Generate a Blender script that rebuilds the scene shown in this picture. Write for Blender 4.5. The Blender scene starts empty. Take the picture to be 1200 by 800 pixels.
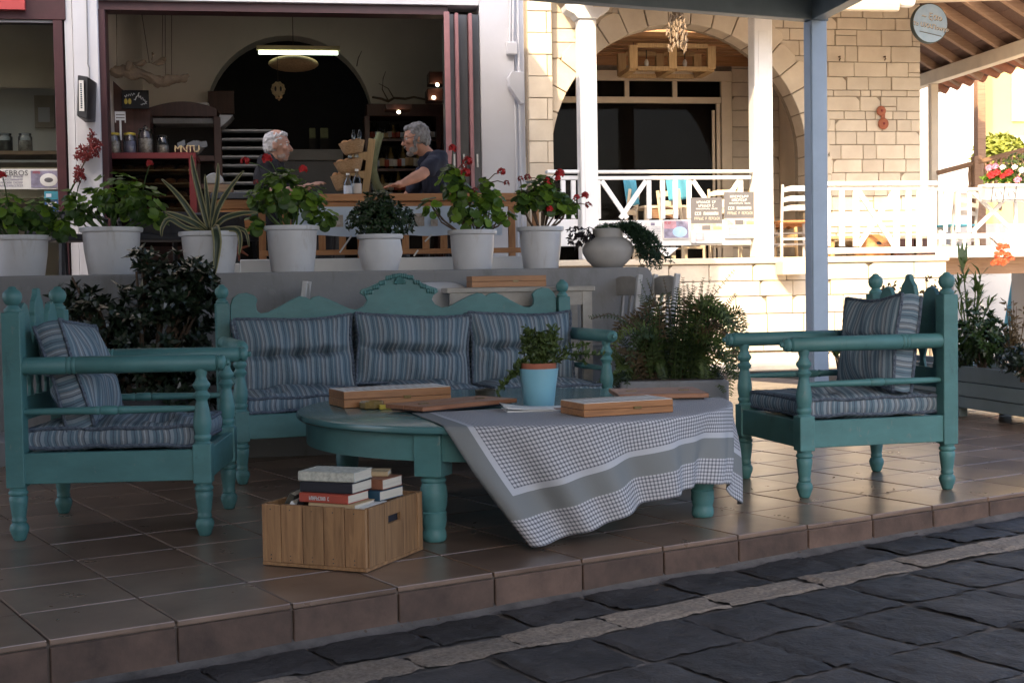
import bpy, bmesh, math, random
from math import sin, cos, pi, radians, atan2, sqrt, tan
from mathutils import Vector, Matrix
random.seed(7)
S = bpy.context.scene
COL = S.collection

# ---------------- camera, sky, sun, exposure ----------------
FPX, PITCH, ROLL, EYE = 1585.417, .042348, .016393, 1.05
_fw = Vector((0, cos(PITCH), -sin(PITCH)))
_u0 = Vector((0, sin(PITCH), cos(PITCH)))
_r0 = Vector((1, 0, 0))
_rt = _r0 * cos(ROLL) - _u0 * sin(ROLL)
_up = _r0 * sin(ROLL) + _u0 * cos(ROLL)
cd = bpy.data.cameras.new('camera')
cam = bpy.data.objects.new('camera', cd)
COL.objects.link(cam)
cd.sensor_width = 36
cd.lens = 36 * FPX / 1200
cd.clip_end = 2000
cam.matrix_world = Matrix(((_rt.x, _up.x, -_fw.x, 0), (_rt.y, _up.y, -_fw.y, 0), (_rt.z, _up.z, -_fw.z, EYE), (0, 0, 0, 1)))
S.camera = cam

SUN_EL, SUN_AZ = 35.5, 22.8          # light travels towards +Y and a little to +X
W = bpy.data.worlds.new('World')
S.world = W
W.use_nodes = True
wn = W.node_tree.nodes
sky = wn.new('ShaderNodeTexSky')
sky.sky_type = 'NISHITA'
sky.sun_disc = False
sky.sun_elevation = radians(SUN_EL)
sky.sun_rotation = radians(180 + SUN_AZ)
sky.air_density = .75
sky.dust_density = 4.0
sky.ozone_density = .25
wn['Background'].inputs[1].default_value = .15
W.node_tree.links.new(sky.outputs[0], wn['Background'].inputs[0])
ld = bpy.data.lights.new('sun', 'SUN')
ld.energy = 2.4
ld.angle = radians(.5)
ld.color = (1, .77, .47)
lo = bpy.data.objects.new('sun', ld)
COL.objects.link(lo)
_ld = Vector((sin(radians(SUN_AZ)) * cos(radians(SUN_EL)), cos(radians(SUN_AZ)) * cos(radians(SUN_EL)), -sin(radians(SUN_EL))))
lo.rotation_euler = _ld.to_track_quat('-Z', 'Y').to_euler()
lo.location = (-6, -20, 12)
S.view_settings.view_transform = 'Standard'
S.view_settings.look = 'None'
S.view_settings.gamma = 1
S.view_settings.exposure = 2.0
S.view_settings.use_curve_mapping = False

# ---------------- measuring: a photograph pixel meets a real plane ----------------
BETA = radians(9)
BU = Vector((cos(BETA), sin(BETA), 0))
BN = Vector((-sin(BETA), cos(BETA), 0))
def ray(px, py):
    return _fw + _rt * ((px - 600) / FPX) - _up * ((py - 400) / FPX)
def G(px, py, z=0.0):
    d = ray(px, py)
    t = (z - EYE) / d.z
    return Vector((d.x * t, d.y * t, z))
def AT(px, py, Y):
    d = ray(px, py)
    t = Y / d.y
    return Vector((d.x * t, Y, EYE + d.z * t))
def B(px, py, D):                      # point of the plane at distance D parallel to the buildings
    d = ray(px, py)
    t = D / d.dot(BN)
    p = d * t
    return p.dot(BU), EYE + p.z
def bw(U, D, Z):
    p = BU * U + BN * D
    return Vector((p.x, p.y, Z))

# ---------------- objects ----------------
BASE = {}
def tag(o, label=None, cat=None, group=None, kind=None):
    if label: o['label'] = label
    if cat: o['category'] = cat
    if group: o['group'] = group
    if kind: o['kind'] = kind
    return o
def thing(name, label, cat, loc=(0, 0, 0), rz=0.0, group=None):
    o = bpy.data.objects.new(name, None)
    COL.objects.link(o)
    o.empty_display_size = .1
    o.location = loc
    o.rotation_euler = (0, 0, rz)
    return tag(o, label, cat, group)
def bthing(name, label, cat, U, D, Z, group=None):      # a thing standing square to the buildings; parts given in (U, D, Z)
    o = thing(name, label, cat, bw(U, D, Z), BETA, group)
    BASE[o.name] = Vector((U, D, Z))
    return o
def base_of(o):
    while o is not None:
        if o.name in BASE: return BASE[o.name]
        o = o.parent
    return Vector((0, 0, 0))
def link(name, me, parent=None):
    o = bpy.data.objects.new(name, me)
    COL.objects.link(o)
    if parent is not None: o.parent = parent
    return o
def copy_tree(o, parent=None):
    c = o.copy()
    COL.objects.link(c)
    if parent is not None: c.parent = parent
    if o.name in BASE: BASE[c.name] = BASE[o.name]
    for ch in list(o.children): copy_tree(ch, c)
    return c

class MB:
    def __init__(s): s.v, s.f, s.uv = [], [], None
    def add(s, vs, fs):
        n = len(s.v)
        s.v += [tuple(v) for v in vs]
        s.f += [tuple(i + n for i in f) for f in fs]
        return s
    def box(s, x0, x1, y0, y1, z0, z1, m=None):
        vs = [Vector(p) for p in ((x0, y0, z0), (x1, y0, z0), (x1, y1, z0), (x0, y1, z0), (x0, y0, z1), (x1, y0, z1), (x1, y1, z1), (x0, y1, z1))]
        if m is not None: vs = [m @ v for v in vs]
        return s.add(vs, [(0, 3, 2, 1), (4, 5, 6, 7), (0, 1, 5, 4), (1, 2, 6, 5), (2, 3, 7, 6), (3, 0, 4, 7)])
    def bar(s, p0, p1, w, t, up=(0, 0, 1)):            # a straight bar of width w (across) and thickness t (along up)
        p0, p1 = Vector(p0), Vector(p1)
        d = (p1 - p0).normalized()
        a = d.cross(Vector(up)).normalized() * (w / 2)
        b = a.cross(d).normalized() * (t / 2)
        vs = [p + sa * a + sb * b for p in (p0, p1) for sa, sb in ((-1, -1), (1, -1), (1, 1), (-1, 1))]
        return s.add(vs, [(3, 2, 1, 0), (4, 5, 6, 7), (0, 1, 5, 4), (1, 2, 6, 5), (2, 3, 7, 6), (3, 0, 4, 7)])
    def cyl(s, p0, p1, r0, r1=None, n=12):
        return s.tube([p0, p1], [r0, r0 if r1 is None else r1], n)
    def tube(s, pts, r, n=6, cap=True):
        pts = [Vector(p) for p in pts]
        if not isinstance(r, (list, tuple)): r = [r] * len(pts)
        vs, fs = [], []
        ref = None
        for i, p in enumerate(pts):
            d = (pts[min(i + 1, len(pts) - 1)] - pts[max(i - 1, 0)])
            d = d.normalized() if d.length > 1e-9 else Vector((0, 0, 1))
            if ref is None: ref = Vector((0, 0, 1)) if abs(d.z) < .9 else Vector((1, 0, 0))
            a = d.cross(ref).normalized()
            b = d.cross(a)
            ref = -b if False else ref
            for k in range(n):
                w = 2 * pi * k / n
                vs.append(p + (a * cos(w) + b * sin(w)) * r[i])
        for i in range(len(pts) - 1):
            for k in range(n):
                fs.append((i * n + k, (i + 1) * n + k, (i + 1) * n + (k + 1) % n, i * n + (k + 1) % n))
        if cap:
            fs.append(tuple(range(n)))
            fs.append(tuple((len(pts) - 1) * n + k for k in reversed(range(n))))
        return s.add(vs, fs)
    def lathe(s, prof, c=(0, 0, 0), n=18, m=None, sx=1, sy=1):   # prof: (radius, height) from bottom to top
        c = Vector(c)
        vs, fs = [], []
        for r, z in prof:
            for k in range(n):
                w = 2 * pi * k / n
                p = Vector((r * cos(w) * sx, r * sin(w) * sy, z))
                if m is not None: p = m @ p
                vs.append(c + p)
        L = len(prof)
        for i in range(L - 1):
            for k in range(n):
                fs.append((i * n + k, i * n + (k + 1) % n, (i + 1) * n + (k + 1) % n, (i + 1) * n + k))
        if prof[0][0] > 1e-5: fs.append(tuple(reversed(range(n))))
        if prof[-1][0] > 1e-5: fs.append(tuple((L - 1) * n + k for k in range(n)))
        return s.add(vs, fs)
    def sph(s, c, r, nu=12, nv=8, m=None):
        r = (r, r, r) if isinstance(r, (int, float)) else r
        c = Vector(c)
        vs, fs = [], []
        for j in range(nv + 1):
            t = pi * j / nv
            for k in range(nu):
                w = 2 * pi * k / nu
                p = Vector((r[0] * sin(t) * cos(w), r[1] * sin(t) * sin(w), -r[2] * cos(t)))
                if m is not None: p = m @ p
                vs.append(c + p)
        for j in range(nv):
            for k in range(nu):
                fs.append((j * nu + k, j * nu + (k + 1) % nu, (j + 1) * nu + (k + 1) % nu, (j + 1) * nu + k))
        return s.add(vs, fs)
    def prism(s, pts, a0, a1, plane='xz'):              # outline extruded; plane xz -> along y, yz -> along x, xy -> along z
        def P(p, a):
            return {'xz': (p[0], a, p[1]), 'yz': (a, p[0], p[1]), 'xy': (p[0], p[1], a)}[plane]
        n = len(pts)
        vs = [P(p, a0) for p in pts] + [P(p, a1) for p in pts]
        fs = [tuple(range(n)), tuple(reversed(range(n, 2 * n)))]
        fs += [(i, i + n, (i + 1) % n + n, (i + 1) % n) for i in range(n)]
        return s.add(vs, fs)
    def quad(s, a, b, c, d): return s.add([a, b, c, d], [(0, 1, 2, 3)])
    def mesh(s, name, mat=None, smooth=None, off=None):
        me = bpy.data.meshes.new(name)
        v = s.v if off is None else [(p[0] - off[0], p[1] - off[1], p[2] - off[2]) for p in s.v]
        me.from_pydata(v, [], s.f)
        if s.uv is not None:
            ul = me.uv_layers.new(name='UVMap')
            for l in me.loops: ul.data[l.index].uv = s.uv[l.vertex_index]
        if mat is not None: me.materials.append(mat)
        if smooth:
            me.shade_smooth()
            if smooth < 170: me.set_sharp_from_angle(angle=radians(smooth))
        me.update()
        return me
    def build(s, name, mat, parent=None, smooth=None, bevel=0, fix=True, seg=1):
        if fix and len(s.f) and s.uv is None:
            me = s.mesh(name, mat, None, base_of(parent))
            bm = bmesh.new()
            bm.from_mesh(me)
            bmesh.ops.remove_doubles(bm, verts=bm.verts, dist=1e-6)
            bmesh.ops.recalc_face_normals(bm, faces=bm.faces)
            bm.to_mesh(me)
            bm.free()
            if smooth:
                me.shade_smooth()
                if smooth < 170: me.set_sharp_from_angle(angle=radians(smooth))
        else:
            me = s.mesh(name, mat, smooth, base_of(parent))
        o = link(name, me, parent)
        if bevel:
            b = o.modifiers.new('bevel', 'BEVEL')
            b.width = bevel
            b.segments = seg
            b.limit_method = 'ANGLE'
            b.angle_limit = radians(40)
        return o
    def pbox(s, x0, y0, x1, y1, D, t):                  # pixel rectangle (x0,y0)-(x1,y1) on plane D, t thick away from us
        a = B(x0, y1, D)
        b = B(x1, y0, D)
        return s.box(a[0], b[0], D, D + t, a[1], b[1])

def grid(nx, ny, fn, uvfn=None, closed=False):
    m = MB()
    m.uv = [] if uvfn else None
    for j in range(ny + 1):
        for i in range(nx + 1):
            m.v.append(tuple(fn(i / nx, j / ny)))
            if uvfn: m.uv.append(uvfn(i / nx, j / ny))
    for j in range(ny):
        for i in range(nx):
            a = j * (nx + 1) + i
            m.f.append((a, a + 1, a + nx + 2, a + nx + 1))
    return m

def text_mesh(body, size, depth=.002, align='CENTER'):
    cu = bpy.data.curves.new('lettering', 'FONT')
    cu.body = body
    cu.size = size
    cu.extrude = depth / 2
    cu.align_x = align
    cu.align_y = 'CENTER'
    cu.resolution_u = 2
    o = bpy.data.objects.new('lettering', cu)
    COL.objects.link(o)
    bpy.context.view_layer.update()
    me = bpy.data.meshes.new_from_object(o)
    bpy.data.objects.remove(o)
    return me
def text(body, size, mat, parent, loc, rot=(pi / 2, 0, 0), name='lettering', depth=.002, sx=1):
    me = text_mesh(body, size, depth)
    me.materials.clear()
    me.materials.append(mat)
    o = link(name, me, parent)
    o.location = Vector(loc) - base_of(parent)
    o.rotation_euler = rot
    o.scale = (sx, 1, 1)
    return o

def scrawl(parent, x0, x1, y, z, h, n, mt, name='lettering', seed=1, local=True):
    """a line of letter-like strokes on a plane facing -y, for writing too small to be read"""
    rr = random.Random(seed + n)
    m = MB()
    off = Vector((0, 0, 0)) if not local else base_of(parent)
    w = (x1 - x0) / n
    for i in range(n):
        if rr.random() < .12: continue
        a = x0 + i * w + w * .12
        b = x0 + (i + 1) * w - w * .12
        k = rr.randrange(5)
        t = h * .2
        def bx(p, q, r, s): m.box(p + off.x, q + off.x, y - .0008 + off.y, y + off.y, r + off.z, s + off.z)
        bx(a, a + w * .22, z - h / 2, z + h / 2)
        if k in (0, 1, 3): bx(a, b, z + h / 2 - t, z + h / 2)
        if k in (1, 2): bx(b - w * .22, b, z - h / 2, z + h / 2)
        if k in (2, 3, 4): bx(a, b, z - t / 2, z + t / 2)
        if k in (0, 4): bx(a, b, z - h / 2, z - h / 2 + t)
    return m.build(name, mt, parent, fix=False)

# ---------------- materials ----------------
class NT:
    def __init__(s, name):
        s.m = bpy.data.materials.new(name)
        s.m.use_nodes = True
        s.t = s.m.node_tree
        s.n = s.t.nodes
        s.b = s.n['Principled BSDF']
        s.out = s.n['Material Output']
    def new(s, k, **kw):
        n = s.n.new(k)
        for a, v in kw.items(): setattr(n, a, v)
        return n
    def lk(s, a, b): s.t.links.new(a, b)
    def set(s, sock, v):
        if hasattr(v, 'type') and hasattr(v, 'links'): s.lk(v, sock)
        else: sock.default_value = v
    def math(s, op, a, b=0.0, c=0.0):
        n = s.new('ShaderNodeMath', operation=op)
        s.set(n.inputs[0], a)
        s.set(n.inputs[1], b)
        s.set(n.inputs[2], c)
        return n.outputs[0]
    def mix(s, f, a, b, mode='MIX'):
        n = s.new('ShaderNodeMix', data_type='RGBA', blend_type=mode)
        s.set(n.inputs[0], f)
        s.set(n.inputs[6], a)
        s.set(n.inputs[7], b)
        return n.outputs[2]
    def coords(s, kind='Object', scale=(1, 1, 1), rand=False):
        tc = s.new('ShaderNodeTexCoord').outputs[kind]
        mp = s.new('ShaderNodeMapping')
        mp.inputs['Scale'].default_value = scale
        s.lk(tc, mp.inputs[0])
        if rand:
            oi = s.new('ShaderNodeObjectInfo').outputs['Random']
            cx = s.new('ShaderNodeCombineXYZ')
            s.lk(s.math('MULTIPLY', oi, 37.0), cx.inputs[0])
            s.lk(s.math('MULTIPLY', oi, 91.0), cx.inputs[1])
            s.lk(cx.outputs[0], mp.inputs['Location'])
        return mp.outputs[0]
    def noise(s, vec, scale, detail=4, rough=.6, dist=0):
        n = s.new('ShaderNodeTexNoise')
        n.inputs['Scale'].default_value = scale
        n.inputs['Detail'].default_value = detail
        n.inputs['Roughness'].default_value = rough
        n.inputs['Distortion'].default_value = dist
        s.lk(vec, n.inputs['Vector'])
        return n.outputs[0]
    def ramp(s, f, stops, interp='LINEAR'):
        n = s.new('ShaderNodeValToRGB')
        n.color_ramp.interpolation = interp
        e = n.color_ramp.elements
        while len(e) < len(stops): e.new(.5)
        for i, (p, c) in enumerate(stops):
            e[i].position = p
            e[i].color = (c[0], c[1], c[2], 1)
        s.lk(f, n.inputs[0])
        return n.outputs[0]
    def bump(s, h, strength, dist=.01):
        n = s.new('ShaderNodeBump')
        n.inputs['Strength'].default_value = strength
        n.inputs['Distance'].default_value = dist
        s.lk(h, n.inputs['Height'])
        s.lk(n.outputs[0], s.b.inputs['Normal'])
def C4(c): return (c[0], c[1], c[2], 1)
def mul(c, k): return tuple(min(1, x * k) for x in c)
def mat(name, col, rough=.6, var=.18, scale=6, bump=.15, bscale=60, bdist=.004, rand=0.0, col2=None, metal=0, spec=.5, stretch=(1, 1, 1), rvar=0, emit=None, dist=0, detail=5, stain=None):
    t = NT(name)
    vec = t.coords('Object', stretch, True)
    n = t.noise(vec, scale, detail, .62, dist)
    c = t.ramp(n, [(.28, mul(col, 1 - var)), (.72, mul(col2 or col, 1 + (0 if col2 else var)))])
    if rand:
        oi = t.new('ShaderNodeObjectInfo').outputs['Random']
        k = t.math('ADD', t.math('MULTIPLY', oi, 2 * rand), 1 - rand)
        cc = t.new('ShaderNodeCombineColor')
        for i in range(3): t.lk(k, cc.inputs[i])
        c = t.mix(1.0, c, cc.outputs[0], 'MULTIPLY')
    if stain:
        for sc, lo, k, k2, st_ in stain:
            sv = t.coords('Object', st_, True)
            f = t.ramp(t.noise(sv, sc, 6, .7, .4), [(lo, (0, 0, 0)), (min(1, lo + .09), (k2, k2, k2))])
            c = t.mix(f, c, C4(k))
    t.lk(c, t.b.inputs['Base Color'])
    t.b.inputs['Roughness'].default_value = rough
    if rvar:
        rn = t.noise(vec, scale * 2.3, 4)
        t.lk(t.math('ADD', t.math('MULTIPLY', rn, 2 * rvar), rough - rvar), t.b.inputs['Roughness'])
    t.b.inputs['Metallic'].default_value = metal
    t.b.inputs['Specular IOR Level'].default_value = spec
    if bump:
        t.bump(t.noise(vec, bscale, 5, .65), bump, bdist)
    if emit:
        t.b.inputs['Emission Color'].default_value = C4(emit[0])
        t.b.inputs['Emission Strength'].default_value = emit[1]
    return t.m
def wood(name, a, b, axis=0, scale=5, rough=.5, rand=.15, fine=9):
    st = [fine, fine, fine]
    st[axis] = .7
    return mat(name, a, rough, .05, scale, .25, scale * 4, .002, rand, b, stretch=tuple(st), dist=1.2)
def leaf(name, col, col2, rough=.45, trans=.25):
    t = NT(name)
    vec = t.coords('Object')
    n = t.noise(vec, 30, 2)
    oi = t.new('ShaderNodeObjectInfo').outputs['Random']
    f = t.math('ADD', t.math('MULTIPLY', n, .8), t.math('MULTIPLY', t.math('SUBTRACT', oi, .5), .5))
    c = t.ramp(f, [(.25, col), (.62, col2)])
    t.lk(c, t.b.inputs['Base Color'])
    t.b.inputs['Roughness'].default_value = rough
    tr = t.new('ShaderNodeBsdfTranslucent')
    t.lk(c, tr.inputs[0])
    mx = t.new('ShaderNodeMixShader')
    mx.inputs[0].default_value = trans
    t.lk(t.b.outputs[0], mx.inputs[1])
    t.lk(tr.outputs[0], mx.inputs[2])
    t.lk(mx.outputs[0], t.out.inputs[0])
    return t.m
def glass(name, tint=(1, 1, 1), refl=.1, rough=.03):
    t = NT(name)
    tr = t.new('ShaderNodeBsdfTransparent')
    tr.inputs[0].default_value = C4(tint)
    gl = t.new('ShaderNodeBsdfGlossy')
    gl.inputs['Roughness'].default_value = rough
    fr = t.new('ShaderNodeFresnel')
    fr.inputs[0].default_value = 1.45
    mx = t.new('ShaderNodeMixShader')
    t.lk(t.math('MULTIPLY', fr.outputs[0], refl * 10), mx.inputs[0])
    t.lk(tr.outputs[0], mx.inputs[1])
    t.lk(gl.outputs[0], mx.inputs[2])
    t.lk(mx.outputs[0], t.out.inputs[0])
    return t.m

M = {}
M['teal'] = mat('teal_paint', (.062, .175, .172), .52, .20, 4, .25, 60, .002, .07, rvar=.10, stretch=(1, 1, 2.2), stain=[(34, .62, (.15, .19, .175), .65, (1, 1, .6)), (9, .62, (.030, .080, .080), .55, (1, 1, .5)), (70, .66, (.10, .085, .065), .55, (1, 1, 1))])
M['teal_top'] = mat('teal_table_paint', (.065, .165, .17), .20, .06, 4, .04, 60, .002, rvar=.08)
M['navy'] = mat('navy_piping', (.022, .035, .075), .85, .3, 60, .4, 300, .002)
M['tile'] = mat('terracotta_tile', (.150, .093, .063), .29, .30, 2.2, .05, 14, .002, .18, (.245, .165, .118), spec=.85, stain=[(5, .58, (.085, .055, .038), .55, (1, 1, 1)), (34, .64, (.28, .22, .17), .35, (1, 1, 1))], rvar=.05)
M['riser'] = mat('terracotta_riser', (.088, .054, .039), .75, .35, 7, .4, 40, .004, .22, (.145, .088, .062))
M['grout'] = mat('tile_grout', (.105, .080, .064), .9, .3, 12, .4, 90)
M['slate'] = mat('dark_slate', (.024, .0215, .0215), .68, .35, 3, 1.0, 20, .012, .28, (.054, .049, .048), spec=.35, stain=[(22, .58, (.085, .08, .078), .55, (1, 1, 1)), (5, .60, (.016, .015, .015), .6, (1, 1, 1))], rvar=.1)
M['street_mortar'] = mat('street_mortar', (.085, .074, .068), .9, .35, 9, .6, 60, .006, 0, (.14, .125, .115))
M['stubble'] = mat('grey_stubble', (.36, .28, .25), .8, .3, 60, .4, 200, .002)
M['stubble_grey'] = mat('grey_beard', (.26, .23, .215), .8, .3, 60, .5, 200, .003)
M['pebble'] = mat('pebbled_stone', (.175, .135, .10), .8, .35, 60, 1.0, 130, .006, .18, (.31, .25, .195))
M['ground'] = mat('pale_ground', (.46, .41, .35), .9, .15, .6, .3, 8, .02)
M['wall_grey'] = mat('grey_painted_wall', (.245, .245, .25), .8, .12, 2.5, .45, 45, .004, stain=[(2.6, .54, (.17, .165, .155), .6, (1, 1, .3)), (7, .60, (.31, .31, .31), .55, (1, 1, 1)), (30, .64, (.13, .12, .11), .5, (1, 1, .5))])
M['cafe_white'] = mat('lilac_white_plaster', (.60, .60, .625), .75, .07, 1.5, .2, 40, .003)
M['cafe_in'] = mat('interior_plaster', (.74, .68, .62), .85, .10, 1.2, .15, 20, .004)
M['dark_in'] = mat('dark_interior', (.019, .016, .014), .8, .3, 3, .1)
M['floor_in'] = mat('veranda_floor', (.40, .34, .28), .6, .15, 3, .1)
M['maroon'] = mat('maroon_frame', (.060, .018, .022), .45, .2, 6, .1)
M['red_case'] = mat('red_lacquer', (.12, .012, .016), .4, .2, 6, .1)
M['pink_edge'] = mat('faded_pink_frame', (.33, .16, .17), .5, .15, 6, .1)
M['door_grey'] = mat('dark_grey_frame', (.055, .062, .075), .4, .2, 5, .05)
M['mahog'] = wood('mahogany', (.050, .018, .014), (.085, .032, .024), 2, 3, .4)
M['stone'] = mat('cream_limestone', (.57, .485, .375), .85, .10, 2.5, .45, 24, .006, .08, (.65, .575, .46))
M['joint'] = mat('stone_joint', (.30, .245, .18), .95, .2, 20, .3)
M['white'] = mat('white_paint', (.78, .77, .75), .45, .05, 5, .08, 40, .002)
M['pot'] = mat('white_plastic', (.58, .59, .62), .42, .06, 4, .05, 50, .002, .06, (.64, .65, .68), stain=[(7, .56, (.40, .37, .34), .5, (1, 1, .3)), (40, .65, (.30, .26, .22), .5, (1, 1, 1))])
M['bowl'] = mat('grey_terracotta', (.40, .385, .37), .75, .12, 5, .2, 60, .003)
M['cream'] = mat('cream_wood', (.66, .56, .42), .6, .08, 4, .1)
M['soffit'] = mat('soffit_plaster', (.68, .58, .45), .8, .08, 3, .1)
M['beamblue'] = mat('slate_blue_paint', (.13, .17, .19), .5, .12, 4, .08)
M['postblue'] = mat('powder_blue_paint', (.32, .395, .475), .5, .08, 4, .08)
M['orange_wood'] = wood('orange_pine', (.38, .15, .05), (.55, .26, .10), 0, 5)
M['orange_woodz'] = wood('orange_pine_upright', (.38, .15, .05), (.55, .26, .10), 2, 5)
M['ceil_wood'] = wood('pine_ceiling', (.34, .17, .07), (.50, .28, .13), 0, 3)
M['board'] = wood('board_walnut', (.24, .10, .032), (.40, .18, .066), 0, 5, .42, .1)
M['board2'] = wood('board_red_wood', (.20, .078, .036), (.34, .155, .078), 0, 5, .42, .1)
M['crate'] = wood('crate_pine', (.17, .085, .036), (.35, .195, .085), 2, 4, .6, .16)
M['rough_wood'] = wood('weathered_oak', (.20, .125, .075), (.33, .22, .14), 0, 4, .7)
M['handrail'] = wood('brown_handrail', (.22, .12, .07), (.33, .20, .12), 0, 4, .6)
M['pale_wood'] = wood('pale_ash', (.42, .27, .12), (.58, .40, .20), 2, 4, .6)
M['grey_chair'] = wood('grey_washed_wood', (.40, .39, .385), (.56, .55, .545), 2, 6, .6, .05)
M['chair_white'] = mat('cream_chair_paint', (.48, .45, .42), .5, .08, 8, .08)
M['dark_chair'] = mat('dark_rattan', (.022, .022, .026), .6, .3, 40, .3)
M['black'] = mat('black_plastic', (.012, .012, .014), .4, .2, 10, .05)
M['grey_metal'] = mat('brushed_steel', (.30, .31, .33), .35, .15, 20, .05, metal=.7)
M['paper'] = mat('paper', (.66, .65, .62), .8, .06, 15, .05)
M['pages'] = mat('book_pages', (.52, .47, .38), .9, .12, 4, .4, 400, .001, stretch=(1, 1, 30))
M['terracotta'] = mat('terracotta', (.30, .095, .05), .75, .15, 8, .15)
M['soil'] = mat('soil', (.035, .026, .02), .95, .4, 40, .6)
M['pot_blue'] = mat('pale_blue_glaze', (.17, .37, .45), .33, .08, 5, .05, 40, .002)
M['planter'] = mat('planter_grey_blue', (.155, .205, .22), .6, .14, 3, .15, 30, .003)
M['skin'] = mat('skin', (.50, .255, .175), .55, .12, 12, .1, 120, .001)
M['skin2'] = mat('skin_ruddy', (.46, .26, .195), .55, .12, 12, .1, 120, .001)
M['hair_white'] = mat('white_hair', (.50, .49, .50), .7, .25, 40, .8, 160, .004, stretch=(1, 1, .3))
M['hair_grey'] = mat('grey_hair', (.20, .195, .195), .7, .4, 40, .8, 160, .004, stretch=(1, 1, .3))
M['shirt_navy'] = mat('navy_cotton', (.022, .026, .048), .9, .25, 6, .4, 14, .012)
M['shirt_black'] = mat('black_cotton', (.014, .014, .019), .9, .25, 6, .4, 14, .012)
M['basket'] = mat('wicker', (.36, .22, .11), .8, .3, 50, .9, 110, .006, 0, (.50, .34, .19), stretch=(1, 1, 3))
M['bread'] = mat('bread_crust', (.40, .20, .08), .7, .35, 12, .4, 50)
M['green_stem'] = mat('green_driftwood', (.17, .185, .10), .8, .25, 12, .3, 50)
M['drift'] = mat('driftwood', (.20, .145, .095), .85, .35, 14, .7, 50, .008)
M['bark'] = mat('bark', (.09, .06, .04), .9, .3, 20, .6, 60, .006)
M['lampwhite'] = mat('fluorescent_tube', (.9, .95, .85), .3, 0, 5, 0, emit=((.80, 1.0, .72), 1.3))
M['spot'] = mat('spot_bulb', (1, .9, .7), .3, 0, 5, 0, emit=((1, .78, .5), 5.0))
M['yellow_wall'] = mat('yellow_plaster', (.62, .48, .20), .85, .06, 1, .1)
M['white_wall'] = mat('white_plaster', (.50, .485, .47), .85, .05, 1, .1)
M['roof_tile'] = mat('roof_clay', (.32, .13, .07), .8, .25, 8, .2)
M['rafter'] = wood('rafter_wood', (.30, .18, .11), (.42, .27, .17), 0, 4, .7)
M['roof_dark'] = wood('roof_boards', (.115, .062, .045), (.17, .10, .07), 0, 4, .7)
M['poster_grey'] = mat('poster_charcoal', (.115, .11, .115), .6, .1, 10, 0)
M['poster_pink'] = mat('poster_pink', (.48, .26, .30), .6, .2, 14, 0)
M['poster_mauve'] = mat('poster_mauve', (.24, .22, .30), .6, .45, 16, 0)
M['poster_tan'] = mat('poster_tan', (.48, .36, .27), .6, .4, 22, 0, col2=(.62, .55, .48))
M['blue_cloth'] = mat('turquoise_cloth', (.09, .33, .45), .8, .12, 5, .2, 20)
M['sky_cloth'] = mat('pale_blue_banner', (.60, .68, .78), .8, .06, 3, .15, 12)
M['red'] = mat('red_sign', (.46, .06, .06), .5, .06, 4, 0)
M['petal'] = mat('red_petals', (.50, .016, .020), .6, .25, 60, 0, rand=.25)
M['petal_dry'] = mat('dried_red_petals', (.22, .035, .035), .8, .4, 40, 0)
M['petal_pink'] = mat('pink_petals', (.70, .22, .33), .6, .2, 60, 0)
M['petal_white'] = mat('white_petals', (.75, .68, .66), .6, .1, 60, 0)
M['petal_orange'] = mat('orange_petals', (.50, .085, .03), .6, .3, 30, 0)
M['sign_blue'] = mat('sign_pale_blue', (.34, .54, .78), .6, .10, 6, .1, col2=(.48, .64, .82))
M['sign_edge'] = mat('sign_dark_edge', (.05, .07, .07), .6, .1)
M['chalk'] = mat('chalk', (.55, .55, .55), .9, .2)
M['gold'] = mat('gilded_wood', (.42, .33, .18), .5, .15)
M['brass'] = mat('amber_glass', (.19, .13, .045), .2, .3, 20, 0)
M['ash'] = mat('ashtray_bronze', (.045, .042, .030), .35, .4, 25, .2)
M['book_ivory'] = mat('book_ivory', (.42, .42, .36), .7, .35, 60, .1, 100)
M['book_black'] = mat('book_black', (.012, .013, .020), .5, .3)
M['book_red'] = mat('book_red', (.36, .060, .034), .55, .1)
M['book_brown'] = mat('book_brown', (.22, .085, .045), .6, .2)
M['book_blue'] = mat('book_blue', (.018, .06, .10), .5, .3)
M['book_dark'] = mat('book_olive', (.05, .045, .03), .6, .5, 30)
M['book_tan'] = mat('book_tan', (.40, .29, .16), .7, .1)
M['pane'] = glass('window_glass', (.82, .84, .82), .06)
M['pane_dark'] = glass('dark_window_glass', (.5, .5, .5), .012)
M['jar'] = glass('jar_glass', (.84, .89, .93), .16)
M['bottle'] = glass('bottle_glass', (.55, .56, .50), .12)
M['jar_fill'] = mat('jar_sweets', (.36, .24, .15), .5, .6, 60, .3, col2=(.68, .60, .52))
M['lid_yellow'] = mat('yellow_lid', (.50, .38, .05), .4, .1)
M['blue_sticker'] = mat('blue_sticker', (.03, .10, .30), .5, .1)
M['teal_sticker'] = mat('teal_sticker', (.05, .26, .34), .5, .1)
M['chalkboard'] = mat('chalkboard', (.012, .012, .013), .8, .3, 6, 0)
M['iron'] = mat('wrought_iron', (.03, .03, .03), .5, .2)
M['shade_house'] = mat('ochre_plaster', (.30, .24, .17), .9, .1, 1, .1)

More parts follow.
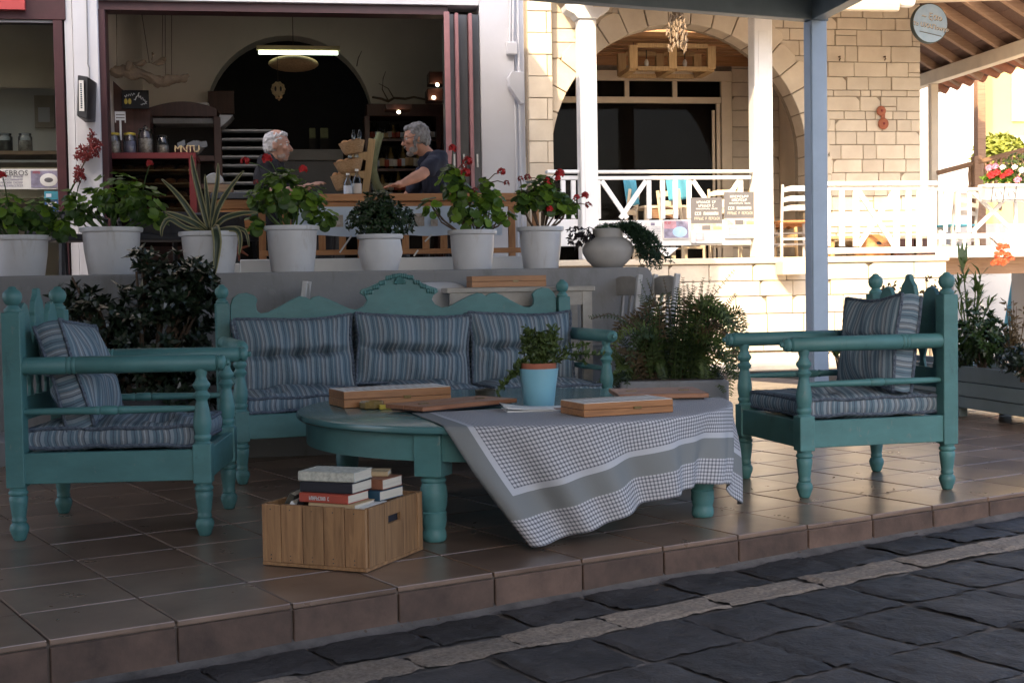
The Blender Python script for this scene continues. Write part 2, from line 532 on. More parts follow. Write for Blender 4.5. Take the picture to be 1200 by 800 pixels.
M['l_ger'] = leaf('geranium_leaf', (.075, .160, .018), (.22, .37, .042), .45, .38)
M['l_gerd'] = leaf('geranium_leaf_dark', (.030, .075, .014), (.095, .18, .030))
M['l_dark'] = leaf('dark_glossy_leaf', (.008, .016, .008), (.030, .048, .022), .28, .1)
M['l_box'] = leaf('boxwood_leaf', (.016, .040, .012), (.050, .105, .026), .4, .15)
M['l_fern'] = leaf('fern_leaf', (.034, .062, .016), (.125, .175, .042), .5, .35)
M['l_fern_shade'] = leaf('shaded_fern_leaf', (.018, .034, .010), (.065, .095, .026), .5, .3)  # darker copy of the fern leaf, paints the shade in the fern's centre
M['l_fernd'] = leaf('dry_frond', (.07, .045, .02), (.15, .10, .045), .6, .3)
M['l_trail'] = leaf('trailing_leaf', (.016, .045, .020), (.060, .125, .055), .5, .2)
M['l_purple'] = leaf('purple_leaf', (.016, .010, .013), (.045, .028, .034), .4, .15)
M['l_shrub'] = leaf('shrub_leaf', (.030, .062, .014), (.10, .155, .040), .35, .35)
M['l_yellow'] = leaf('yellow_leaf', (.16, .20, .03), (.34, .36, .06), .5, .35)  # yellow green is this leaf's own colour

M['pale_board'] = mat('worn_grey_board', (.36, .33, .29), .6, .2, 7, .2)

def stripe_mat():
    t = NT('striped_ticking')
    uv = t.new('ShaderNodeTexCoord').outputs['UV']
    sp = t.new('ShaderNodeSeparateXYZ')
    t.lk(uv, sp.inputs[0])
    obj = t.coords('Object', (1, 1, 1), True)
    wob = t.noise(obj, 9, 2)
    x = t.math('ADD', sp.outputs[0], t.math('MULTIPLY', t.math('SUBTRACT', wob, .5), .012))
    f = t.math('FRACT', t.math('MULTIPLY', x, 1 / .088))
    N, Bl, L, T, W_ = (.016, .025, .055), (.100, .165, .200), (.30, .355, .385), (.195, .205, .205), (.41, .44, .46)
    c = t.ramp(f, [(0, N), (.05, Bl), (.17, L), (.24, Bl), (.33, N), (.36, T), (.45, W_), (.52, T), (.64, N), (.69, L), (.86, Bl)], 'CONSTANT')
    fine = t.noise(obj, 350, 2)
    c = t.mix(t.math('MULTIPLY', fine, .5), c, (.06, .08, .11, 1))
    fade = t.noise(obj, 5, 3)
    c = t.mix(t.math('MULTIPLY', fade, .6), c, (.13, .18, .22, 1))
    t.lk(c, t.b.inputs['Base Color'])
    t.b.inputs['Roughness'].default_value = .9
    t.bump(t.noise(obj, 22, 4), .5, .012)
    return t.m
M['stripe'] = stripe_mat()
# ---------------- ground, terrace, street ----------------
TH = 1.000315
TE = Vector((sin(TH), cos(TH), 0))          # along the terrace edge, to the right and away
TN = Vector((-cos(TH), sin(TH), 0))         # into the terrace
TO = Vector((-1.413948, 4.043643, 0))
TS = .3965
TR = atan2(TE.y, TE.x)
def en(e, n, z=0): return TO + TE * e + TN * n + Vector((0, 0, z))
def zst(e): return -.150 + .011 * max(-3, min(9, e))

g = MB().box(-150, 150, -150, 400, -.9, -.36)
tag(g.build('ground', M['ground']), kind='structure')

ter = thing('terrace_floor', None, None, TO, TR)
tag(ter, kind='structure')
del_lbl = None
MB().box(-6.5, 9.3, .012, 13.0, -.30, -.012).build('slab', M['grout'], ter)
tiles = []
for k in range(-14, 22):
    for j in range(0, 26):
        p = en((k + .5) * TS, (j + .5) * TS)
        if p.y > 15 or p.x > 4.9 or p.x < -6.0 or p.y < 2: continue
        d = p - Vector((0, 0, EYE))
        z = d.dot(_fw)
        if z < 1: continue
        u = 600 + FPX * d.dot(_rt) / z
        v = 400 - FPX * d.dot(_up) / z
        vis = -60 < u < 1260 and v < 860
        tiles.append((not vis, z, k, j))
tiles.sort()
random.seed(3)
gap = .004
tile_meshes = []
for q in range(6):
    m = MB().box(-TS / 2 + gap, TS / 2 - gap, -TS / 2 + gap, TS / 2 - gap, -.02, 0)
    tile_meshes.append(m.mesh('tile', M['tile']))
rest = MB()
for i, (hid, z, k, j) in enumerate(tiles):
    if i < 290:
        o = link('tile', random.choice(tile_meshes), ter)
        o.location = ((k + .5) * TS, (j + .5) * TS, random.uniform(-.0012, .0012))
        o.rotation_euler = (random.gauss(0, .0016), random.gauss(0, .0016), random.choice((0, pi / 2, pi, -pi / 2)))
        b = o.modifiers.new('bevel', 'BEVEL')
        b.width = .0035
        b.segments = 2
    else:
        x, y = (k + .5) * TS, (j + .5) * TS
        h = TS / 2 - gap
        rest.box(x - h, x + h, y - h, y + h, -.02, random.uniform(-.001, .001))
o = rest.build('floor_tiles', M['tile'], ter)
o['kind'] = 'stuff'
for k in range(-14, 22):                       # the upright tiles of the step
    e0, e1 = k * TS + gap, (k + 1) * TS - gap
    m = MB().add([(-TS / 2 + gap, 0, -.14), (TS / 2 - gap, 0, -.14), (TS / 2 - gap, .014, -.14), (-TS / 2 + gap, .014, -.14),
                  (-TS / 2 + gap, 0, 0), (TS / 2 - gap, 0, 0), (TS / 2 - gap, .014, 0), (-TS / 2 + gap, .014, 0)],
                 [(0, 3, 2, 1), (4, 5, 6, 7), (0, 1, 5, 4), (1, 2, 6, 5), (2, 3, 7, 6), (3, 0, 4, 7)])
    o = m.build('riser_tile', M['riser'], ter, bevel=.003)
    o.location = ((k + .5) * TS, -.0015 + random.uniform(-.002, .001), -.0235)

st = thing('street', None, None, TO, TR)
tag(st, kind='structure')
bed = grid(24, 1, lambda a, b: (-9 + 24 * a, .02 - 12 * (1 - b), zst(-9 + 24 * a) - .010))
bed.build('mortar_bed', M['street_mortar'], st, fix=False)
fil = grid(60, 4, lambda a, b: (-7 + 18 * a, .012 - .085 * (1 - b) + .012 * sin(a * 97) * (1 - b), zst(-7 + 18 * a) - .012 + .030 * b * b + .003 * sin(a * 160)))
fil.build('mortar_fillet', M['street_mortar'], st, smooth=60, fix=False)
def slab(e0, e1, n0, n1, mt, name, jit=.008, h=.0):
    e0, e1, n0, n1 = [v + random.uniform(-jit, jit) for v in (e0, e1, n0, n1)]
    N = 13
    cx, cy = (e0 + e1) / 2, (n0 + n1) / 2
    hx, hy = (e1 - e0) / 2, (n1 - n0) / 2
    ph = [random.uniform(0, 6.28) for _ in range(8)]
    m = MB()
    tz = random.uniform(-.002, .003) + h
    tx, ty = random.gauss(0, .0022), random.gauss(0, .0022)
    for j in range(N + 1):
        for i in range(N + 1):
            a, b = 2 * i / N - 1, 2 * j / N - 1
            ed = max(abs(a), abs(b))
            x, y = a * hx, b * hy
            x += .0014 * sin(7 * b + ph[0]) * (abs(a) > .99) + .0016 * sin(17 * b + ph[4]) * (abs(a) > .99)
            y += .0014 * sin(6 * a + ph[1]) * (abs(b) > .99) + .0016 * sin(19 * a + ph[5]) * (abs(b) > .99)
            w = sin(3.1 * a + 2 * b + ph[2]) + .8 * sin(5 * b - 3 * a + ph[3]) + .5 * sin(9 * a + 4 * b + ph[6])
            step = .0035 * (1 if w > .5 else 0) + .0025 * (1 if w > -.4 else 0) - .003 * (ed > .85) * (sin(11 * a + ph[5]) * sin(13 * b + ph[6]) > .35)
            z = tz + tx * a + ty * b + step - (.004 if ed > .99 else 0) + .0012 * sin(14 * a + ph[7])
            m.v.append((x, y, z))
    for j in range(N):
        for i in range(N):
            q = j * (N + 1) + i
            m.f.append((q, q + 1, q + N + 2, q + N + 1))
    o = m.build(name, mt, st, smooth=14, fix=False)
    o.location = (cx, cy, zst(cx))
    return o
random.seed(11)
SP = .374
for k in range(-9, 18): slab(.436 + SP * (k - 1) + .005, .436 + SP * k - .005, -.312, -.058, M['slate'], 'paving_stone', .004)
eds = [-1.6, -1.2, -.8, -.42, -.03, .34, .66, 1.02, 1.40, 1.80, 2.29, 2.77, 3.30, 3.83, 4.36, 4.9, 5.4, 5.9, 6.4, 6.9]
for a, b in zip(eds[:-1], eds[1:]): slab(a + .004, b - .004, -.512, -.330, M['pebble'], 'border_stone', .004)
rows = [(-.865, -.535, .45), (-1.255, -.90, .10), (-1.63, -1.29, .09), (-2.00, -1.665, .23), (-2.38, -2.035, .05), (-2.75, -2.41, .3)]
for (n0, n1, off) in rows:
    x = off - 4 * .385
    while x < 7.5:
        w = .385 + random.uniform(-.018, .018)
        p = en(x + w / 2, (n0 + n1) / 2)
        if p.y > 1.5 and p.x < 6: slab(x + .006, x + w - .006, n0 - .006, n1 + .006, M['slate'], 'paving_stone', .004)
        x += w
# small dry leaves blown against the step
random.seed(5)
deb = MB()
for i in range(46):
    e = random.uniform(1.0, 5.0)
    n = -.02 - abs(random.gauss(0, .05))
    c = Vector((e, n, zst(e) + .018))
    if i % 3 == 0:
        e = random.uniform(2.0, 4.4)
        c = Vector((e, random.uniform(.05, 1.2), .004))
    r = random.uniform(.006, .013)
    w = random.uniform(0, 6.28)
    a = Vector((cos(w), sin(w), .25)) * r
    b = Vector((-sin(w), cos(w), .2)) * r * .5
    deb.quad(c - a, c - b, c + a, c + b)
tag(link('fallen_leaves', deb.mesh('fallen_leaves', M['bark'])), kind='stuff')
o = bpy.data.objects['fallen_leaves']
o.location = TO
o.rotation_euler = (0, 0, TR)
tag(o, 'small dry leaves scattered along the foot of the step', 'leaves')

# ---------------- teal turned furniture ----------------
LEG = [(.020, 0), (.026, .006), (.030, .020), (.038, .042), (.040, .055), (.035, .070), (.028, .078), (.031, .084), (.031, .090), (.028, .096), (.030, .110), (.036, .160), (.039, .185), (.033, .192), (.040, .199), (.040, .209), (.034, .216), (.037, .23)]
BAL = [(.037, 0), (.030, .010), (.036, .022), (.037, .032), (.031, .040), (.036, .060), (.039, .085), (.038, .105), (.031, .145), (.025, .175), (.024, .185), (.033, .196), (.037, .206), (.028, .218), (.024, .226), (.036, .243), (.038, .252), (.027, .268), (.021, .284), (.026, .30), (.026, .32)]
FIN = [(.034, 0), (.036, .006), (.036, .012), (.026, .022), (.022, .030), (.030, .036), (.037, .050), (.040, .064), (.038, .080), (.029, .092), (.018, .099), (.017, .104), (.012, .108), (0, .110)]
def arm_prof(L):
    return [(.0, -.022), (.010, -.021), (.014, -.014), (.012, -.008), (.018, -.004), (.030, .002), (.034, .010), (.034, .022), (.030, .025), (.034, .029), (.030, .033), (.036, .038), (.037, L * .5), (.038, L * .70), (.034, L * .705), (.038, L * .712), (.038, L * .722), (.034, L * .727), (.038, L * .734), (.038, L * .745), (.034, L * .75), (.038, L * .757), (.036, L)]
def spin_prof(L):
    return [(.010, 0), (.014, .06), (.017, L * .42), (.020, L * .44), (.015, L * .45), (.020, L * .46), (.020, L * .54), (.015, L * .55), (.020, L * .56), (.017, L * .58), (.014, L - .06), (.010, L)]
RX = Matrix(((0, 0, -1), (0, 1, 0), (1, 0, 0)))     # lathe axis z -> local -x
def make_seat(name, label, cat, hd, hw, crest, loc, rz, group=None, slats=True):
    t = thing(name, label, cat, loc, rz, group)
    tm = M['teal']
    P = .039
    for sy in (-1, 1):
        post = MB().box(-hd - P, -hd + P, sy * hw - P, sy * hw + P, .228, .965).build('rear_post', tm, t, bevel=.004, seg=2)
        MB().lathe(FIN, (-hd, sy * hw, .965), 20).build('finial', tm, post, smooth=50)
        MB().lathe(LEG, (-hd, sy * hw, 0), 20).build('leg', tm, post, smooth=50)
        post = MB().box(hd - P, hd + P, sy * hw - P, sy * hw + P, .228, .395).build('front_post', tm, t, bevel=.005, seg=2)
        MB().lathe(BAL, (hd, sy * hw, .395), 20).build('baluster', tm, post, smooth=50)
        MB().lathe(LEG, (hd, sy * hw, 0), 20).build('leg', tm, post, smooth=50)
        L = 2 * hd + .10
        MB().lathe(arm_prof(L), (hd + .10, sy * hw, .738), 18, RX).build('armrest', tm, t, smooth=50)
        MB().lathe(spin_prof(2 * hd - .03), (hd - .015, sy * hw, .545), 12, RX).build('side_spindle', tm, t, smooth=50)
        MB().box(-hd + P - .003, hd - P + .003, sy * hw - .018 + sy * .012, sy * hw + .018 + sy * .012, .242, .372).build('seat_rail', tm, t, bevel=.003)
    for sx in (-1, 1):
        MB().box(sx * hd - .018 + sx * .012, sx * hd + .018 + sx * .012, -hw + P - .003, hw - P + .003, .242, .372).build('seat_rail', tm, t, bevel=.003)
    MB().box(-hd + .02, hd - .02, -hw + .02, hw - .02, .345, .360).build('seat_deck', tm, t)
    MB().prism(crest, -hd - .013, -hd + .013, 'yz').build('back_crest', tm, t, bevel=.004, seg=2)
    MB().box(-hd - .012, -hd + .012, -hw + P - .003, hw - P + .003, .50, .60).build('back_rail', tm, t, bevel=.003)
    if slats:
        n = 5
        for i in range(n):
            y = (i - (n - 1) / 2) * (2 * hw - .06) / n
            w = .03
            pts = [(y - w, .596), (y - w * .5, .64), (y - w * 1.2, .69), (y - w * .6, .735), (y + w * .6, .735), (y + w * 1.2, .69), (y + w * .5, .64), (y + w, .596)]
            MB().prism(pts, -hd - .007, -hd + .007, 'yz').build('back_slat', tm, t, bevel=.002)
    return t
half = [(.31, .72), (.31, .905), (.292, .925), (.275, .96), (.25, .99), (.215, 1.005), (.18, .995), (.155, .965), (.14, .92), (.130, .85), (.113, .825), (.096, .85), (.086, .90), (.070, .915), (.066, .945), (.074, .962), (.066, .985), (.058, 1.010), (.034, 1.030), (.024, 1.045), (.020, 1.062), (0, 1.068)]
crestA = half + [(-y, z) for y, z in reversed(half[:-1])]
make_seat('armchair', 'teal wooden armchair facing right, beside the crate of books and left of the oval table', 'armchair', .388, .346, crestA, (-1.731, 6.06, 0), radians(3.4), 'teal armchairs round the table')
make_seat('armchair', 'teal wooden armchair facing left, on the bright tiles right of the tablecloth', 'armchair', .385, .346, crestA, (1.686, 6.906, 0), radians(194.1), 'teal armchairs round the table')
SW = 2.13
px = [(0, 320), (8, 321), (15, 326), (23, 330), (34, 335), (45, 339), (46, 343), (40, 347), (38, 352), (42, 358), (50, 362), (58, 361), (70, 355), (84, 348), (93, 345), (99, 346), (103, 349), (108, 346), (115, 345), (124, 349), (138, 357), (150, 363), (158, 364), (162, 361), (163, 354), (161, 348), (165, 343), (173, 340), (182, 341), (188, 346), (191, 354)]
kx = (SW / 2 - .03) / 194
hs = [(x * kx, 1.05 + (335 - y) / 197) for x, y in px]
crestS = [(-hs[-1][0], .62), (hs[-1][0], .62)] + list(reversed(hs)) + [(-x, z) for x, z in hs[1:]]
SOFA = make_seat('sofa', 'long teal wooden sofa with scrolled back and striped cushions along the grey wall', 'sofa', .35, SW / 2, crestS, (-.568, 7.917, 0), radians(19.1 - 90), None, False)
# carved shell work on the middle of the sofa back
sh = MB()
cz = 1.05 + (335 - 334) / 197
for i in range(-16, 17):
    x = i * .0135
    yy = [p for p in hs if p[0] >= abs(x)]
    za = max(p[1] for p in hs if abs(p[0] - abs(x)) < .05) - .006 - abs(x) * .12
    sh.sph((-.35 + .016, x, za - .006), (.010, .010, .016), 8, 5)
for i in range(9):
    a = (i - 4) * .33
    sh.tube([(-.35 + .018, sin(a) * .012, 1.062), (-.35 + .022, sin(a) * .036, 1.062 + cos(a) * .042)], [.004, .010], 6)
sh.build('carving', M['teal'], SOFA, smooth=60)

# ---------------- cushions ----------------
def cushion(name, label, w, d, t, loc, rot, vert=True, tuft='line', seed=1, group='striped cushions', sag=.02, parent=None):
    """box cushion lying in local xy (w along x, d along y), t thick; stripes run along y"""
    rr = random.Random(seed)
    ph = [rr.uniform(0, 6.28) for _ in range(6)]
    def edge(x, y):                               # wavy sewn edge
        k = 1 + .012 * sin(9 * x / w + ph[0]) + .010 * sin(11 * y / d + ph[1])
        return x * k * (1 - .05 * (1 - (2 * y / d) ** 2)), y * k * (1 - .07 * (1 - (2 * x / w) ** 2) + .03 * sin(4 * x / w + ph[2]))
    def top(a, b, sgn):
        x, y = (a - .5) * w, (b - .5) * d
        u, v = abs(2 * a - 1), abs(2 * b - 1)
        bul = (1 - u ** 2.6) ** .6 * (1 - v ** 2.6) ** .6
        z = t * .34 + t * .42 * bul
        if tuft == 'line':
            z -= t * .34 * math.exp(-(y / .022) ** 2) * (1 - u ** 6)
            for tx in (-.5, 0, .5): z -= t * .30 * math.exp(-((x - tx * w * .5) / .03) ** 2 - (y / .035) ** 2)
        else:
            for tx in (-.25, .25):
                for ty in (-.25, .25): z -= t * .42 * math.exp(-((x - tx * w) ** 2 + (y - ty * d) ** 2) / .0030)
        z += (.012 * sin(8 * a + ph[2]) * sin(6 * b + ph[3]) + .007 * sin(17 * a + 6 * b + ph[5]) + .004 * sin(31 * a + ph[4] + 5 * b)) * (.35 + .65 * bul)
        ex, ey = edge(x, y)
        return Vector((ex, ey, sgn * z))
    m = MB()
    m.uv = []
    nx, ny = 34, 30
    def addg(fn, uvf, flip=False, ny=ny, nx=nx):
        b0 = len(m.v)
        for j in range(ny + 1):
            for i in range(nx + 1):
                m.v.append(tuple(fn(i / nx, j / ny)))
                m.uv.append(uvf(i / nx, j / ny))
        for j in range(ny):
            for i in range(nx):
                q = b0 + j * (nx + 1) + i
                f = (q, q + 1, q + nx + 2, q + nx + 1)
                m.f.append(tuple(reversed(f)) if flip else f)
    addg(lambda a, b: top(a, b, 1), lambda a, b: (a * w, b * d))
    addg(lambda a, b: top(a, b, -1), lambda a, b: (a * w, b * d), True)
    per = [(lambda a: (a, 0), w, 0), (lambda a: (1, a), d, 1), (lambda a: (1 - a, 1), w, 0), (lambda a: (0, 1 - a), d, 1)]
    off = 0
    for fn, L, s in per:
        def wall(a, b, fn=fn):
            aa, bb = fn(a)
            p, q = top(aa, bb, -1), top(aa, bb, 1)
            o = p.lerp(q, b)
            c = Vector((o.x, o.y, 0)).normalized()
            o += c * .012 * sin(pi * b)
            return o
        addg(wall, lambda a, b, fn=fn, L=L, s=s: ((fn(a)[0] * w) if s == 0 else a * L, b * .1), False, 5)
    o = m.build(name, M['stripe'], parent, smooth=70, fix=False)
    tag(o, label, 'cushion', group)
    o.location = loc
    o.rotation_euler = rot
    pp = MB()
    for sgn in (-1, 1):
        pts = []
        K = 26
        for fn, L, s in per:
            for i in range(K):
                a, b = fn(i / K)
                p = top(a, b, sgn)
                c = Vector((p.x, p.y, 0)).normalized()
                pts.append(p + c * .004 + Vector((0, 0, sgn * .003)))
        pts.append(pts[0])
        pp.tube(pts, [.0075 + .0022 * (i % 2) for i in range(len(pts))], 5)
    pi_ = link('piping', pp.mesh('piping', M['piping'] if 'piping' in M else M['stripe_edge'], 60), o)
    return o
t_ = mat('piping_cloth', (.03, .05, .09), .9, .5, 70, .5, 200, .003, 0, (.14, .17, .21))
M['piping'] = t_
# armchair cushions: seat then back
def on_seat(base, rz, x, y, z):
    return Vector(base) + Matrix.Rotation(rz, 3, 'Z') @ Vector((x, y, z))
from mathutils import Euler
def rotm(rz, inner): return (Matrix.Rotation(rz, 3, 'Z') @ inner).to_euler()
CL, CLr = (-1.731, 6.06, 0), radians(3.4)
CR, CRr = (1.686, 6.906, 0), radians(194.1)
flat = Matrix.Identity(3)
cushion('seat_cushion', 'flat striped seat cushion on the armchair facing right', .72, .62, .105, on_seat(CL, CLr, .01, 0, .425), rotm(CLr, flat), seed=2, tuft='pts')
cushion('seat_cushion', 'flat striped seat cushion on the armchair facing left', .72, .62, .105, on_seat(CR, CRr, .01, 0, .425), rotm(CRr, flat), seed=3, tuft='pts')
def back_rot(rz, lean, tilt=0):
    # cushion x -> chair -y (width), y -> up, normal -> chair +x, leaning back
    b = Matrix(((0, 0, 1), (1, 0, 0), (0, 1, 0)))
    return (Matrix.Rotation(rz, 3, 'Z') @ Matrix.Rotation(-lean, 3, 'Y') @ Matrix.Rotation(tilt, 3, 'X') @ b).to_euler()
cushion('back_cushion', 'square striped cushion slumped against the back of the armchair facing right', .58, .46, .15, on_seat(CL, CLr, -.20, .02, .675), back_rot(CLr, .30, -.06), seed=4)
cushion('back_cushion', 'square striped cushion standing against the back of the armchair facing left', .56, .46, .15, on_seat(CR, CRr, -.185, .03, .72), back_rot(CRr, .14, .03), seed=5)
SB, Srz = (-.568, 7.917, 0), radians(-70.9)
for i, (y, wd, tl, lab) in enumerate([(-.68, .67, .03, 'striped back cushion at the left end of the sofa, above the bunched seat cushion'), (.02, .70, -.07, 'striped back cushion in the middle of the sofa, its top sloping'), (.705, .66, -.01, 'striped back cushion at the right end of the sofa, behind the potted plant')]):
    cushion('back_cushion', lab, wd, .43, .185, on_seat(SB, Srz, -.185, y, .655), back_rot(Srz, .17, tl), seed=10 + i)
for i, (y, lab) in enumerate([(-.70, 'striped seat cushion at the left end of the sofa'), (.0, 'striped seat cushion in the middle of the sofa behind the wooden box'), (.70, 'striped seat cushion at the right end of the sofa')]):
    cushion('seat_cushion', lab, .64, .655, .10, on_seat(SB, Srz, .03, y, .418), (Matrix.Rotation(Srz + pi / 2, 3, 'Z')).to_euler(), seed=20 + i, tuft='pts')

# ---------------- round coffee table ----------------
TC, TRAD, TZ = Vector((0, 6.39, 0)), 1.016, .48
ct = thing('coffee_table', 'large round teal coffee table on turned legs, half covered by a checked cloth', 'table', TC)
MB().lathe([(TRAD - .012, TZ - .034), (TRAD - .002, TZ - .026), (TRAD, TZ - .014), (TRAD - .004, TZ - .004), (TRAD - .012, TZ), (0, TZ)], (0, 0, 0), 96).build('tabletop', M['teal_top'], ct, smooth=40)
ap = MB()
N = 72
for i in range(N):
    a0, a1 = 2 * pi * i / N, 2 * pi * (i + 1) / N
    r0, r1 = TRAD - .075, TRAD - .045
    ap.add([(r1 * cos(a0), r1 * sin(a0), .335), (r1 * cos(a1), r1 * sin(a1), .335), (r1 * cos(a1), r1 * sin(a1), TZ - .03), (r1 * cos(a0), r1 * sin(a0), TZ - .03),
            (r0 * cos(a0), r0 * sin(a0), .335), (r0 * cos(a1), r0 * sin(a1), .335)], [(0, 1, 2, 3), (4, 5, 1, 0)])
ap.build('apron', M['teal'], ct, smooth=40)
TLEG = [(.040, 0), (.047, .006), (.050, .020), (.048, .040), (.044, .052), (.047, .060), (.052, .085), (.050, .110), (.052, .120), (.047, .126), (.054, .150), (.057, .190), (.054, .225), (.047, .243), (.052, .250), (.052, .258), (.046, .264), (.050, .275)]
for a in (-111, -25, 69, 155):
    a = radians(a)
    lm = Matrix.Rotation(a, 4, 'Z')
    lg = MB().lathe(TLEG, lm @ Vector((.925, 0, 0)), 22).build('leg', M['teal'], ct, smooth=50)
    m4 = lm
    MB().box(.865, .985, -.060, .060, .272, TZ - .032, m4).build('block', M['teal'], lg, bevel=.004, seg=2)

# tablecloth
def check_mat():
    t = NT('checked_cotton')
    uv = t.new('ShaderNodeTexCoord').outputs['UV']
    sp = t.new('ShaderNodeSeparateXYZ')
    t.lk(uv, sp.inputs[0])
    a, b = sp.outputs[0], sp.outputs[1]
    def line(x): return t.math('LESS_THAN', t.math('FRACT', t.math('MULTIPLY', x, 1 / .0152)), .42)
    la, lb = line(a), line(b)
    s = t.math('ADD', la, lb)
    chk = t.ramp(t.math('MULTIPLY', s, .5), [(0, (.52, .52, .535)), (.3, (.235, .24, .26)), (.8, (.075, .078, .095))], 'CONSTANT')
    grey = (.165, .178, .175, 1)
    whi = (.44, .45, .475, 1)
    def band(x, lo, hi): return t.math('MULTIPLY', t.math('GREATER_THAN', x, lo), t.math('LESS_THAN', x, hi))
    ag = t.math('LESS_THAN', a, .085)
    aw = band(a, .085, .108)
    ar = t.math('GREATER_THAN', a, 1.70)
    arw = band(a, 1.68, 1.70)
    inn = t.math('GREATER_THAN', b, .105)
    bg = band(b, .105, .190)
    bw_ = band(b, .190, .213)
    c = t.mix(t.math('MULTIPLY', t.math('MAXIMUM', aw, arw), inn), chk, whi)
    c = t.mix(t.math('MULTIPLY', bw_, t.math('GREATER_THAN', a, .085)), c, whi)
    c = t.mix(t.math('MAXIMUM', bg, t.math('MULTIPLY', t.math('MAXIMUM', ag, ar), inn)), c, grey)
    nz = t.noise(t.coords('Object'), 260, 2)
    c = t.mix(t.math('MULTIPLY', nz, .25), c, (.25, .25, .27, 1))
    t.lk(c, t.b.inputs['Base Color'])
    t.b.inputs['Roughness'].default_value = .9
    t.bump(t.noise(t.coords('Object'), 45, 4), .3, .004)
    return t.m
M['check'] = check_mat()
def interp(x, pts):
    for (x0, y0), (x1, y1) in zip(pts[:-1], pts[1:]):
        if x <= x1:
            k = (x - x0) / (x1 - x0)
            k = max(0, min(1, k))
            return y0 + (y1 - y0) * k
    return pts[-1][1]
def smooth(x): return x * x * (3 - 2 * x)
HEM = [(0, .475), (.10, .455), (.22, .405), (.36, .345), (.50, .315), (.62, .305), (.72, .320), (.80, .335), (.88, .40), (.95, .455), (1, .47)]
CLN = 1.78
def cloth(a, b):
    # b: 0 at hem .. .5 at the rim .. 1 at the back edge on the table
    if b <= .5:
        t = 1 - b / .5
        s = a
        Hs = interp(s, HEM)
        phiL = radians(-106 + 19 * t)
        phiR = radians(9 - 20 * t)
        phi = phiL + (phiR - phiL) * s
        drop = t * Hs
        r0 = .014
        ang = min(drop / r0, pi / 2) if drop > 0 else 0
        out = r0 * sin(ang)
        down = r0 * (1 - cos(ang)) + max(0, drop - r0 * pi / 2)
        k = smooth(min(1, .12 + drop / .30)) if drop > 0 else 0
        fold = .034 * sin(s * 27 + 1.0) * (.4 + .6 * sin(s * 7 + .5) ** 2) + .020 * sin(s * 47 + .4) + .045 * math.exp(-((s - .78) / .03) ** 2) - .035 * math.exp(-((s - .84) / .03) ** 2) + .035 * math.exp(-((s - .47) / .03) ** 2) - .03 * math.exp(-((s - .53) / .03) ** 2) + .03 * math.exp(-((s - .17) / .04) ** 2)
        rad = TRAD + out + .05 * k * (down / .4) * (1 - .8 * s) + k * fold * 1.15 * (1 - .5 * s)
        return Vector((rad * cos(phi), rad * sin(phi), TZ + .004 - down))
    q = (b - .5) / .5
    phi = radians(-106 + (9 + 106) * a)
    rim = Vector((TRAD * cos(phi), TRAD * sin(phi), 0))
    bk = Vector((-.45, -.40, 0)).lerp(Vector((1.0, .16, 0)), a)
    p = rim.lerp(bk, q)
    p.z = TZ + .004 + .0015 * sin(9 * a + 3 * q) * sin(7 * q) * q + .0012
    return p
def cloth_uv(a, b):
    Hs = interp(a, HEM)
    if b <= .5: return (a * CLN, Hs * (b / .5))
    return (a * CLN, Hs + (b - .5) * 1.5)
cm = grid(120, 64, cloth, cloth_uv)
o = cm.build('tablecloth', M['check'], None, smooth=80, fix=False)
o.location = TC
md = o.modifiers.new('thickness', 'SOLIDIFY')
md.thickness = .0016
md.offset = 1
tag(o, 'checked cotton tablecloth with grey border hanging off the round table', 'tablecloth')

# ---------------- things on the table ----------------
def game_box(label, p0, p1, depth, h, z=TZ, mt='board', slot=True, group='wooden game boards', top=None, thin=False):
    p0, p1 = Vector((p0[0], p0[1], 0)), Vector((p1[0], p1[1], 0))
    d = p1 - p0
    L = d.length
    o = thing('game_board', label, 'board game', (p0.x, p0.y, z), atan2(d.y, d.x), group)
    if thin:
        MB().box(0, L, 0, depth * .493, .010, h).build('board_half', M[mt], o, bevel=.003)
        MB().box(0, L, depth * .507, depth, .010, h).build('board_half', M[mt], o, bevel=.003)
        MB().box(.02, L - .02, .02, depth - .02, .0015, .0105).build('gap_shade', M['book_black'], o)  # black slab paints the shade in the gap under the board
        for x in (.2 * L, .8 * L): MB().box(x - .025, x + .025, depth / 2 - .008, depth / 2 + .008, h, h + .003).build('hinge', M['brass'], o)
        return o
    MB().box(0, L, 0, depth, .0015, h * .49).build('tray', M[mt], o, bevel=.002)
    MB().box(.0005, L - .0005, .0005, depth - .0005, h * .515, h - .002).build('lid', M[mt], o, bevel=.002)
    MB().box(.004, L - .004, .004, depth - .004, h * .48, h * .52).build('seam', M['book_black'], o)
    if top:
        tp = MB().box(.003, L - .003, .003, depth - .003, h - .0025, h).build('inlaid_top', M['paper'], o)
        n = 12
        st_ = MB()
        for i in range(n):
            x = .02 + (L - .04) * i / n
            st_.add([(x, .012, h + .001), (x + (L - .04) / n * .8, .012, h + .001), (x + (L - .04) / n * .4, depth * .46, h + .001)], [(0, 1, 2)])
            st_.add([(x, depth - .012, h + .001), (x + (L - .04) / n * .4, depth * .54, h + .001), (x + (L - .04) / n * .8, depth - .012, h + .001)], [(0, 1, 2)])
        st_.build('inlay', M['poster_tan'], tp, fix=False)
    if slot:
        cl = MB().box(L * .55, L * .55 + .035, -.006, .002, h * .42, h * .60).build('clasp', M['brass'], o)
    return o
game_box('closed wooden game box with pale inlaid top, left on the table before the sofa', (-.794, 6.335), (-.300, 6.555), .25, .080, top=True)
game_box('open wooden board lying flat beside the light blue pot, edge dark beneath', (-.398, 5.935), (.02, 6.32), .27, .030, mt='board2', thin=True, z=TZ + .006)
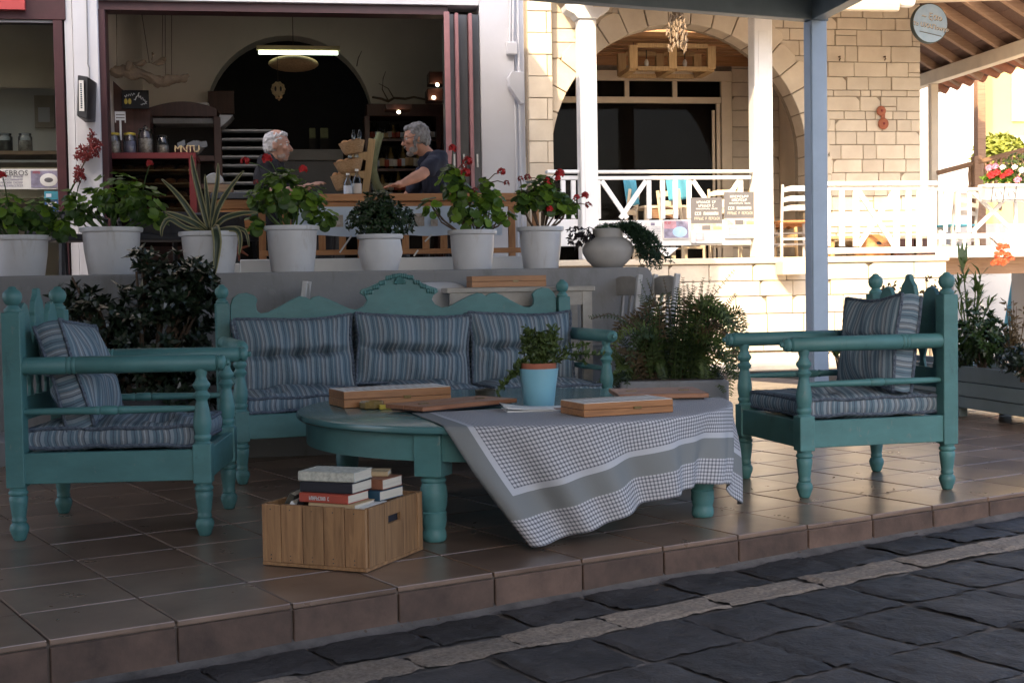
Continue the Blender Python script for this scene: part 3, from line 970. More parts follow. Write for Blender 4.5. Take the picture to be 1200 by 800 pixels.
game_box('closed wooden game box with dark clasp, on the checked cloth right of the blue pot', (.296, 5.64), (.690, 5.81), .23, .060, z=TZ + .007, top=True)
game_box('thin wooden board lying flat on the cloth near the right-hand armchair', (.50, 6.38), (.93, 6.40), .40, .032, mt='board2', thin=True, z=TZ + .007)
p = AT(631, 478, 6.22)
pot = thing('flower_pot', 'light blue glazed pot on the table holding a terracotta pot and a straggly plant', 'flower pot', (.12, 6.24, TZ))
MB().lathe([(.066, 0), (.070, .004), (.080, .09), (.092, .175), (.092, .180), (.088, .180), (.076, .10), (.062, .012), (0, .012)], n=32).build('outer_pot', M['pot_blue'], pot, smooth=40)
MB().lathe([(.060, .02), (.078, .16), (.083, .172), (.083, .205), (.076, .205), (.073, .185), (0, .180)], n=28).build('inner_pot', M['terracotta'], pot, smooth=40)
MB().lathe([(.074, .184), (.05, .190), (0, .192)], n=20).build('soil', M['soil'], pot)
a = thing('ashtray', 'small round dark ashtray on the table behind the flat board', 'ashtray', (-.135, 6.76, TZ))
MB().lathe([(.040, 0), (.052, .004), (.056, .040), (.050, .046), (.044, .040), (.040, .012), (0, .010)], n=24).build('bowl', M['ash'], a, smooth=40)
for w in range(3): MB().box(-.008, .008, .040, .058, .040, .048, Matrix.Rotation(w * 2.09, 4, 'Z')).build('rest', M['ash'], a)
a = thing('ashtray', 'amber glass ashtray in front of the long wooden box', 'ashtray', (-.66, 6.30, TZ), .35)
MB().lathe([(.042, 0), (.058, .004), (.060, .034), (.052, .038), (.044, .016), (0, .012)], n=8).build('bowl', M['brass'], a, bevel=.003)
MB().box(.02, .075, -.075, -.05, 0, .022).build('lighter', M['lid_yellow'], a, bevel=.003)
mg = thing('magazine', 'folded white magazine lying under the light blue pot on the cloth', 'magazine', (.10, 6.03, TZ + .007), .15)
MB().box(-.14, .15, -.09, .10, 0, .006).build('pages', M['paper'], mg, bevel=.001)
cv = grid(12, 4, lambda a, b: (-.15 + .22 * a, -.10 + .19 * b, .008 + .022 * (1 - a) ** 2 * (.5 + .5 * b)))
o = cv.build('cover', M['paper'], mg, smooth=60, fix=False)
md = o.modifiers.new('thickness', 'SOLIDIFY')
md.thickness = .001
MB().box(.08, .16, -.07, -.02, .0062, .0085).build('folded_sheet', M['book_brown'], mg)

# ---------------- crate of books ----------------
CF = Vector((-.545, 4.914, 0))
CLf = CF - .45 * Vector((cos(radians(-23)), sin(radians(-23)), 0))
cw, cdp, ch = .45, .46, .238
cr = thing('book_crate', 'pale pine crate on the tiles filled with stacked books', 'crate', CLf, atan2((CF - CLf).y, (CF - CLf).x))
# local x along the front (left to right), y away
def planks(n, fn):
    for i in range(n):
        o = fn(i / n, (i + 1) / n)
random.seed(9)
xs = [0, .19, .40, .60, .80, 1.0]
for a, b in zip(xs[:-1], xs[1:]):
    MB().box(cw * a + .0016, cw * b - .0016, -.0025 * random.random(), .014, .018, ch - random.uniform(0, .006)).build('plank', M['crate'], cr, bevel=.002)
    MB().box(cw * a + .0012, cw * b - .0012, cdp - .014, cdp, .018, ch - random.uniform(0, .003)).build('plank', M['crate'], cr, bevel=.0015)
ys = [0, .08, .30, .66, .92, 1.0]
for a, b in zip(ys[:-1], ys[1:]):
    y0, y1 = .015 + (cdp - .03) * a + .001, .015 + (cdp - .03) * b - .001
    pr = .004 if (a in (0, .92)) else 0
    if a == .30:                                      # the plank with the hand hole
        ym = (y0 + y1) / 2
        pl = MB()
        pl.box(cw - .014, cw, y0, y1, .018, .155).box(cw - .014, cw, y0, ym - .05, .155, .185).box(cw - .014, cw, ym + .05, y1, .155, .185).box(cw - .014, cw, y0, y1, .185, ch - .001)
        pl.build('plank', M['crate'], cr)
        MB().box(cw - .030, cw - .016, ym - .06, ym + .06, .145, .195).build('hand_hole', M['book_black'], cr)
    else:
        MB().box(cw - .014, cw + pr, y0, y1, .018, ch - random.uniform(0, .003)).build('plank', M['crate'], cr, bevel=.0015)
    MB().box(0, .014, y0, y1, .018, ch - .001).build('plank', M['crate'], cr, bevel=.0015)
MB().box(0, cw - .0005, .0005, cdp, .004, .0175).build('base_board', M['crate'], cr, bevel=.0015)
nl_ = MB()
for a in xs[:-1]:
    for z in (.03, .045, ch - .02): nl_.sph((cw * (a + .09), -.0012, z), .0028, 6, 4)
nl_.build('nails', M['iron'], cr)
for (x, y) in ((.03, .03), (cw - .03, .03), (.03, cdp - .03), (cw - .03, cdp - .03)): MB().box(x - .013, x + .013, y - .013, y + .013, .0178, ch - .012).build('corner_post', M['crate'], cr)
def book(label, x, y, z, w, d, h, rz, cover, tilt=(0, 0)):
    """spine along local x at y=0; w long, d deep, h thick"""
    loc = CLf + Matrix.Rotation(cr.rotation_euler.z, 3, 'Z') @ Vector((x, y, z))
    o = thing('book', label, 'book', loc, cr.rotation_euler.z + rz, 'books in the crate')
    o.rotation_euler = (tilt[0], tilt[1], cr.rotation_euler.z + rz)
    MB().box(.003, w - .003, .002, d - .004, .0025, h - .0025).build('pages', M['pages'], o)
    c = MB().box(0, w, 0, d, 0, .0028).box(0, w, 0, d, h - .0028, h).box(0, w, -.002, .003, .0026, h - .0026)
    c.build('cover', M[cover], o, bevel=.001)
    return o
Z0 = .185
book('thick ivory patterned book on top of the pile in the crate', .135, .05, .322, .235, .155, .037, .06, 'book_ivory')
book('black hardback under the ivory patterned book', .145, .045, .282, .225, .155, .039, .0, 'book_black')
o = book('orange red paperback with grey lettering under the black hardback', .150, .03, .247, .215, .150, .034, -.04, 'book_red')
scrawl(o, .045, .135, -.0032, .017, .014, 11, M['chalk'], 'spine_lettering')
book('tan book lying flat under the orange red paperback', .19, .03, .212, .20, .15, .034, -.02, 'book_tan')
book('brown hardback with pale pages at the back right of the crate', .255, .215, .275, .155, .150, .040, -.05, 'book_brown')
book('dark blue hardback under the brown one at the right of the crate', .245, .20, .236, .165, .165, .038, -.1, 'book_blue')
book('dark book leaning at the left end of the crate, tan spine up', .055, .06, .155, .018 + .1, .20, .026, pi / 2 * .15, 'book_dark', (0, -1.1))
book('olive dark book leaning second from the left in the crate', .10, .055, .155, .12, .20, .028, pi / 2 * .15, 'book_black', (0, -1.0))
book('tan paperback standing at the back left of the crate', .10, .25, .17, .10, .10, .10, .2, 'book_tan', (0, -.2))
book('white paperback wedged upright at the front left of the crate', .085, .025, .16, .09, .10, .018, .2, 'paper', (0, -1.05))
book('small tan paperback lying askew on the brown hardback', .275, .25, .3155, .12, .10, .018, .35, 'book_tan')
book('worn olive book slid between the pile and the crate front', .03, .20, .20, .19, .13, .03, .5, 'book_dark', (.1, -.15))
book('slim pale booklet lying near the right side of the crate', .36, .06, .222, .06, .16, .012, .0, 'paper')
# ---------------- canopy over the terrace ----------------
def tri(name, label, cat, group=None): return thing(name, label, cat, (0, 0, 0), 0, group)
PC = Vector((2.71, 12.0, 0))
bd = Vector((sin(radians(66)), cos(radians(66)), 0))
sd = Vector((sin(radians(9)), -cos(radians(9)), 0))
can = thing('canopy', 'slate blue wooden canopy roof over the terrace on a pale blue post', 'canopy', PC)
zb = 3.31
def rel(v, z): return (v.x, v.y, z)
MB().bar(rel(-bd * 9.5, zb + .09), rel(bd * .10, zb + .09), .12, .18).build('back_beam', M['beamblue'], can, bevel=.004)
MB().bar(rel(sd * .065, zb + .09), rel(sd * 8.4, zb + .09), .12, .18).build('side_beam', M['beamblue'], can, bevel=.004)
px0 = Matrix.Rotation(atan2(bd.y, bd.x), 4, 'Z')
MB().box(-.082, .082, -.06, .06, -.02, zb - .001, px0).build('post', M['postblue'], can, bevel=.006)
MB().box(.0835, .089, -.045, .045, .05, zb - .05, px0).build('post_batten', M['postblue'], can)
MB().box(-.089, -.0835, -.045, .045, .05, zb - .05, px0).build('post_batten', M['postblue'], can)
# roof boards laid between the beams
n = 26
for i in range(n):
    a, b = i / n, (i + 1) / n
    L = 8.6
    y0, y1 = L * a + .004, L * b - .004
    c0, c1 = sd * y0, sd * y1
    vs = []
    for z in (zb + .185, zb + .205):
        for c, w in ((c0, .18), (c1, .18)):
            vs += [rel(c + bd * w, z), rel(c - bd * 10.5, z)]
    MB().add(vs, [(0, 1, 3, 2), (4, 6, 7, 5), (0, 4, 5, 1), (2, 3, 7, 6), (0, 2, 6, 4), (1, 5, 7, 3)]).build('roof_board', M['beamblue'], can)

# ---------------- low wall with flower pots ----------------
WZ, WD = 1.155, 9.15
u1, _ = B(765, 330, WD)
lw = bthing('garden_wall', 'low grey painted wall with rounded end carrying a row of white flower pots', 'wall', 0, WD, 0)
R = .07
prof = [(-7.5, -.05), (-7.5, WZ), (u1 - R, WZ)] + [(u1 - R + R * sin(a * pi / 12), WZ - R + R * cos(a * pi / 12)) for a in range(1, 7)] + [(u1, -.05)]
MB().prism(prof, WD, WD + .44, 'xz').build('wall', M['wall_grey'], lw, bevel=.012, seg=2)
MB().box(-4.0, u1 - .12, WD - .62, WD + .002, -.02, .15).build('step', M['wall_grey'], lw, bevel=.008)

# table and chairs between the sofa and the wall
def on_wallstrip(px, py, D): return B(px, py, D)
U0, Zt = B(520, 331, 8.75)
U1_, _ = B(690, 331, 8.75)
Zt = 1.03
bt = bthing('side_table', 'tall grey wooden table behind the sofa, a wooden box lying on it', 'table', (U0 + U1_) / 2, 8.82, .15)
MB().box(U0, U1_, 8.56, 9.10, Zt - .032, Zt).build('tabletop', M['pale_board'], bt, bevel=.004)
for x in (U0 + .05, U1_ - .05):
    for y in (8.60, 9.06): MB().box(x - .03, x + .03, y - .03, y + .03, .15, Zt - .03).build('leg', M['pale_board'], bt)
for y in (8.585, 9.075): MB().box(U0 + .08, U1_ - .08, y - .01, y + .01, Zt - .12, Zt - .033).build('apron', M['pale_board'], bt)
a0, a1 = B(553, 329, 8.62), B(640, 314.5, 8.62)
q0, q1 = bw(a0[0], 8.62, 0), bw(a1[0], 8.62, 0)
game_box('closed wooden game box on the tall grey table, just under the white pots', (q0.x, q0.y), (q1.x, q1.y), .28, .075, z=Zt + .001)
def grey_chair(name, label, U, D, rz, hgt=1.10, group='grey wooden chairs by the wall', cat='chair', mt=None):
    """facing +x locally, floor at the step"""
    t = thing(name, label, cat, bw(U, D, .15), rz, group)
    mt = mt or M['grey_chair']
    h = hgt - .15
    for s in (-1, 1):
        MB().bar((-.20, s * .19, 0), (-.215, s * .19, .45), .034, .034, (1, 0, 0)).bar((-.215, s * .19, .45), (-.285, s * .19, h), .034, .034, (1, 0, 0)).build('rear_post', mt, t, bevel=.004)
        MB().bar((.20, s * .19, 0), (.20, s * .19, .44), .036, .036, (1, 0, 0)).build('leg', mt, t, bevel=.004)
        MB().bar((-.2, s * .19, .20), (.2, s * .19, .20), .02, .03).build('stretcher', mt, t)
    MB().box(-.225, .225, -.215, .215, .44, .475).build('seat', mt, t, bevel=.008)
    MB().prism([(-.172, h - .14), (.172, h - .14), (.172, h - .025), (.08, h - .01), (-.08, h - .01), (-.172, h - .025)], -.289, -.267, 'yz').build('top_rail', M['pale_board'], t, bevel=.004)
    MB().box(-.257, -.240, -.172, .172, h - .42, h - .37).build('back_rail', mt, t, bevel=.003)
    for y in (-.06, .06): MB().bar((-.248, y, h - .38), (-.278, y, h - .13), .03, .014, (1, 0, 0)).build('back_slat', mt, t)
    return t
u, _ = B(698, 330, 8.85)
grey_chair('wooden_chair', 'grey washed wooden chair right of the sofa, the left one of two side by side', u - .02, 8.95, radians(200))
u, _ = B(727, 330, 8.80)
grey_chair('wooden_chair', 'grey washed wooden chair beside the fern, at the end of the grey wall', u + .02, 8.72, radians(196))
u, _ = B(308, 345, 8.9)
grey_chair('wooden_chair', 'striped grey wooden chair peeking above the left end of the sofa back', u, 8.80, radians(185), 1.09)
# white moulded chair behind the sofa crest
u, z = B(517, 335, 8.62)
pc = thing('plastic_chair', 'pale grey moulded chair whose rounded back shows beside the sofa crest', 'chair', bw(u, 8.62, .15), radians(-81))
sh_ = grid(12, 10, lambda a, b: (-.22 + .10 * b * b * -1 + .05 * (2 * a - 1) ** 2, (a - .5) * (.42 - .12 * max(0, b - .7)), .42 + .50 * b - .04 * b * (2 * a - 1) ** 4))
o = sh_.build('backrest', M['pot'], pc, smooth=60, fix=False)
o.modifiers.new('t', 'SOLIDIFY').thickness = .012
MB().box(-.23, .22, -.21, .21, .40, .425).build('seat', M['pot'], pc, bevel=.01)
for x in (-.2, .19):
    for y in (-.18, .18): MB().cyl((x, y, 0), (x, y, .40), .014).build('leg', M['grey_metal'], pc)

# ---------------- cafe building ----------------
FD = 11.5
VF = 1.12
cafe = bthing('cafe_building', 'lilac white cafe front with wide open doorway and dim interior behind the flower pots', 'building', 0, FD, 0)
def part(mb, name, mt, parent=None, **kw): return mb.build(name, mt, parent or cafe, **kw)
TOPZ = 4.5
def col_(x0, x1, D, t, z0, z1, y=150):                   # wall piece between two pixel columns
    a, b = B(x0, y, D)[0], B(x1, y, D)[0]
    return MB().box(a, b, D, D + t, z0, z1)
part(col_(79, 88, FD + .02, .4, VF, TOPZ), 'pier', M['cafe_white'])
part(col_(88.5, 118, FD - .03, .45, VF, TOPZ), 'pier', M['cafe_white'], bevel=.006)
part(col_(564, 604, FD, .5, VF - .9, TOPZ), 'pier', M['cafe_white'], bevel=.004)
part(col_(604.5, 615.5, FD + .05, 4.0, VF - .9, TOPZ), 'corner', M['cafe_white'])
zl = B(320, 13, FD)[1]
zt = B(320, 3, FD)[1]
part(col_(118.5, 563.5, FD, .3, zt + .003, TOPZ), 'upper_wall', M['cafe_white'])
part(col_(118.5, 527, FD + .05, .2, zl, zt), 'lintel', M['maroon'])
part(col_(118.5, 126.5, FD + .01, .2, VF, zl - .002), 'door_jamb', M['maroon'], bevel=.004)
# left shop window
a, b = B(-70, 22, FD), B(76, 0, FD)
wz0, wz1 = B(30, 320, FD)[1], B(30, 23, FD)[1]
win = part(MB().box(-7.2, b[0], FD + .0, FD + .25, wz1 + .001, TOPZ), 'window_frame', M['maroon'], bevel=.004)
part(col_(65.5, 76.5, FD + .002, .2, VF, wz1, 150), 'window_jamb', M['maroon'], bevel=.004)
part(MB().box(-7.2, B(65, 150, FD)[0], FD + .06, FD + .066, VF + .02, wz1), 'pane', M['pane'])
xl = B(65, 150, FD)[0]
zz = B(30, 21.5, FD)[1]
part(MB().box(-7.2, xl, FD + .02, FD + .05, wz1 - .02, wz1 - .001), 'bead', M['wall_grey'])
part(MB().box(-7.2, xl, FD + .9, FD + .95, B(30, 103, FD + .9)[1], TOPZ), 'roller_blind', M['soffit'])
part(MB().box(-7.2, xl + .3, FD + 1.3, FD + 1.4, VF, TOPZ), 'inner_wall', M['white'])
zs = B(30, 180, FD + .35)[1]
part(MB().box(-7.2, xl, FD + .12, FD + .60, zs - .03, zs), 'shelf', M['rough_wood'])
part(MB().box(-7.2, xl, FD + .10, FD + .62, B(30, 195, FD)[1] - .25, B(30, 195, FD)[1] - .0), 'counter', M['cream'])
part(MB().box(-7.2, xl, FD + .62, FD + .66, VF, zs - .05), 'counter_back', M['floor_in'])
# interior shell
X0, X1 = B(95, 150, FD)[0], B(600, 150, FD)[0]
IB = 15.3
part(MB().box(X0, X0 + .1, FD + .3, IB, VF, TOPZ), 'side_wall', M['cafe_in'])
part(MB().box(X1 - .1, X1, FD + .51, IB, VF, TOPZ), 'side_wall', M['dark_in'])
part(MB().box(-7.2, X1, FD + .3, IB + 2.6, TOPZ, TOPZ + .1), 'ceiling', M['cafe_in'])
part(MB().box(-7.3, -7.2, FD, IB, 0, TOPZ), 'side_wall', M['cafe_in'])
part(MB().box(-7.3, X1 + .15, FD - .05, IB + 2.7, TOPZ + .101, TOPZ + 1.37), 'roof_slab', M['cafe_white'])
part(MB().box(-7.2, X1, 10.66, IB + 2.6, VF - .1, VF), 'floor', M['floor_in'])
cx_, cz_ = B(340, 139, IB)
rr_ = B(437, 139, IB)[0] - cx_
arch = [(cx_ + rr_ * cos(pi * i / 24), cz_ + rr_ * sin(pi * i / 24)) for i in range(25)]
outl = [(cx_ - rr_, VF)] + list(reversed(arch)) + [(cx_ + rr_, VF), (X1, VF), (X1, TOPZ), (X0, TOPZ), (X0, VF)]
part(MB().prism(outl, IB, IB + .35, 'xz'), 'arched_wall', M['cafe_in'])
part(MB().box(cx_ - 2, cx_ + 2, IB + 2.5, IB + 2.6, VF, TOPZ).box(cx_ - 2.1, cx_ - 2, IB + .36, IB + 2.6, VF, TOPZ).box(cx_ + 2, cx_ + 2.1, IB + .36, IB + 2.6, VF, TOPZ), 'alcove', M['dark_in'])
# veranda edge
zk = B(450, 302, 10.2)[1]
xk0, xk1 = B(281, 300, 10.2)[0], B(640, 300, 10.2)[0]
kerb = bthing('veranda_kerb', 'white painted veranda kerb behind the row of pots carrying the wooden rail', 'kerb', 0, 10.2, VF - .1)
MB().box(xk0, xk1, 10.2, 10.64, VF - .5, zk).build('kerb', M['white'], kerb, bevel=.006)
MB().box(B(190, 300, 10.25)[0], xk0 - .004, 10.25, 10.64, VF - .5, B(240, 309, 10.25)[1]).build('end_block', M['white'], kerb, bevel=.006)
MB().box(-7.3, xk0 - .5, 9.62, 10.655, VF - .5, VF + .03).build('paving', M['floor_in'], kerb)
# folding doors stacked at the right jamb
fd = bthing('folding_door', 'folded stack of dark door leaves with faded pink edges at the right of the doorway', 'door', B(540, 200, FD)[0], FD, VF)
for (x0, x1, mt, d0, d1) in [(521, 527.5, 'pink_edge', -.10, -.06), (528, 534, 'door_grey', .0, .55), (534.5, 538.5, 'pink_edge', -.05, .5), (539, 550, 'door_grey', .02, .55), (550.5, 554.5, 'pink_edge', -.05, .5), (555, 563.5, 'door_grey', .01, .55)]:
    a, b = B(x0, 150, FD)[0], B(x1, 150, FD)[0]
    lf = MB().box(a, b, FD + d0, FD + d1 - (.0 if mt == 'door_grey' else .02), VF + .02, zl - .004).build('door_leaf', M[mt], fd, bevel=.003)
    if mt == 'door_grey': MB().box(a + .02, a + .035, FD - .012, FD + .02, 2.05, 2.16).build('handle', M['grey_metal'], lf)
# services on the pier
pp = MB()
for x in (598, 601.5, 607.5):
    a = B(x, 100, FD)[0]
    zb_ = {598: B(598, 50, FD)[1], 601.5: B(601, 52, FD)[1], 607.5: VF}[x]
    pp.tube([(a, FD - .014, TOPZ), (a + .01, FD - .014, zb_ + .4), (a, FD - .014, zb_)], .012, 8)
part(pp, 'conduit', M['cafe_white'], smooth=60)
part(MB().pbox(593.5, 49, 606.5, 64, FD - .05, .05), 'junction_box', M['cafe_white'], bevel=.008)
a, b = B(594, 124, FD), B(612, 87, FD)
mbx = [(a[0] + .11, a[1]), (b[0], a[1] + .005), (b[0], b[1]), (a[0] + .03, b[1] + .01), (a[0], b[1] - .05), (a[0] + .005, b[1] - .12)]
part(MB().prism(mbx, FD - .11, FD - .001, 'xz'), 'meter_box', M['cafe_white'], bevel=.006)
pp = MB()
a = B(604, 130, FD)[0]
pp.tube([(a, FD - .012, B(604, 124, FD)[1]), (a, FD - .012, VF - .3)], .010, 8)
part(pp, 'conduit', M['cafe_white'], smooth=60)

# wooden rail in front of the men
RD = 10.30
rl = bthing('wooden_rail', 'orange pine rail with square balusters and pale blue cloth panel on the white kerb', 'railing', B(450, 260, RD)[0], RD, zk)
zr1, zr0 = B(450, 227.5, RD)[1], B(450, 236, RD)[1]
xr0, xr1 = B(303, 260, RD)[0], B(655, 260, RD)[0]
MB().box(xr0, xr1, RD - .05, RD + .28, zr0, zr1).build('top_plank', M['orange_wood'], rl, bevel=.004)
MB().box(xr0 + .02, xr1 - .02, RD, RD + .03, B(450, 243, RD)[1], zr0 - .004).build('upper_plank', M['orange_wood'], rl, bevel=.003)
zb0, zb1 = B(450, 298, RD)[1], B(450, 292, RD)[1]
MB().box(xr0, xr1, RD, RD + .045, zb0, zb1).build('bottom_plank', M['orange_wood'], rl, bevel=.003)
for x in (307, 336, 377, 401, 424, 449, 475, 499, 520, 545, 570, 600, 628):
    a = B(x, 260, RD)[0]
    w = .026 if x not in (336, 424) else .034
    MB().box(a - w, a + w, RD + .004, RD + .040, (zb1 + .001) if x not in (307, 424, 600) else zk, B(450, 243, RD)[1] + .02).build('baluster', M['orange_woodz'], rl, bevel=.002)
cl = MB()
ca, cb = B(345, 276, RD)[0], B(588, 243, RD)[0]
z0_, z1_ = B(450, 276, RD)[1], B(450, 242, RD)[1]
bn = grid(50, 4, lambda a, b: (ca + (cb - ca) * a, RD - .012 + .006 * sin(a * 40) * (1 - b), z0_ + (z1_ - z0_) * b + .008 * sin(a * 17) * (1 - b)))
bo = bn.build('cloth_panel', M['sky_cloth'], rl, smooth=60, fix=False)
for (x0, y0, x1, y1) in [(389, 252, 402, 266), (486, 250, 497, 265), (505, 257, 513, 265), (552, 252, 564, 265)]:
    MB().pbox(x0, y0, x1, y1, RD - .022, .003).build('printed_patch', M['poster_tan'], bo)
for (x0, y0, x1, y1) in [(412, 276, 398, 296), (506, 275, 498, 283), (490, 293, 485, 300)]:
    p, q = B(x0, y0, RD - .02), B(x1, y1, RD - .02)
    MB().bar((p[0], RD - .02, p[1]), (q[0], RD - .02, q[1]), .012, .004, (0, 1, 0)).build('cloth_tie', M['paper'], rl)
# pine counter seen behind the agave
pb = bthing('pine_counter', 'stacked orange pine boards of the counter behind the agave, dark top', 'counter', B(283, 250, 10.9)[0], 10.9, VF)
xa, xb = B(252, 250, 10.9)[0], B(300, 250, 10.9)[0]
for i, (y0, y1) in enumerate([(277, 268), (267, 258), (257, 246), (245, 234)]):
    MB().box(xa, xb, 10.9 + .004 * i, 11.2, B(275, y0, 10.9)[1], B(275, y1, 10.9)[1]).build('plank', M['orange_wood'], pb, bevel=.003)
MB().box(xa - .03, xb + .3, 10.88, 11.22, B(275, 233, 10.9)[1], B(275, 226, 10.9)[1]).build('counter_top', M['door_grey'], pb, bevel=.004)
MB().box(xa, xb, 10.92, 11.2, VF, B(275, 278, 10.9)[1]).build('base', M['dark_in'], pb)
dm = bthing('scale_dial', 'pale round topped tray standing on a tan box behind the agave', 'tray', B(251, 210, 11.05)[0], 11.05, B(251, 216, 11.05)[1])
p = B(251, 215, 11.05)
r_ = B(263, 215, 11.05)[0] - p[0]
MB().prism([(p[0] + r_ * cos(pi * i / 14), p[1] + r_ * 1.05 * sin(pi * i / 14)) for i in range(15)], 11.05, 11.09, 'xz').build('dome', M['grey_metal'], dm, bevel=.004)
MB().pbox(240, 216, 272, 225, 11.0, .25).build('box', M['rough_wood'], dm)

# pastry case with jars
CD = 11.9
case = bthing('pastry_case', 'red framed glass pastry case with shelves of buns inside the doorway', 'display case', B(178, 260, CD)[0], CD, VF)
ca, cb = B(122, 200, CD)[0], B(230, 200, CD)[0]
cz1 = B(178, 179, CD)[1]
MB().box(ca, cb, CD, CD + .5, cz1 - .05, cz1).build('top', M['red_case'], case, bevel=.003)
MB().box(cb - .06, cb, CD + .001, CD + .06, VF, cz1 - .051).build('post', M['red_case'], case, bevel=.003)
MB().box(ca, ca + .05, CD + .001, CD + .06, VF, cz1 - .051).build('post', M['red_case'], case, bevel=.003)
MB().box(ca, cb, CD + .46, CD + .5, VF, cz1 - .051).build('back', M['mahog'], case)
MB().box(ca + .055, cb - .065, CD + .02, CD + .025, VF + .3, cz1 - .052).build('pane', M['pane_dark'], case)
random.seed(21)
for y in (198, 214, 229, 243):
    z = B(178, y, CD)[1]
    shf = MB().box(ca + .052, cb - .062, CD + .03, CD + .455, z - .012, z).build('shelf', M['pale_wood'], case)
    for i in range(7):
        x = ca + .10 + (cb - ca - .2) * (i + random.uniform(-.2, .2)) / 6.5
        if random.random() < .8: MB().sph((x, CD + .12 + random.uniform(0, .1), z + .022), (.05, .04, .028), 10, 6).build('bun', M['bread'], case, smooth=80)
def jar(label, px, r, y0, y1, lid, group='glass jars on the pastry case', D=CD + .2, fill='jar_fill', fr=.75, name='glass_jar'):
    p0, p1 = B(px, y0, D), B(px, y1, D)
    h = p1[1] - p0[1]
    t = bthing(name, label, 'jar', p0[0], D, cz1 + .001 if D == CD + .2 else p0[1], group)
    BASE[t.name] = Vector((0, 0, 0))
    MB().lathe([(r * .92, 0), (r, .012), (r, h * .78), (r * .82, h * .86), (r * .82, h * .90)], n=18).build('jar_body', M['jar'], t, smooth=50)
    MB().lathe([(r * .86, .006), (r * .92, .02), (r * .92, h * fr * .8), (0, h * fr * .82)], n=14).build('contents', M[fill], t, smooth=50)
    l = MB().lathe([(r * .84, h * .88), (r * .88, h * .90), (r * .88, h * .97), (r * .5, h), (0, h)], n=18).build('lid', M[lid], t, smooth=40)
    return t
jar('glass jar with yellow lid at the left end of the pastry case', 134, .058, 177, 151, 'lid_yellow', fill='jar_fill')
jar('glass jar with yellow lid and blue contents, second from the left on the pastry case', 152.5, .058, 177, 151, 'lid_yellow', fill='poster_mauve')
k = jar('tall glass jar with knobbed glass lid on the pastry case', 171, .066, 177, 146, 'jar')
MB().sph((0, 0, .235), .020, 10, 6).build('knob', M['jar'], k, smooth=80)
jar('open glass jar of brown sweets, rightmost on the pastry case', 191, .055, 177, 154, 'jar', fr=.6)
lf = bthing('slotted_spatula', 'pale slotted spatula standing in a jar with yellow lid', 'spatula', B(141, 150, CD + .2)[0], CD + .2, B(141, 150, CD + .2)[1])
p, q = B(135, 148, CD + .2), B(147, 131, CD + .2)
for i in range(3):
    z0_, z1_ = p[1] + .05 + i * .025, p[1] + .05 + i * .025 + .018
    MB().box(p[0], q[0], CD + .195, CD + .2, z0_, z1_).build('blade_bar', M['grey_metal'] if False else M['paper'], lf)
MB().box(p[0], p[0] + .008, CD + .193, CD + .202, p[1] + .03, q[1]).box(q[0] - .008, q[0], CD + .193, CD + .202, p[1] + .03, q[1]).box(p[0], q[0], CD + .193, CD + .202, q[1] - .02, q[1]).build('blade_rim', M['paper'], lf)
MB().box((p[0] + q[0]) / 2 - .008, (p[0] + q[0]) / 2 + .008, CD + .196, CD + .204, p[1] - .12, p[1] + .05).build('handle', M['paper'], lf)
gl = bthing('letter_ornament', 'row of small gilded wooden letters on the right of the pastry case', 'ornament', B(220, 180, CD + .05)[0], CD + .05, cz1)
x0, x1 = B(205, 178, CD + .05)[0], B(234, 178, CD + .05)[0]
for i, ch in enumerate('MNTU'):
    text(ch, .085, M['gold'], gl, (x0 + (x1 - x0) * (i + .5) / 4, CD + .05, cz1 + .034), depth=.02, name='letter')
ms = bthing('serving_bowl', 'dark bowl with crumpled blue napkin behind the gilded letters', 'bowl', B(222, 172, CD + .3)[0], CD + .3, cz1)
BASE[ms.name] = Vector((0, 0, 0))
MB().lathe([(.05, 0), (.10, .03), (.13, .07), (.12, .07), (.04, .02), (0, .02)], n=18).build('bowl', M['grey_metal'], ms, smooth=50)
nk = MB()
rn = random.Random(2)
for i in range(12):
    a = Vector((rn.uniform(-.1, .1), rn.uniform(-.06, .06), .06))
    nk.quad(a, a + Vector((.06, .02, .03)), a + Vector((.05, .05, .08)), a + Vector((-.01, .03, .05)))
nk.build('napkin', M['door_grey'], ms)

# mahogany dresser behind
DD = 13.2
dr = bthing('dresser', 'dark mahogany dresser with curved top standing against the left interior wall', 'dresser', B(210, 200, DD)[0], DD, VF)
xa, xb = B(176, 200, DD)[0], B(256, 200, DD)[0]
zt_ = B(210, 124, DD)[1]
MB().prism([(xa, zt_ - .10), (xb, zt_ - .10), (xb, zt_ - .02)] + [(xb + (xa - xb) * i / 10, zt_ - .02 + .06 * sin(pi * i / 10)) for i in range(1, 10)] + [(xa, zt_ - .02)], DD, DD + .4, 'xz').build('pediment', M['mahog'], dr, bevel=.004)
for x in (xa, xb): MB().box(x - .035, x + .035, DD, DD + .07, VF, zt_ - .101).build('post', M['mahog'], dr, bevel=.004)
MB().box(xa, xb, DD + .36, DD + .4, VF, zt_ - .10).build('back', M['dark_in'], dr)
for y, mt in ((138, 'wall_grey'), (182, 'mahog'), (215, 'mahog')):
    z = B(210, y, DD)[1]
    MB().box(xa + .036, xb - .036, DD + .04, DD + .36, z - .05, z).build('shelf', M[mt], dr)
MB().pbox(232, 120.5, 244, 123, DD + .1, .2).build('card', M['paper'], dr)
sg = bthing('grey_shelf', 'short pale grey shelf board between the dresser and the dark arch', 'shelf', B(264, 140, DD)[0], DD, B(264, 146, DD)[1])
p, q = B(257.5, 150, DD), B(273, 135, DD)
MB().prism([(p[0], p[1]), (q[0] - .03, q[1] - .04), (q[0], q[1]), (p[0], q[1])], DD, DD + .3, 'xz').build('board', M['grey_metal'], sg)
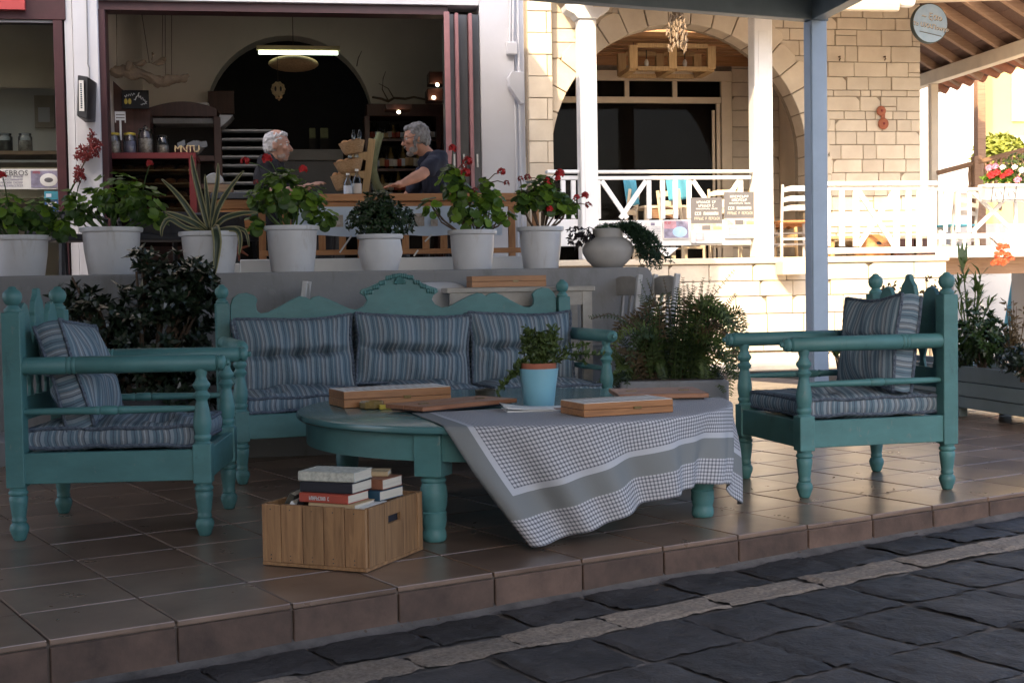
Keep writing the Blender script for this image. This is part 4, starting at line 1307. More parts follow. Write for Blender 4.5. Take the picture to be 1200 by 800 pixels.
bx = bthing('wall_panel', 'dark brown panel hanging at the left edge of the arch', 'panel', B(262, 120, 15)[0], 15.0, B(262, 133, 15)[1])
MB().pbox(244, 107, 274, 133, 15.0, .05).build('panel', M['mahog'], bx)
cb_ = bthing('chalkboard', 'small black chalkboard with chalk lettering and a yellow drawing above the jars', 'chalkboard', B(158, 127, 12.6)[0], 12.6, B(158, 127, 12.6)[1])
MB().pbox(143, 106, 174, 127.5, 12.6, .02).build('board', M['chalkboard'], cb_, bevel=.003)
p = B(147, 115, 12.598)
rn = random.Random(4)
def chalk_line(x0, y0, x1, y1, n, amp, seed):
    r2 = random.Random(seed)
    pts = []
    for i in range(n + 1):
        x, y = x0 + (x1 - x0) * i / n, y0 + (y1 - y0) * i / n + amp * (1 if i % 2 else -1) * r2.uniform(.4, 1)
        a = B(x, y, 12.597)
        pts.append((a[0], 12.597, a[1]))
    MB().tube(pts, .0045, 5).build('chalk_lettering', M['chalk'], cb_)
chalk_line(146, 113, 158, 110, 9, 1.8, 1)
chalk_line(157, 118, 163, 110, 4, 1.5, 2)
chalk_line(162, 112, 172, 120, 8, 2.2, 3)
chalk_line(165, 123, 172, 121, 5, 1.0, 4)
for x in (147.5, 152): MB().sph((B(x, 119, 12.6)[0], 12.598, B(x, 119, 12.6)[1]), (.015, .003, .026), 8, 6).build('chalk_drawing', M['lid_yellow'], cb_)
wc = bthing('wall_clock_case', 'tall dark wooden case in the corner behind the chalkboard', 'cabinet', B(140, 150, 12.8)[0], 12.8, VF)
MB().prism([(B(127, 300, 12.8)[0], VF), (B(176, 300, 12.8)[0], VF), (B(176, 128, 12.8)[0], B(150, 128, 12.8)[1]), (B(142, 100, 12.8)[0], B(150, 104, 12.8)[1]), (B(127, 84, 12.8)[0], B(150, 90, 12.8)[1])], 12.8, 13.0, 'xz').build('case', M['mahog'], wc)

# tray rack and steel counter
TD = 13.6
tk = bthing('tray_rack', 'steel rack of dark baking trays behind the white haired man', 'rack', B(290, 200, TD)[0], TD, VF)
xa, xb = B(258, 200, TD)[0], B(322, 200, TD)[0]
for x in (xa, xb): MB().cyl((x, TD, VF), (x, TD, B(290, 152, TD)[1]), .018, n=8).build('upright', M['grey_metal'], tk)
for i in range(8):
    z = B(290, 154 + i * 10.2, TD)[1]
    tr = MB().box(xa + .02, xb - .02, TD + .01, TD + .45, z - .012, z).box(xa + .02, xb - .02, TD, TD + .012, z - .004, z + .018).build('tray', M['door_grey'], tk)
    MB().box(xa + .02, xb - .02, TD - .004, TD - .001, z + .004, z + .018).build('rim', M['grey_metal'], tr)
    MB().sph(((xa + xb) / 2, TD + .2, z + .015), ((xb - xa) * .42, .16, .028), 14, 6).build('dough', M['dark_chair'], tk, smooth=80)
sc_ = bthing('steel_counter', 'grey steel counter in the dark arch between the two men', 'counter', B(370, 200, 14.6)[0], 14.6, VF)
MB().pbox(330, 175, 402, 188, 14.6, .6).build('counter_top', M['wall_grey'], sc_, bevel=.004)
MB().box(B(330, 200, 14.6)[0], B(402, 200, 14.6)[0], 14.65, 15.1, VF, B(366, 188.5, 14.6)[1]).build('base', M['door_grey'], sc_)
for px_, w in ((366, 7), (380, 9)):
    jg = bthing('storage_tin', 'pale green tin on the steel counter in the arch, ' + ('left' if px_ == 366 else 'right') + ' one of two', 'tin', B(px_, 170, 14.8)[0], 14.8, B(px_, 175, 14.6)[1])
    MB().pbox(px_ - w / 2, 150, px_ + w / 2, 162, 14.8, .1).build('tin', M['green_stem'], jg, bevel=.006)
    MB().pbox(px_ - w / 2, 162.5, px_ + w / 2, 176, 14.8, .12).build('stand', M['dark_in'], jg)

# bread basket stand
BD = 10.75
zc = zr1
bs = bthing('basket_stand', 'pale wooden stand with three stepped arms holding bread baskets on the rail', 'stand', B(430, 227, BD)[0], BD, zc)
post0, post1 = B(427, 227, BD), B(436, 163, BD)
MB().bar((post0[0] + .0, BD, zc), (post1[0], BD, post1[1]), .055, .04, (0, 1, 0)).build('post', M['pale_wood'], bs, bevel=.003)
for y in (181, 203, 224):
    p, q = B(408, y + 2, BD), B(430, y, BD)
    MB().prism([(p[0], p[1]), (q[0], q[1] - .05), (q[0], q[1] + .02), (p[0] + .02, p[1] + .02)], BD - .02, BD + .02, 'xz').build('arm', M['pale_wood'], bs, bevel=.002)
for i, (x0, x1, y0, y1, lab) in enumerate([(399, 430, 165, 181, 'wicker bread basket on the topmost arm of the stand, bottles in it'), (393, 428, 187, 203, 'wicker bread basket on the middle arm of the stand'), (390, 414, 203, 223, 'wicker bread basket on the lowest arm of the stand, next to the bottles')]):
    c = B((x0 + x1) / 2, y1, BD)
    r = (B(x1, y1, BD)[0] - B(x0, y1, BD)[0]) / 2
    h = B(x0, y0, BD)[1] - B(x0, y1, BD)[1]
    bk = bthing('bread_basket', lab, 'basket', c[0], BD - .02, c[1], 'bread baskets on the stand')
    BASE[bk.name] = Vector((0, 0, 0))
    tl = Matrix.Rotation(-.16, 3, 'Y')
    MB().lathe([(r * .60, 0), (r * .72, .01), (r * .86, h * .45), (r, h * .85), (r * 1.02, h * .9), (r * .96, h * .9), (r * .7, .03), (0, .02)], n=22, m=tl, sy=.8).build('basket', M['basket'], bk, smooth=50)
    for j in range(3): MB().sph(tl @ Vector(((j - 1) * r * .5, 0, h * .85)), (r * .34, r * .3, h * .25), 10, 7).build('bread_roll', M['bread'], bk, smooth=80)
    if i < 2:
        for j in (-.2, .25): MB().lathe([(.014, 0), (.016, .005), (.016, .06), (.008, .075), (.008, .09)], (r * j + .02, -.02, h * .9), 10).build('salt_bottle', M['jar'], bk, smooth=50)
gs = bthing('driftwood', 'green grey curved driftwood stem standing right of the basket stand', 'ornament', B(442, 227, BD + .1)[0], BD + .1, zc)
pts = [(B(x, y, BD + .1)[0], BD + .1, B(x, y, BD + .1)[1]) for x, y in [(446, 227), (441, 215), (437.5, 200), (438, 185), (441, 170), (446, 156)]]
MB().tube(pts, [.045, .035, .03, .034, .036, .03], 9).build('stem', M['green_stem'], gs, smooth=60)
def bottle(label, px, y0, y1, D, r, mt, group, capm='white', lab=None, nm='bottle', z=None):
    p, q = B(px, y0, D), B(px, y1, D)
    h = q[1] - p[1]
    t = bthing(nm, label, 'bottle', p[0], D, p[1] if z is None else z, group)
    BASE[t.name] = Vector((0, 0, 0))
    MB().lathe([(r * .9, 0), (r, .006), (r, h * .58), (r * .75, h * .70), (r * .36, h * .80), (r * .34, h * .95)], n=12).build('body', M[mt], t, smooth=50)
    MB().lathe([(r * .42, h * .93), (r * .42, h), (0, h)], n=10).build('cap', M[capm], t)
    if lab: MB().lathe([(r * 1.02, h * .14), (r * 1.02, h * .48)], n=12).build('label', M[lab], t, smooth=60)
    return t
bottle('clear bottle with white label beside the lowest bread basket', 408, 227, 199, BD - .12, .034, 'jar', 'bottles on the rail', lab='sky_cloth', z=zc)
bottle('taller clear bottle with pale cap, right of the shorter one on the rail', 418.5, 227, 194, BD - .10, .036, 'jar', 'bottles on the rail', lab='paper', z=zc)

# bottle shelves at the back right
SD = 14.4
bsx0, bsx1 = B(431, 180, SD)[0], B(521, 180, SD)[0]
bc = bthing('bottle_cabinet', 'dark wooden bottle cabinet with three shelves behind the man in the navy shirt', 'cabinet', (bsx0 + bsx1) / 2, SD, VF)
zt_ = B(475, 122, SD)[1]
MB().box(bsx0, bsx1, SD, SD + .5, B(475, 136, SD)[1], zt_).build('cornice', M['mahog'], bc, bevel=.004)
for x in (bsx0, (bsx0 + bsx1) / 2 + .35, bsx1): MB().box(x - .025, x + .025, SD + .001, SD + .5, VF, B(475, 136, SD)[1] - .001).build('upright', M['mahog'], bc)
MB().box(bsx0, bsx1, SD + .46, SD + .5, VF, B(475, 136, SD)[1] - .002).build('back', M['dark_in'], bc)
random.seed(31)
cols = ['bottle', 'jar', 'bottle', 'brass', 'jar']
proto = {}
for row, (yb, ht) in enumerate([(162, .17), (197, .25), (225, .22)]):
    z = B(475, yb, SD)[1]
    MB().box(bsx0 + .026, bsx1 - .026, SD + .05, SD + .455, z - .025, z).build('shelf', M['mahog'], bc)
    n = 16
    for i in range(n):
        x = bsx0 + .07 + (bsx1 - bsx0 - .14) * (i + random.uniform(-.2, .2)) / (n - 1)
        key = random.choice(cols)
        h = ht * random.uniform(.85, 1.1)
        lb = random.choice(['paper', 'book_red', 'gold', 'book_tan', 'sky_cloth'])
        t = bthing('bottle', {'bottle': 'smoky', 'jar': 'clear', 'brass': 'amber'}[key] + ' bottle with a ' + {'paper': 'white', 'book_red': 'red', 'gold': 'gold', 'book_tan': 'tan', 'sky_cloth': 'pale blue'}[lb] + ' label on the ' + ('top', 'middle', 'lowest')[row] + ' shelf of the dark cabinet', 'bottle', x, SD + .18, z, 'bottles on the ' + ('top', 'middle', 'lowest')[row] + ' shelf of the dark cabinet')
        if (row, key, lb) not in proto:
            r = .035
            m = MB().lathe([(r * .9, 0), (r, .006), (r, .58), (r * .75, .70), (r * .36, .80), (r * .34, .99)], n=10).mesh('body', M[key], 50)
            m2 = MB().lathe([(r * 1.03, .14), (r * 1.03, .46)], n=10).mesh('label', M[lb], 60)
            proto[(row, key, lb)] = (m, m2)
        m, m2 = proto[(row, key, lb)]
        for nm_, mm in (('body', m), ('label', m2)):
            o = link(nm_, mm, t)
            o.scale = (1, 1, h)
# brackets with spot lights
for (px0_, py0_, px1_, py1_, lx, ly, lab) in [(503, 84, 521, 104, 512, 100, 'wooden bracket lamp at the top right beside the folded doors'), (501, 104, 521, 124, 508, 115, 'wooden bracket lamp just below another one beside the folded doors'), (452, 122, 482, 134, 467, 132, 'wooden bracket lamp over the bottle cabinet')]:
    D = 13.6
    bl = bthing('spot_lamp', lab, 'lamp', B(lx, ly, D)[0], D, B(lx, py1_, D)[1], 'small warm spot lamps')
    MB().pbox(px0_, py0_, px1_, py1_ - 6, D, .25).build('bracket', M['mahog'], bl, bevel=.004)
    c = B(lx, ly, D)
    MB().sph((c[0], D - .03, c[1]), .018, 10, 8).build('bulb', M['spot'], bl, smooth=80)
# twigs over the cabinet
tw = bthing('twig_garland', 'dark bare twigs laid along the top of the bottle cabinet', 'branch', B(475, 118, 14.3)[0], 14.3, B(475, 122, 14.3)[1])
def pxpath(L, D): return [(B(x, y, D)[0], D, B(x, y, D)[1]) for x, y in L]
MB().tube(pxpath([(436, 114), (447, 116), (455, 119), (462, 115), (475, 116), (485, 114), (500, 117), (512, 118)], 14.3), [.012, .014, .016, .014, .014, .012, .012, .008], 6).tube(pxpath([(455, 118), (448, 105), (449, 92), (452, 84)], 14.3), [.008, .006, .005, .003], 5).tube(pxpath([(462, 116), (455, 104), (444, 98)], 14.3), [.007, .005, .003], 5).tube(pxpath([(418, 78), (420, 68), (424, 60)], 14.3), [.006, .005, .003], 5).build('twigs', M['bark'], tw)
# hanging driftwood
dw = bthing('driftwood_mobile', 'gnarled driftwood branches hanging on strings inside the doorway', 'driftwood', B(175, 85, 12.4)[0], 12.4, B(175, 100, 12.4)[1])
D = 12.4
MB().tube(pxpath([(127, 82), (135, 85), (146, 83), (155, 87), (165, 86), (176, 93), (188, 97), (200, 93), (212, 93), (222, 88)], D), [.05, .055, .05, .06, .04, .045, .055, .045, .05, .015], 9).tube(pxpath([(150, 84), (152, 70), (160, 75), (170, 73), (180, 76), (192, 72)], D - .05), [.03, .035, .03, .03, .035, .02], 8).tube(pxpath([(178, 76), (178, 64), (181, 61)], D - .05), [.018, .012, .006], 6).tube(pxpath([(184, 76), (190, 68), (193, 70)], D - .05), [.02, .02, .01], 6).build('branch', M['drift'], dw, smooth=80)
brn = dw.children[0]
brn.modifiers.new('round', 'SUBSURF').levels = 2
brn.modifiers['round'].render_levels = 2
txd = bpy.data.textures.new('gnarls', 'CLOUDS')
txd.noise_scale = .09
txd.noise_depth = 3
dmd = brn.modifiers.new('gnarls', 'DISPLACE')
dmd.texture = txd
dmd.strength = .085
dmd.mid_level = .52
st_ = MB()
for (x0, x1, y) in [(137, 137, 83), (161, 175, 74), (192, 190, 72), (194, 194, 95), (202, 201, 93)]:
    p, q = B(x0, 5, D), B(x1, y, D)
    st_.cyl((p[0], D, p[1] + .2), (q[0], D, q[1]), .003, n=5)
st_.build('string', M['bark'], dw)
# fluorescent lamp, basket lamp, hanging mask
fl = bthing('strip_light', 'lit fluorescent strip light hanging in the arch', 'lamp', B(349, 60, 14.0)[0], 14.0, B(349, 65, 14.0)[1])
p, q = B(303, 61.5, 14.0), B(396, 62.5, 14.0)
MB().cyl((p[0], 14.0, p[1]), (q[0], 14.0, q[1] - .0), .020, n=12).build('tube', M['lampwhite'], fl, smooth=60)
MB().box(p[0] - .02, q[0] + .02, 13.99, 14.06, p[1] + .026, p[1] + .07).build('housing', M['gold'], fl)
bl = bthing('basket_lamp', 'woven straw basket hanging below the strip light', 'basket', B(344, 75, 14.1)[0], 14.1, B(344, 83, 14.1)[1])
c = B(344, 75, 14.1)
MB().sph((c[0], 14.1, c[1]), (.255, .2, .08), 24, 12).build('basket', M['basket'], bl, smooth=80)
MB().cyl((c[0], 14.1, c[1] + .08), (c[0], 14.1, TOPZ), .004, n=5).build('cord', M['bark'], bl)
mk = bthing('hanging_ornament', 'small round yellow ornament with two dark holes hanging in the arch', 'ornament', B(326, 107, 13.8)[0], 13.8, B(326, 119, 13.8)[1])
c = B(326, 105, 13.8)
MB().sph((c[0], 13.8, c[1]), (.068, .02, .075), 18, 10).build('disc', M['gold'], mk, smooth=80)
for s in (-1, 1): MB().sph((c[0] + s * .026, 13.782, c[1] + .004), (.011, .006, .026), 8, 6).build('hole', M['black'], mk, smooth=80)
for x, y in ((324, 114), (327, 116), (329.5, 113.5)): MB().sph((B(x, y, 13.79)[0], 13.79, B(x, y, 13.79)[1]), (.014, .012, .020), 8, 6).build('bead', M['pale_wood'], mk, smooth=80)
for i in range(10): MB().sph((c[0] + .060 * cos(i * pi / 5), 13.785, c[1] + .066 * sin(i * pi / 5)), .013, 8, 6).build('scallop', M['gold'], mk, smooth=80)
MB().cyl((c[0], 13.8, c[1] + .07), (c[0], 13.8, c[1] + .35), .003, n=5).build('cord', M['bark'], mk)

# speaker box, cable and dried flowers on the pier
sp = bthing('loudspeaker', 'black wedge loudspeaker with a white label strip on the lilac pier', 'loudspeaker', B(101, 115, FD - .05)[0], FD - .05, B(101, 142, FD)[1])
p0, p1, p2, p3 = B(90, 136, FD - .30), B(91, 88, FD - .30), B(103, 90, FD - .34), B(102, 140, FD - .34)
b0, b1 = B(112, 143, FD - .04), B(113.5, 97, FD - .04)
f_ = FD - .30
pts = [(p0[0], f_, p0[1]), (p3[0], f_ - .04, p3[1]), (p2[0], f_ - .04, p2[1]), (p1[0], f_, p1[1]), (p0[0] + .02, FD - .035, p0[1] - .02), (b0[0], FD - .035, b0[1]), (b1[0], FD - .035, b1[1]), (p1[0] + .02, FD - .035, p1[1] + .01)]
MB().add(pts, [(0, 1, 2, 3), (4, 7, 6, 5), (0, 4, 5, 1), (1, 5, 6, 2), (2, 6, 7, 3), (3, 7, 4, 0)]).build('cabinet', M['black'], sp, bevel=.006)
a, b = B(92.5, 130, f_ - .03), B(98, 94, f_ - .03)
sl = MB().add([(a[0], f_ - .022, a[1]), (b[0], f_ - .040, a[1] - .004), (b[0], f_ - .040, b[1] - .004), (a[0] + .004, f_ - .022, b[1])], [(0, 1, 2, 3)]).build('label_strip', M['paper'], sp, fix=False)
lt = MB()
for i in range(12):
    z = a[1] + .02 + (b[1] - a[1] - .04) * i / 12
    x = (a[0] + b[0]) / 2
    lt.box(x - .007, x + .007, f_ - .0345, f_ - .031, z, z + .009)
lt.build('lettering', M['book_blue'], sp)
cbm = MB().tube(pxpath([(101, -30), (102, 20), (103, 60), (103, 75), (104.5, 80), (105, 94)], FD - .045), .006, 6)
tag(cbm.build('cable', M['wall_grey'], None), 'thin pale cable running down the pier to the loudspeaker', 'cable').matrix_world = Matrix.Rotation(BETA, 4, 'Z')

# posters, stickers, red sign and jars in the left window
def flat_sheet(name, label, cat, x0, y0, x1, y1, D, mt, t=.003):
    p, q = B(x0, y1, D), B(x1, y0, D)
    o = bthing(name, label, cat, (p[0] + q[0]) / 2, D, p[1])
    MB().box(p[0], q[0], D, D + t, p[1], q[1]).build('sheet', M[mt], o)
    return o, p, q
o, p, q = flat_sheet('window_poster', 'white poster with dark heading at the bottom of the left window', 'poster', -22, 198, 34, 222, FD + .05, 'paper')
text('WEBROS', .062, M['poster_grey'], o, (B(13, 203, FD)[0], FD + .047, B(13, 202.5, FD)[1]), name='heading')
for i in range(4): scrawl(o, p[0] + .05 - BASE[o.name].x, q[0] - .05 - BASE[o.name].x, -.001, (q[1] - p[1]) * (.62 - .15 * i), .016, 22, M['poster_mauve'], 'small_print', i)
o, p, q = flat_sheet('window_poster', 'grey photo poster of a white cup on a saucer in the left window', 'poster', 34.5, 198, 69, 222, FD + .05, 'paper')
MB().pbox(36.5, 200, 67, 220, FD + .045, .004).build('photo', M['poster_mauve'], o)
c = B(57, 211, FD + .04)
MB().sph((c[0], FD + .044, c[1]), (.07, .004, .055), 18, 8).build('cup', M['paper'], o, smooth=80)
MB().sph((c[0], FD + .0405, c[1]), (.035, .003, .02), 14, 8).build('cup_inside', M['poster_grey'], o, smooth=80)
scrawl(o, B(37, 201, FD)[0] - BASE[o.name].x, B(46, 201, FD)[0] - BASE[o.name].x, -.006, B(40, 201.5, FD)[1] - BASE[o.name].z, .02, 6, M['red'], 'heading', 3)
o, p, q = flat_sheet('sticker', 'turquoise sticker on the window just above a blue one', 'sticker', 52, 224, 70, 234, FD + .05, 'teal_sticker')
MB().pbox(54, 227, 60, 231, FD + .046, .003).build('print', M['sky_cloth'], o)
o, p, q = flat_sheet('sticker', 'dark blue sticker with white bands low on the window jamb', 'sticker', 53, 235, 70, 255, FD + .05, 'blue_sticker')
for y in (236.5, 240): MB().pbox(55, y, 66, y + 2.2, FD + .046, .003).build('print', M['paper'], o)
o, p, q = flat_sheet('red_sign', 'red sign board cut by the frame at the top left corner', 'sign', -60, -14, 28, 10, FD - .06, 'red', .05)
for px_, r in ((6, .052), (30, .046)):
    jar('glass jar of dark beans on the window shelf, ' + ('at the left edge' if px_ == 6 else 'nearest the maroon jamb'), px_, r + .012, 179, 156, 'jar', 'jars in the left window', FD + .35, 'book_dark' if px_ == 6 else 'jar_fill')
o, p, q = flat_sheet('framed_picture', 'small pale framed picture hanging inside the left window', 'picture', 41, 112, 63, 150, FD + 1.25, 'floor_in', .03)
MB().pbox(45, 126, 58, 143, FD + 1.24, .01).build('print', M['cafe_white'], o)

# dark chairs on the veranda behind the left pots
def dark_chair(label, px, py, D, rz):
    u, z = B(px, py, D)
    t = thing('rattan_chair', label, 'chair', bw(u, D, VF), rz, 'dark rattan chairs behind the pots')
    for x in (-.2, .2):
        for y in (-.2, .2): MB().bar((x, y, 0), (x * .9, y * .95, .30), .03, .03, (1, 0, 0)).build('leg', M['dark_chair'], t)
    MB().box(-.23, .23, -.23, .23, .30, .35).build('seat', M['dark_chair'], t, bevel=.01)
    o = grid(10, 8, lambda a, b: (-.22 - .04 * b + .10 * (2 * a - 1) ** 2, (a - .5) * .46, .34 + .17 * b)).build('backrest', M['dark_chair'], t, smooth=60, fix=False)
    o.modifiers.new('t', 'SOLIDIFY').thickness = .02
    for s in (-1, 1): MB().tube([(-.2, s * .23, .47), (.1, s * .24, .48), (.21, s * .23, .46), (.21, s * .2, .32)], .018, 6).build('armrest', M['dark_chair'], t, smooth=60)
    return t
dark_chair('dark rattan chair showing its legs between the two leftmost pots', 75, 322, 10.5, radians(60))
dark_chair('dark rattan chair behind the second white pot from the left', 185, 322, 10.6, radians(120))
dark_chair('dark rattan chair behind the agave pot', 262, 322, 10.75, radians(80))
sf = bthing('dried_starfish', 'rusty brown star shaped ornament hanging low beside the agave pot', 'ornament', B(279, 292, 10.0)[0], 10.0, VF + .03)
c = B(279, 292, 10.0)
sm = MB()
for i in range(7):
    a = 2 * pi * i / 7 + .3
    sm.tube([(c[0], 10.0, c[1]), (c[0] + .085 * cos(a), 10.0 + .01, c[1] + .085 * sin(a))], [.016, .006], 6)
sm.tube([(c[0] - .01, 10.0, c[1]), (c[0] - .07, 9.98, c[1] - .20)], [.006, .004], 5)
sm.build('star', M['terracotta'], sf, smooth=60)

# ---------------- the two men ----------------
def blob(name, shapes, mt, parent, vox=.008, sm=3):
    """shapes: ('c', p0, p1, r0, r1) tapered limbs and ('e', centre, radii[, matrix]) ellipsoids, fused into one surface"""
    m = MB()
    for s in shapes:
        if s[0] == 'c':
            p0, p1 = Vector(s[1]), Vector(s[2])
            d = p1 - p0
            q = d.to_track_quat('Z', 'Y').to_matrix()
            L = d.length
            r0, r1 = s[3], s[4]
            prof = [(r0 * sin(t * pi / 12), -r0 * cos(t * pi / 12)) for t in range(0, 7)]
            prof += [(r1 * sin(t * pi / 12), L - r1 * cos(t * pi / 12)) for t in range(6, 13)]
            m.lathe([(max(1e-6, r), z) for r, z in prof], p0, 16, q)
        else:
            m.sph(s[1], s[2], 18, 12, s[3] if len(s) > 3 else None)
    o = m.build(name, mt, parent, fix=False)
    r = o.modifiers.new('fuse', 'REMESH')
    r.mode = 'VOXEL'
    r.voxel_size = vox
    r.use_smooth_shade = True
    s_ = o.modifiers.new('soften', 'SMOOTH')
    s_.iterations = sm
    s_.factor = .5
    return o
def hand_shapes(w, d, side, curl=.3, up=(0, 0, 1)):
    """w wrist, d direction of the fingers, side towards the thumb"""
    w, d, side = Vector(w), Vector(d).normalized(), Vector(side).normalized()
    n = d.cross(side).normalized()
    if n.z > 0: n = -n
    palm = w + d * .045
    sh = [('c', w, w + d * .02, .026, .030)]
    for i in range(4):
        k = (1.5 - i) / 1.5
        base = w + d * (.082 - .006 * abs(i - 1.2)) + side * (.030 * k)
        sh.append(('c', w + d * .02 + side * .018 * k, base, .017, .013))
        L = (.068, .078, .072, .056)[i]
        a = base + (d + side * .10 * k + n * curl * .4).normalized() * L * .42
        b = a + (d + n * curl * 1.0).normalized() * L * .32
        c = b + (d + n * curl * 1.8).normalized() * L * .26
        sh += [('c', base, a, .0095, .0088), ('c', a, b, .0088, .0080), ('c', b, c, .0080, .0070)]
    t0 = w + d * .025 + side * .026
    t1 = t0 + (d * .7 + side * .8).normalized() * .035
    t2 = t1 + (d + side * .3 + n * .3).normalized() * .030
    sh += [('c', t0, t1, .014, .011), ('c', t1, t2, .010, .008)]
    return sh
def man(label, loc, face, P, hairm, skinm, shirtm, glasses, pulled):
    """built in a local frame: face towards +x, z up from the seat; P holds joint places"""
    t = thing('person', label, 'person', loc, face)
    h = Vector(P['head'])                         # centre of the skull
    nod = Matrix.Rotation(P.get('nod', 0), 3, 'Y')
    def H(x, y, z): return h + nod @ Vector((x, y, z))
    body = [('e', h + nod @ Vector((-.008, 0, .018)), (.098, .077, .106), nod), ('e', H(.030, 0, -.055), (.066, .058, .075), nod),
            ('e', H(.058, 0, -.100), (.032, .034, .026), nod), ('c', H(.085, 0, .012), H(.112, 0, -.030), .010, .016), ('e', H(.098, 0, -.034), (.015, .018, .010)),
            ('c', H(.078, -.030, .030), H(.078, .030, .030), .016, .016), ('e', H(.088, 0, -.066), (.013, .024, .007), nod), ('e', H(.086, 0, -.078), (.012, .021, .007), nod)]
    for s in (-1, 1):
        body += [('e', H(.066, s * .042, -.022), (.026, .024, .024)), ('e', H(-.012, s * .079, -.012), (.019, .010, .033), nod), ('e', H(-.020, s * .084, .004), (.012, .008, .014), nod)]
    nk = Vector(P['neck'])
    body += [('c', nk, H(-.012, 0, -.06), .060, .055)]
    ch, pv = Vector(P['chest']), Vector(P['pelvis'])
    body += [('e', ch, (.115, .185, .16)), ('e', (ch + pv) / 2, (.12, .165, .15)), ('e', pv, (.135, .175, .12))]
    tor = [('e', ch + Vector((0, 0, .01)), (.128, .20, .175)), ('e', (ch + pv) / 2, (.140, .185, .17)), ('e', pv + Vector((0, 0, .02)), (.150, .190, .13)), ('c', nk - Vector((0, 0, .05)), nk - Vector((0, 0, .012)), .085, .066)]
    for s, arm in P['arms'].items():
        sh_, el, wr, hd, thumb, curl = [Vector(a) if isinstance(a, (tuple, list)) else a for a in arm]
        body += [('c', sh_, el, .058, .044), ('c', el, el + (wr - el) * .35, .046, .046), ('c', el + (wr - el) * .35, wr, .045, .028)] + hand_shapes(wr, hd, thumb, curl)
        tor += [('e', sh_, (.078, .078, .078)), ('c', sh_, sh_ + (el - sh_) * .62, .075, .064), ('c', ch + Vector((0, sh_.y * .5, .11)), sh_, .075, .070)]
    for s in (-1, 1):
        hip, kn, an = pv + Vector((0, s * .09, -.02)), pv + Vector((.42, s * .12, -.02)), pv + Vector((.40, s * .12, -.44))
        body += [('c', hip, kn, .085, .060), ('c', kn, an, .058, .040), ('c', an, an + Vector((.16, 0, -.03)), .040, .030)]
    blob('body', body, M[skinm], t, .0075, 2)
    so = blob('t_shirt', tor, M[shirtm], t, .010, 3)
    tw_ = bpy.data.textures.new('wrinkles', 'CLOUDS')
    tw_.noise_scale = .09
    tw_.noise_depth = 1
    dw_ = so.modifiers.new('wrinkles', 'DISPLACE')
    dw_.texture = tw_
    dw_.strength = .035
    dw_.mid_level = .45
    tr = []
    for s in (-1, 1):
        hip, kn, an = pv + Vector((0, s * .09, -.02)), pv + Vector((.42, s * .12, -.02)), pv + Vector((.40, s * .12, -.40))
        tr += [('c', hip, kn, .096, .072), ('c', kn, an, .070, .055)]
    blob('trousers', tr + [('e', pv - Vector((0, 0, .02)), (.145, .185, .11))], M['book_black'], t, .014, 2)
    hr = P['hair'](H, nod)
    ho = blob('hair', hr, M[hairm], t, .005, 1)
    tx = bpy.data.textures.new('strands', 'CLOUDS')
    tx.noise_scale = .022
    tx.noise_depth = 2
    dm = ho.modifiers.new('strands', 'DISPLACE')
    dm.texture = tx
    dm.strength = .022
    dm.mid_level = .5
    if 'beard' in P: blob('beard', P['beard'](H, nod), M[P['beardm']], t, .005, 1)
    for s in (-1, 1):
        e = MB().sph(H(.078, s * .031, .004), .0125, 12, 8).build('eye', M['paper'], t, smooth=80)
        MB().sph(H(.0865, s * .031, .004), .0055, 8, 6).build('iris', M['book_black'], e, smooth=80)
        MB().tube([H(.082, s * .014, .026), H(.086, s * .032, .031), H(.074, s * .052, .024)], [.005, .006, .003], 6).build('eyebrow', M[hairm], t, smooth=60)
    MB().tube([H(.097, -.020, -.072), H(.101, 0, -.071), H(.097, .020, -.072)], .0025, 5).build('mouth', M['book_brown'], t)
    if glasses:
        g = MB()
        for s in (-1, 1):
            pts = [H(.105, s * .034 + .022 * cos(a * pi / 6), -.002 + .016 * sin(a * pi / 6)) for a in range(13)]
            g.tube(pts, .0022, 5, False)
            g.tube([H(.103, s * .056, .002), H(.05, s * .078, .006), H(-.01, s * .084, .012)], .0022, 5)
        g.tube([H(.106, -.012, .002), H(.112, 0, .004), H(.106, .012, .002)], .0022, 5)
        g.build('glasses', M['iron'], t)
    return t
# left man: white hair, receding, face to the right
DM = 10.95
u, z = B(325, 172, DM)
z0m = z - .70
headL = dict(head=(0, 0, .71), neck=(-.045, 0, .60), chest=(-.06, 0, .43), pelvis=(-.04, 0, .06), nod=.05,
    arms={1: ((-.05, .20, .55), (.06, .30, .28), (.30, .20, .20), (.9, -.3, -.1), (.2, -.9, .1), .35), -1: ((-.05, -.20, .55), (.02, -.27, .30), (.24, -.19, .36), (.85, .1, .35), (.3, .9, .3), .5)},
    hair=lambda H, n: [('e', H(-.018, 0, .026), (.098, .080, .090), n), ('e', H(.03, 0, .085), (.050, .056, .028), n), ('e', H(-.060, 0, -.020), (.052, .070, .058), n), ('e', H(-.030, .062, -.005), (.045, .022, .05), n), ('e', H(-.030, -.062, -.005), (.045, .022, .05), n)],
    beard=lambda H, n: [('e', H(.058, 0, -.112), (.028, .034, .014), n), ('e', H(.040, .046, -.085), (.036, .009, .026), n), ('e', H(.040, -.046, -.085), (.036, .009, .026), n), ('e', H(.093, 0, -.058), (.008, .026, .006), n)], beardm='stubble')
man('white haired man in a black t-shirt seated at the rail, looking to the right', bw(u, DM, z0m), BETA - .12, headL, 'hair_white', 'skin2', 'shirt_black', False, 0)
u, z = B(492, 163, DM)
z0m = z - .73
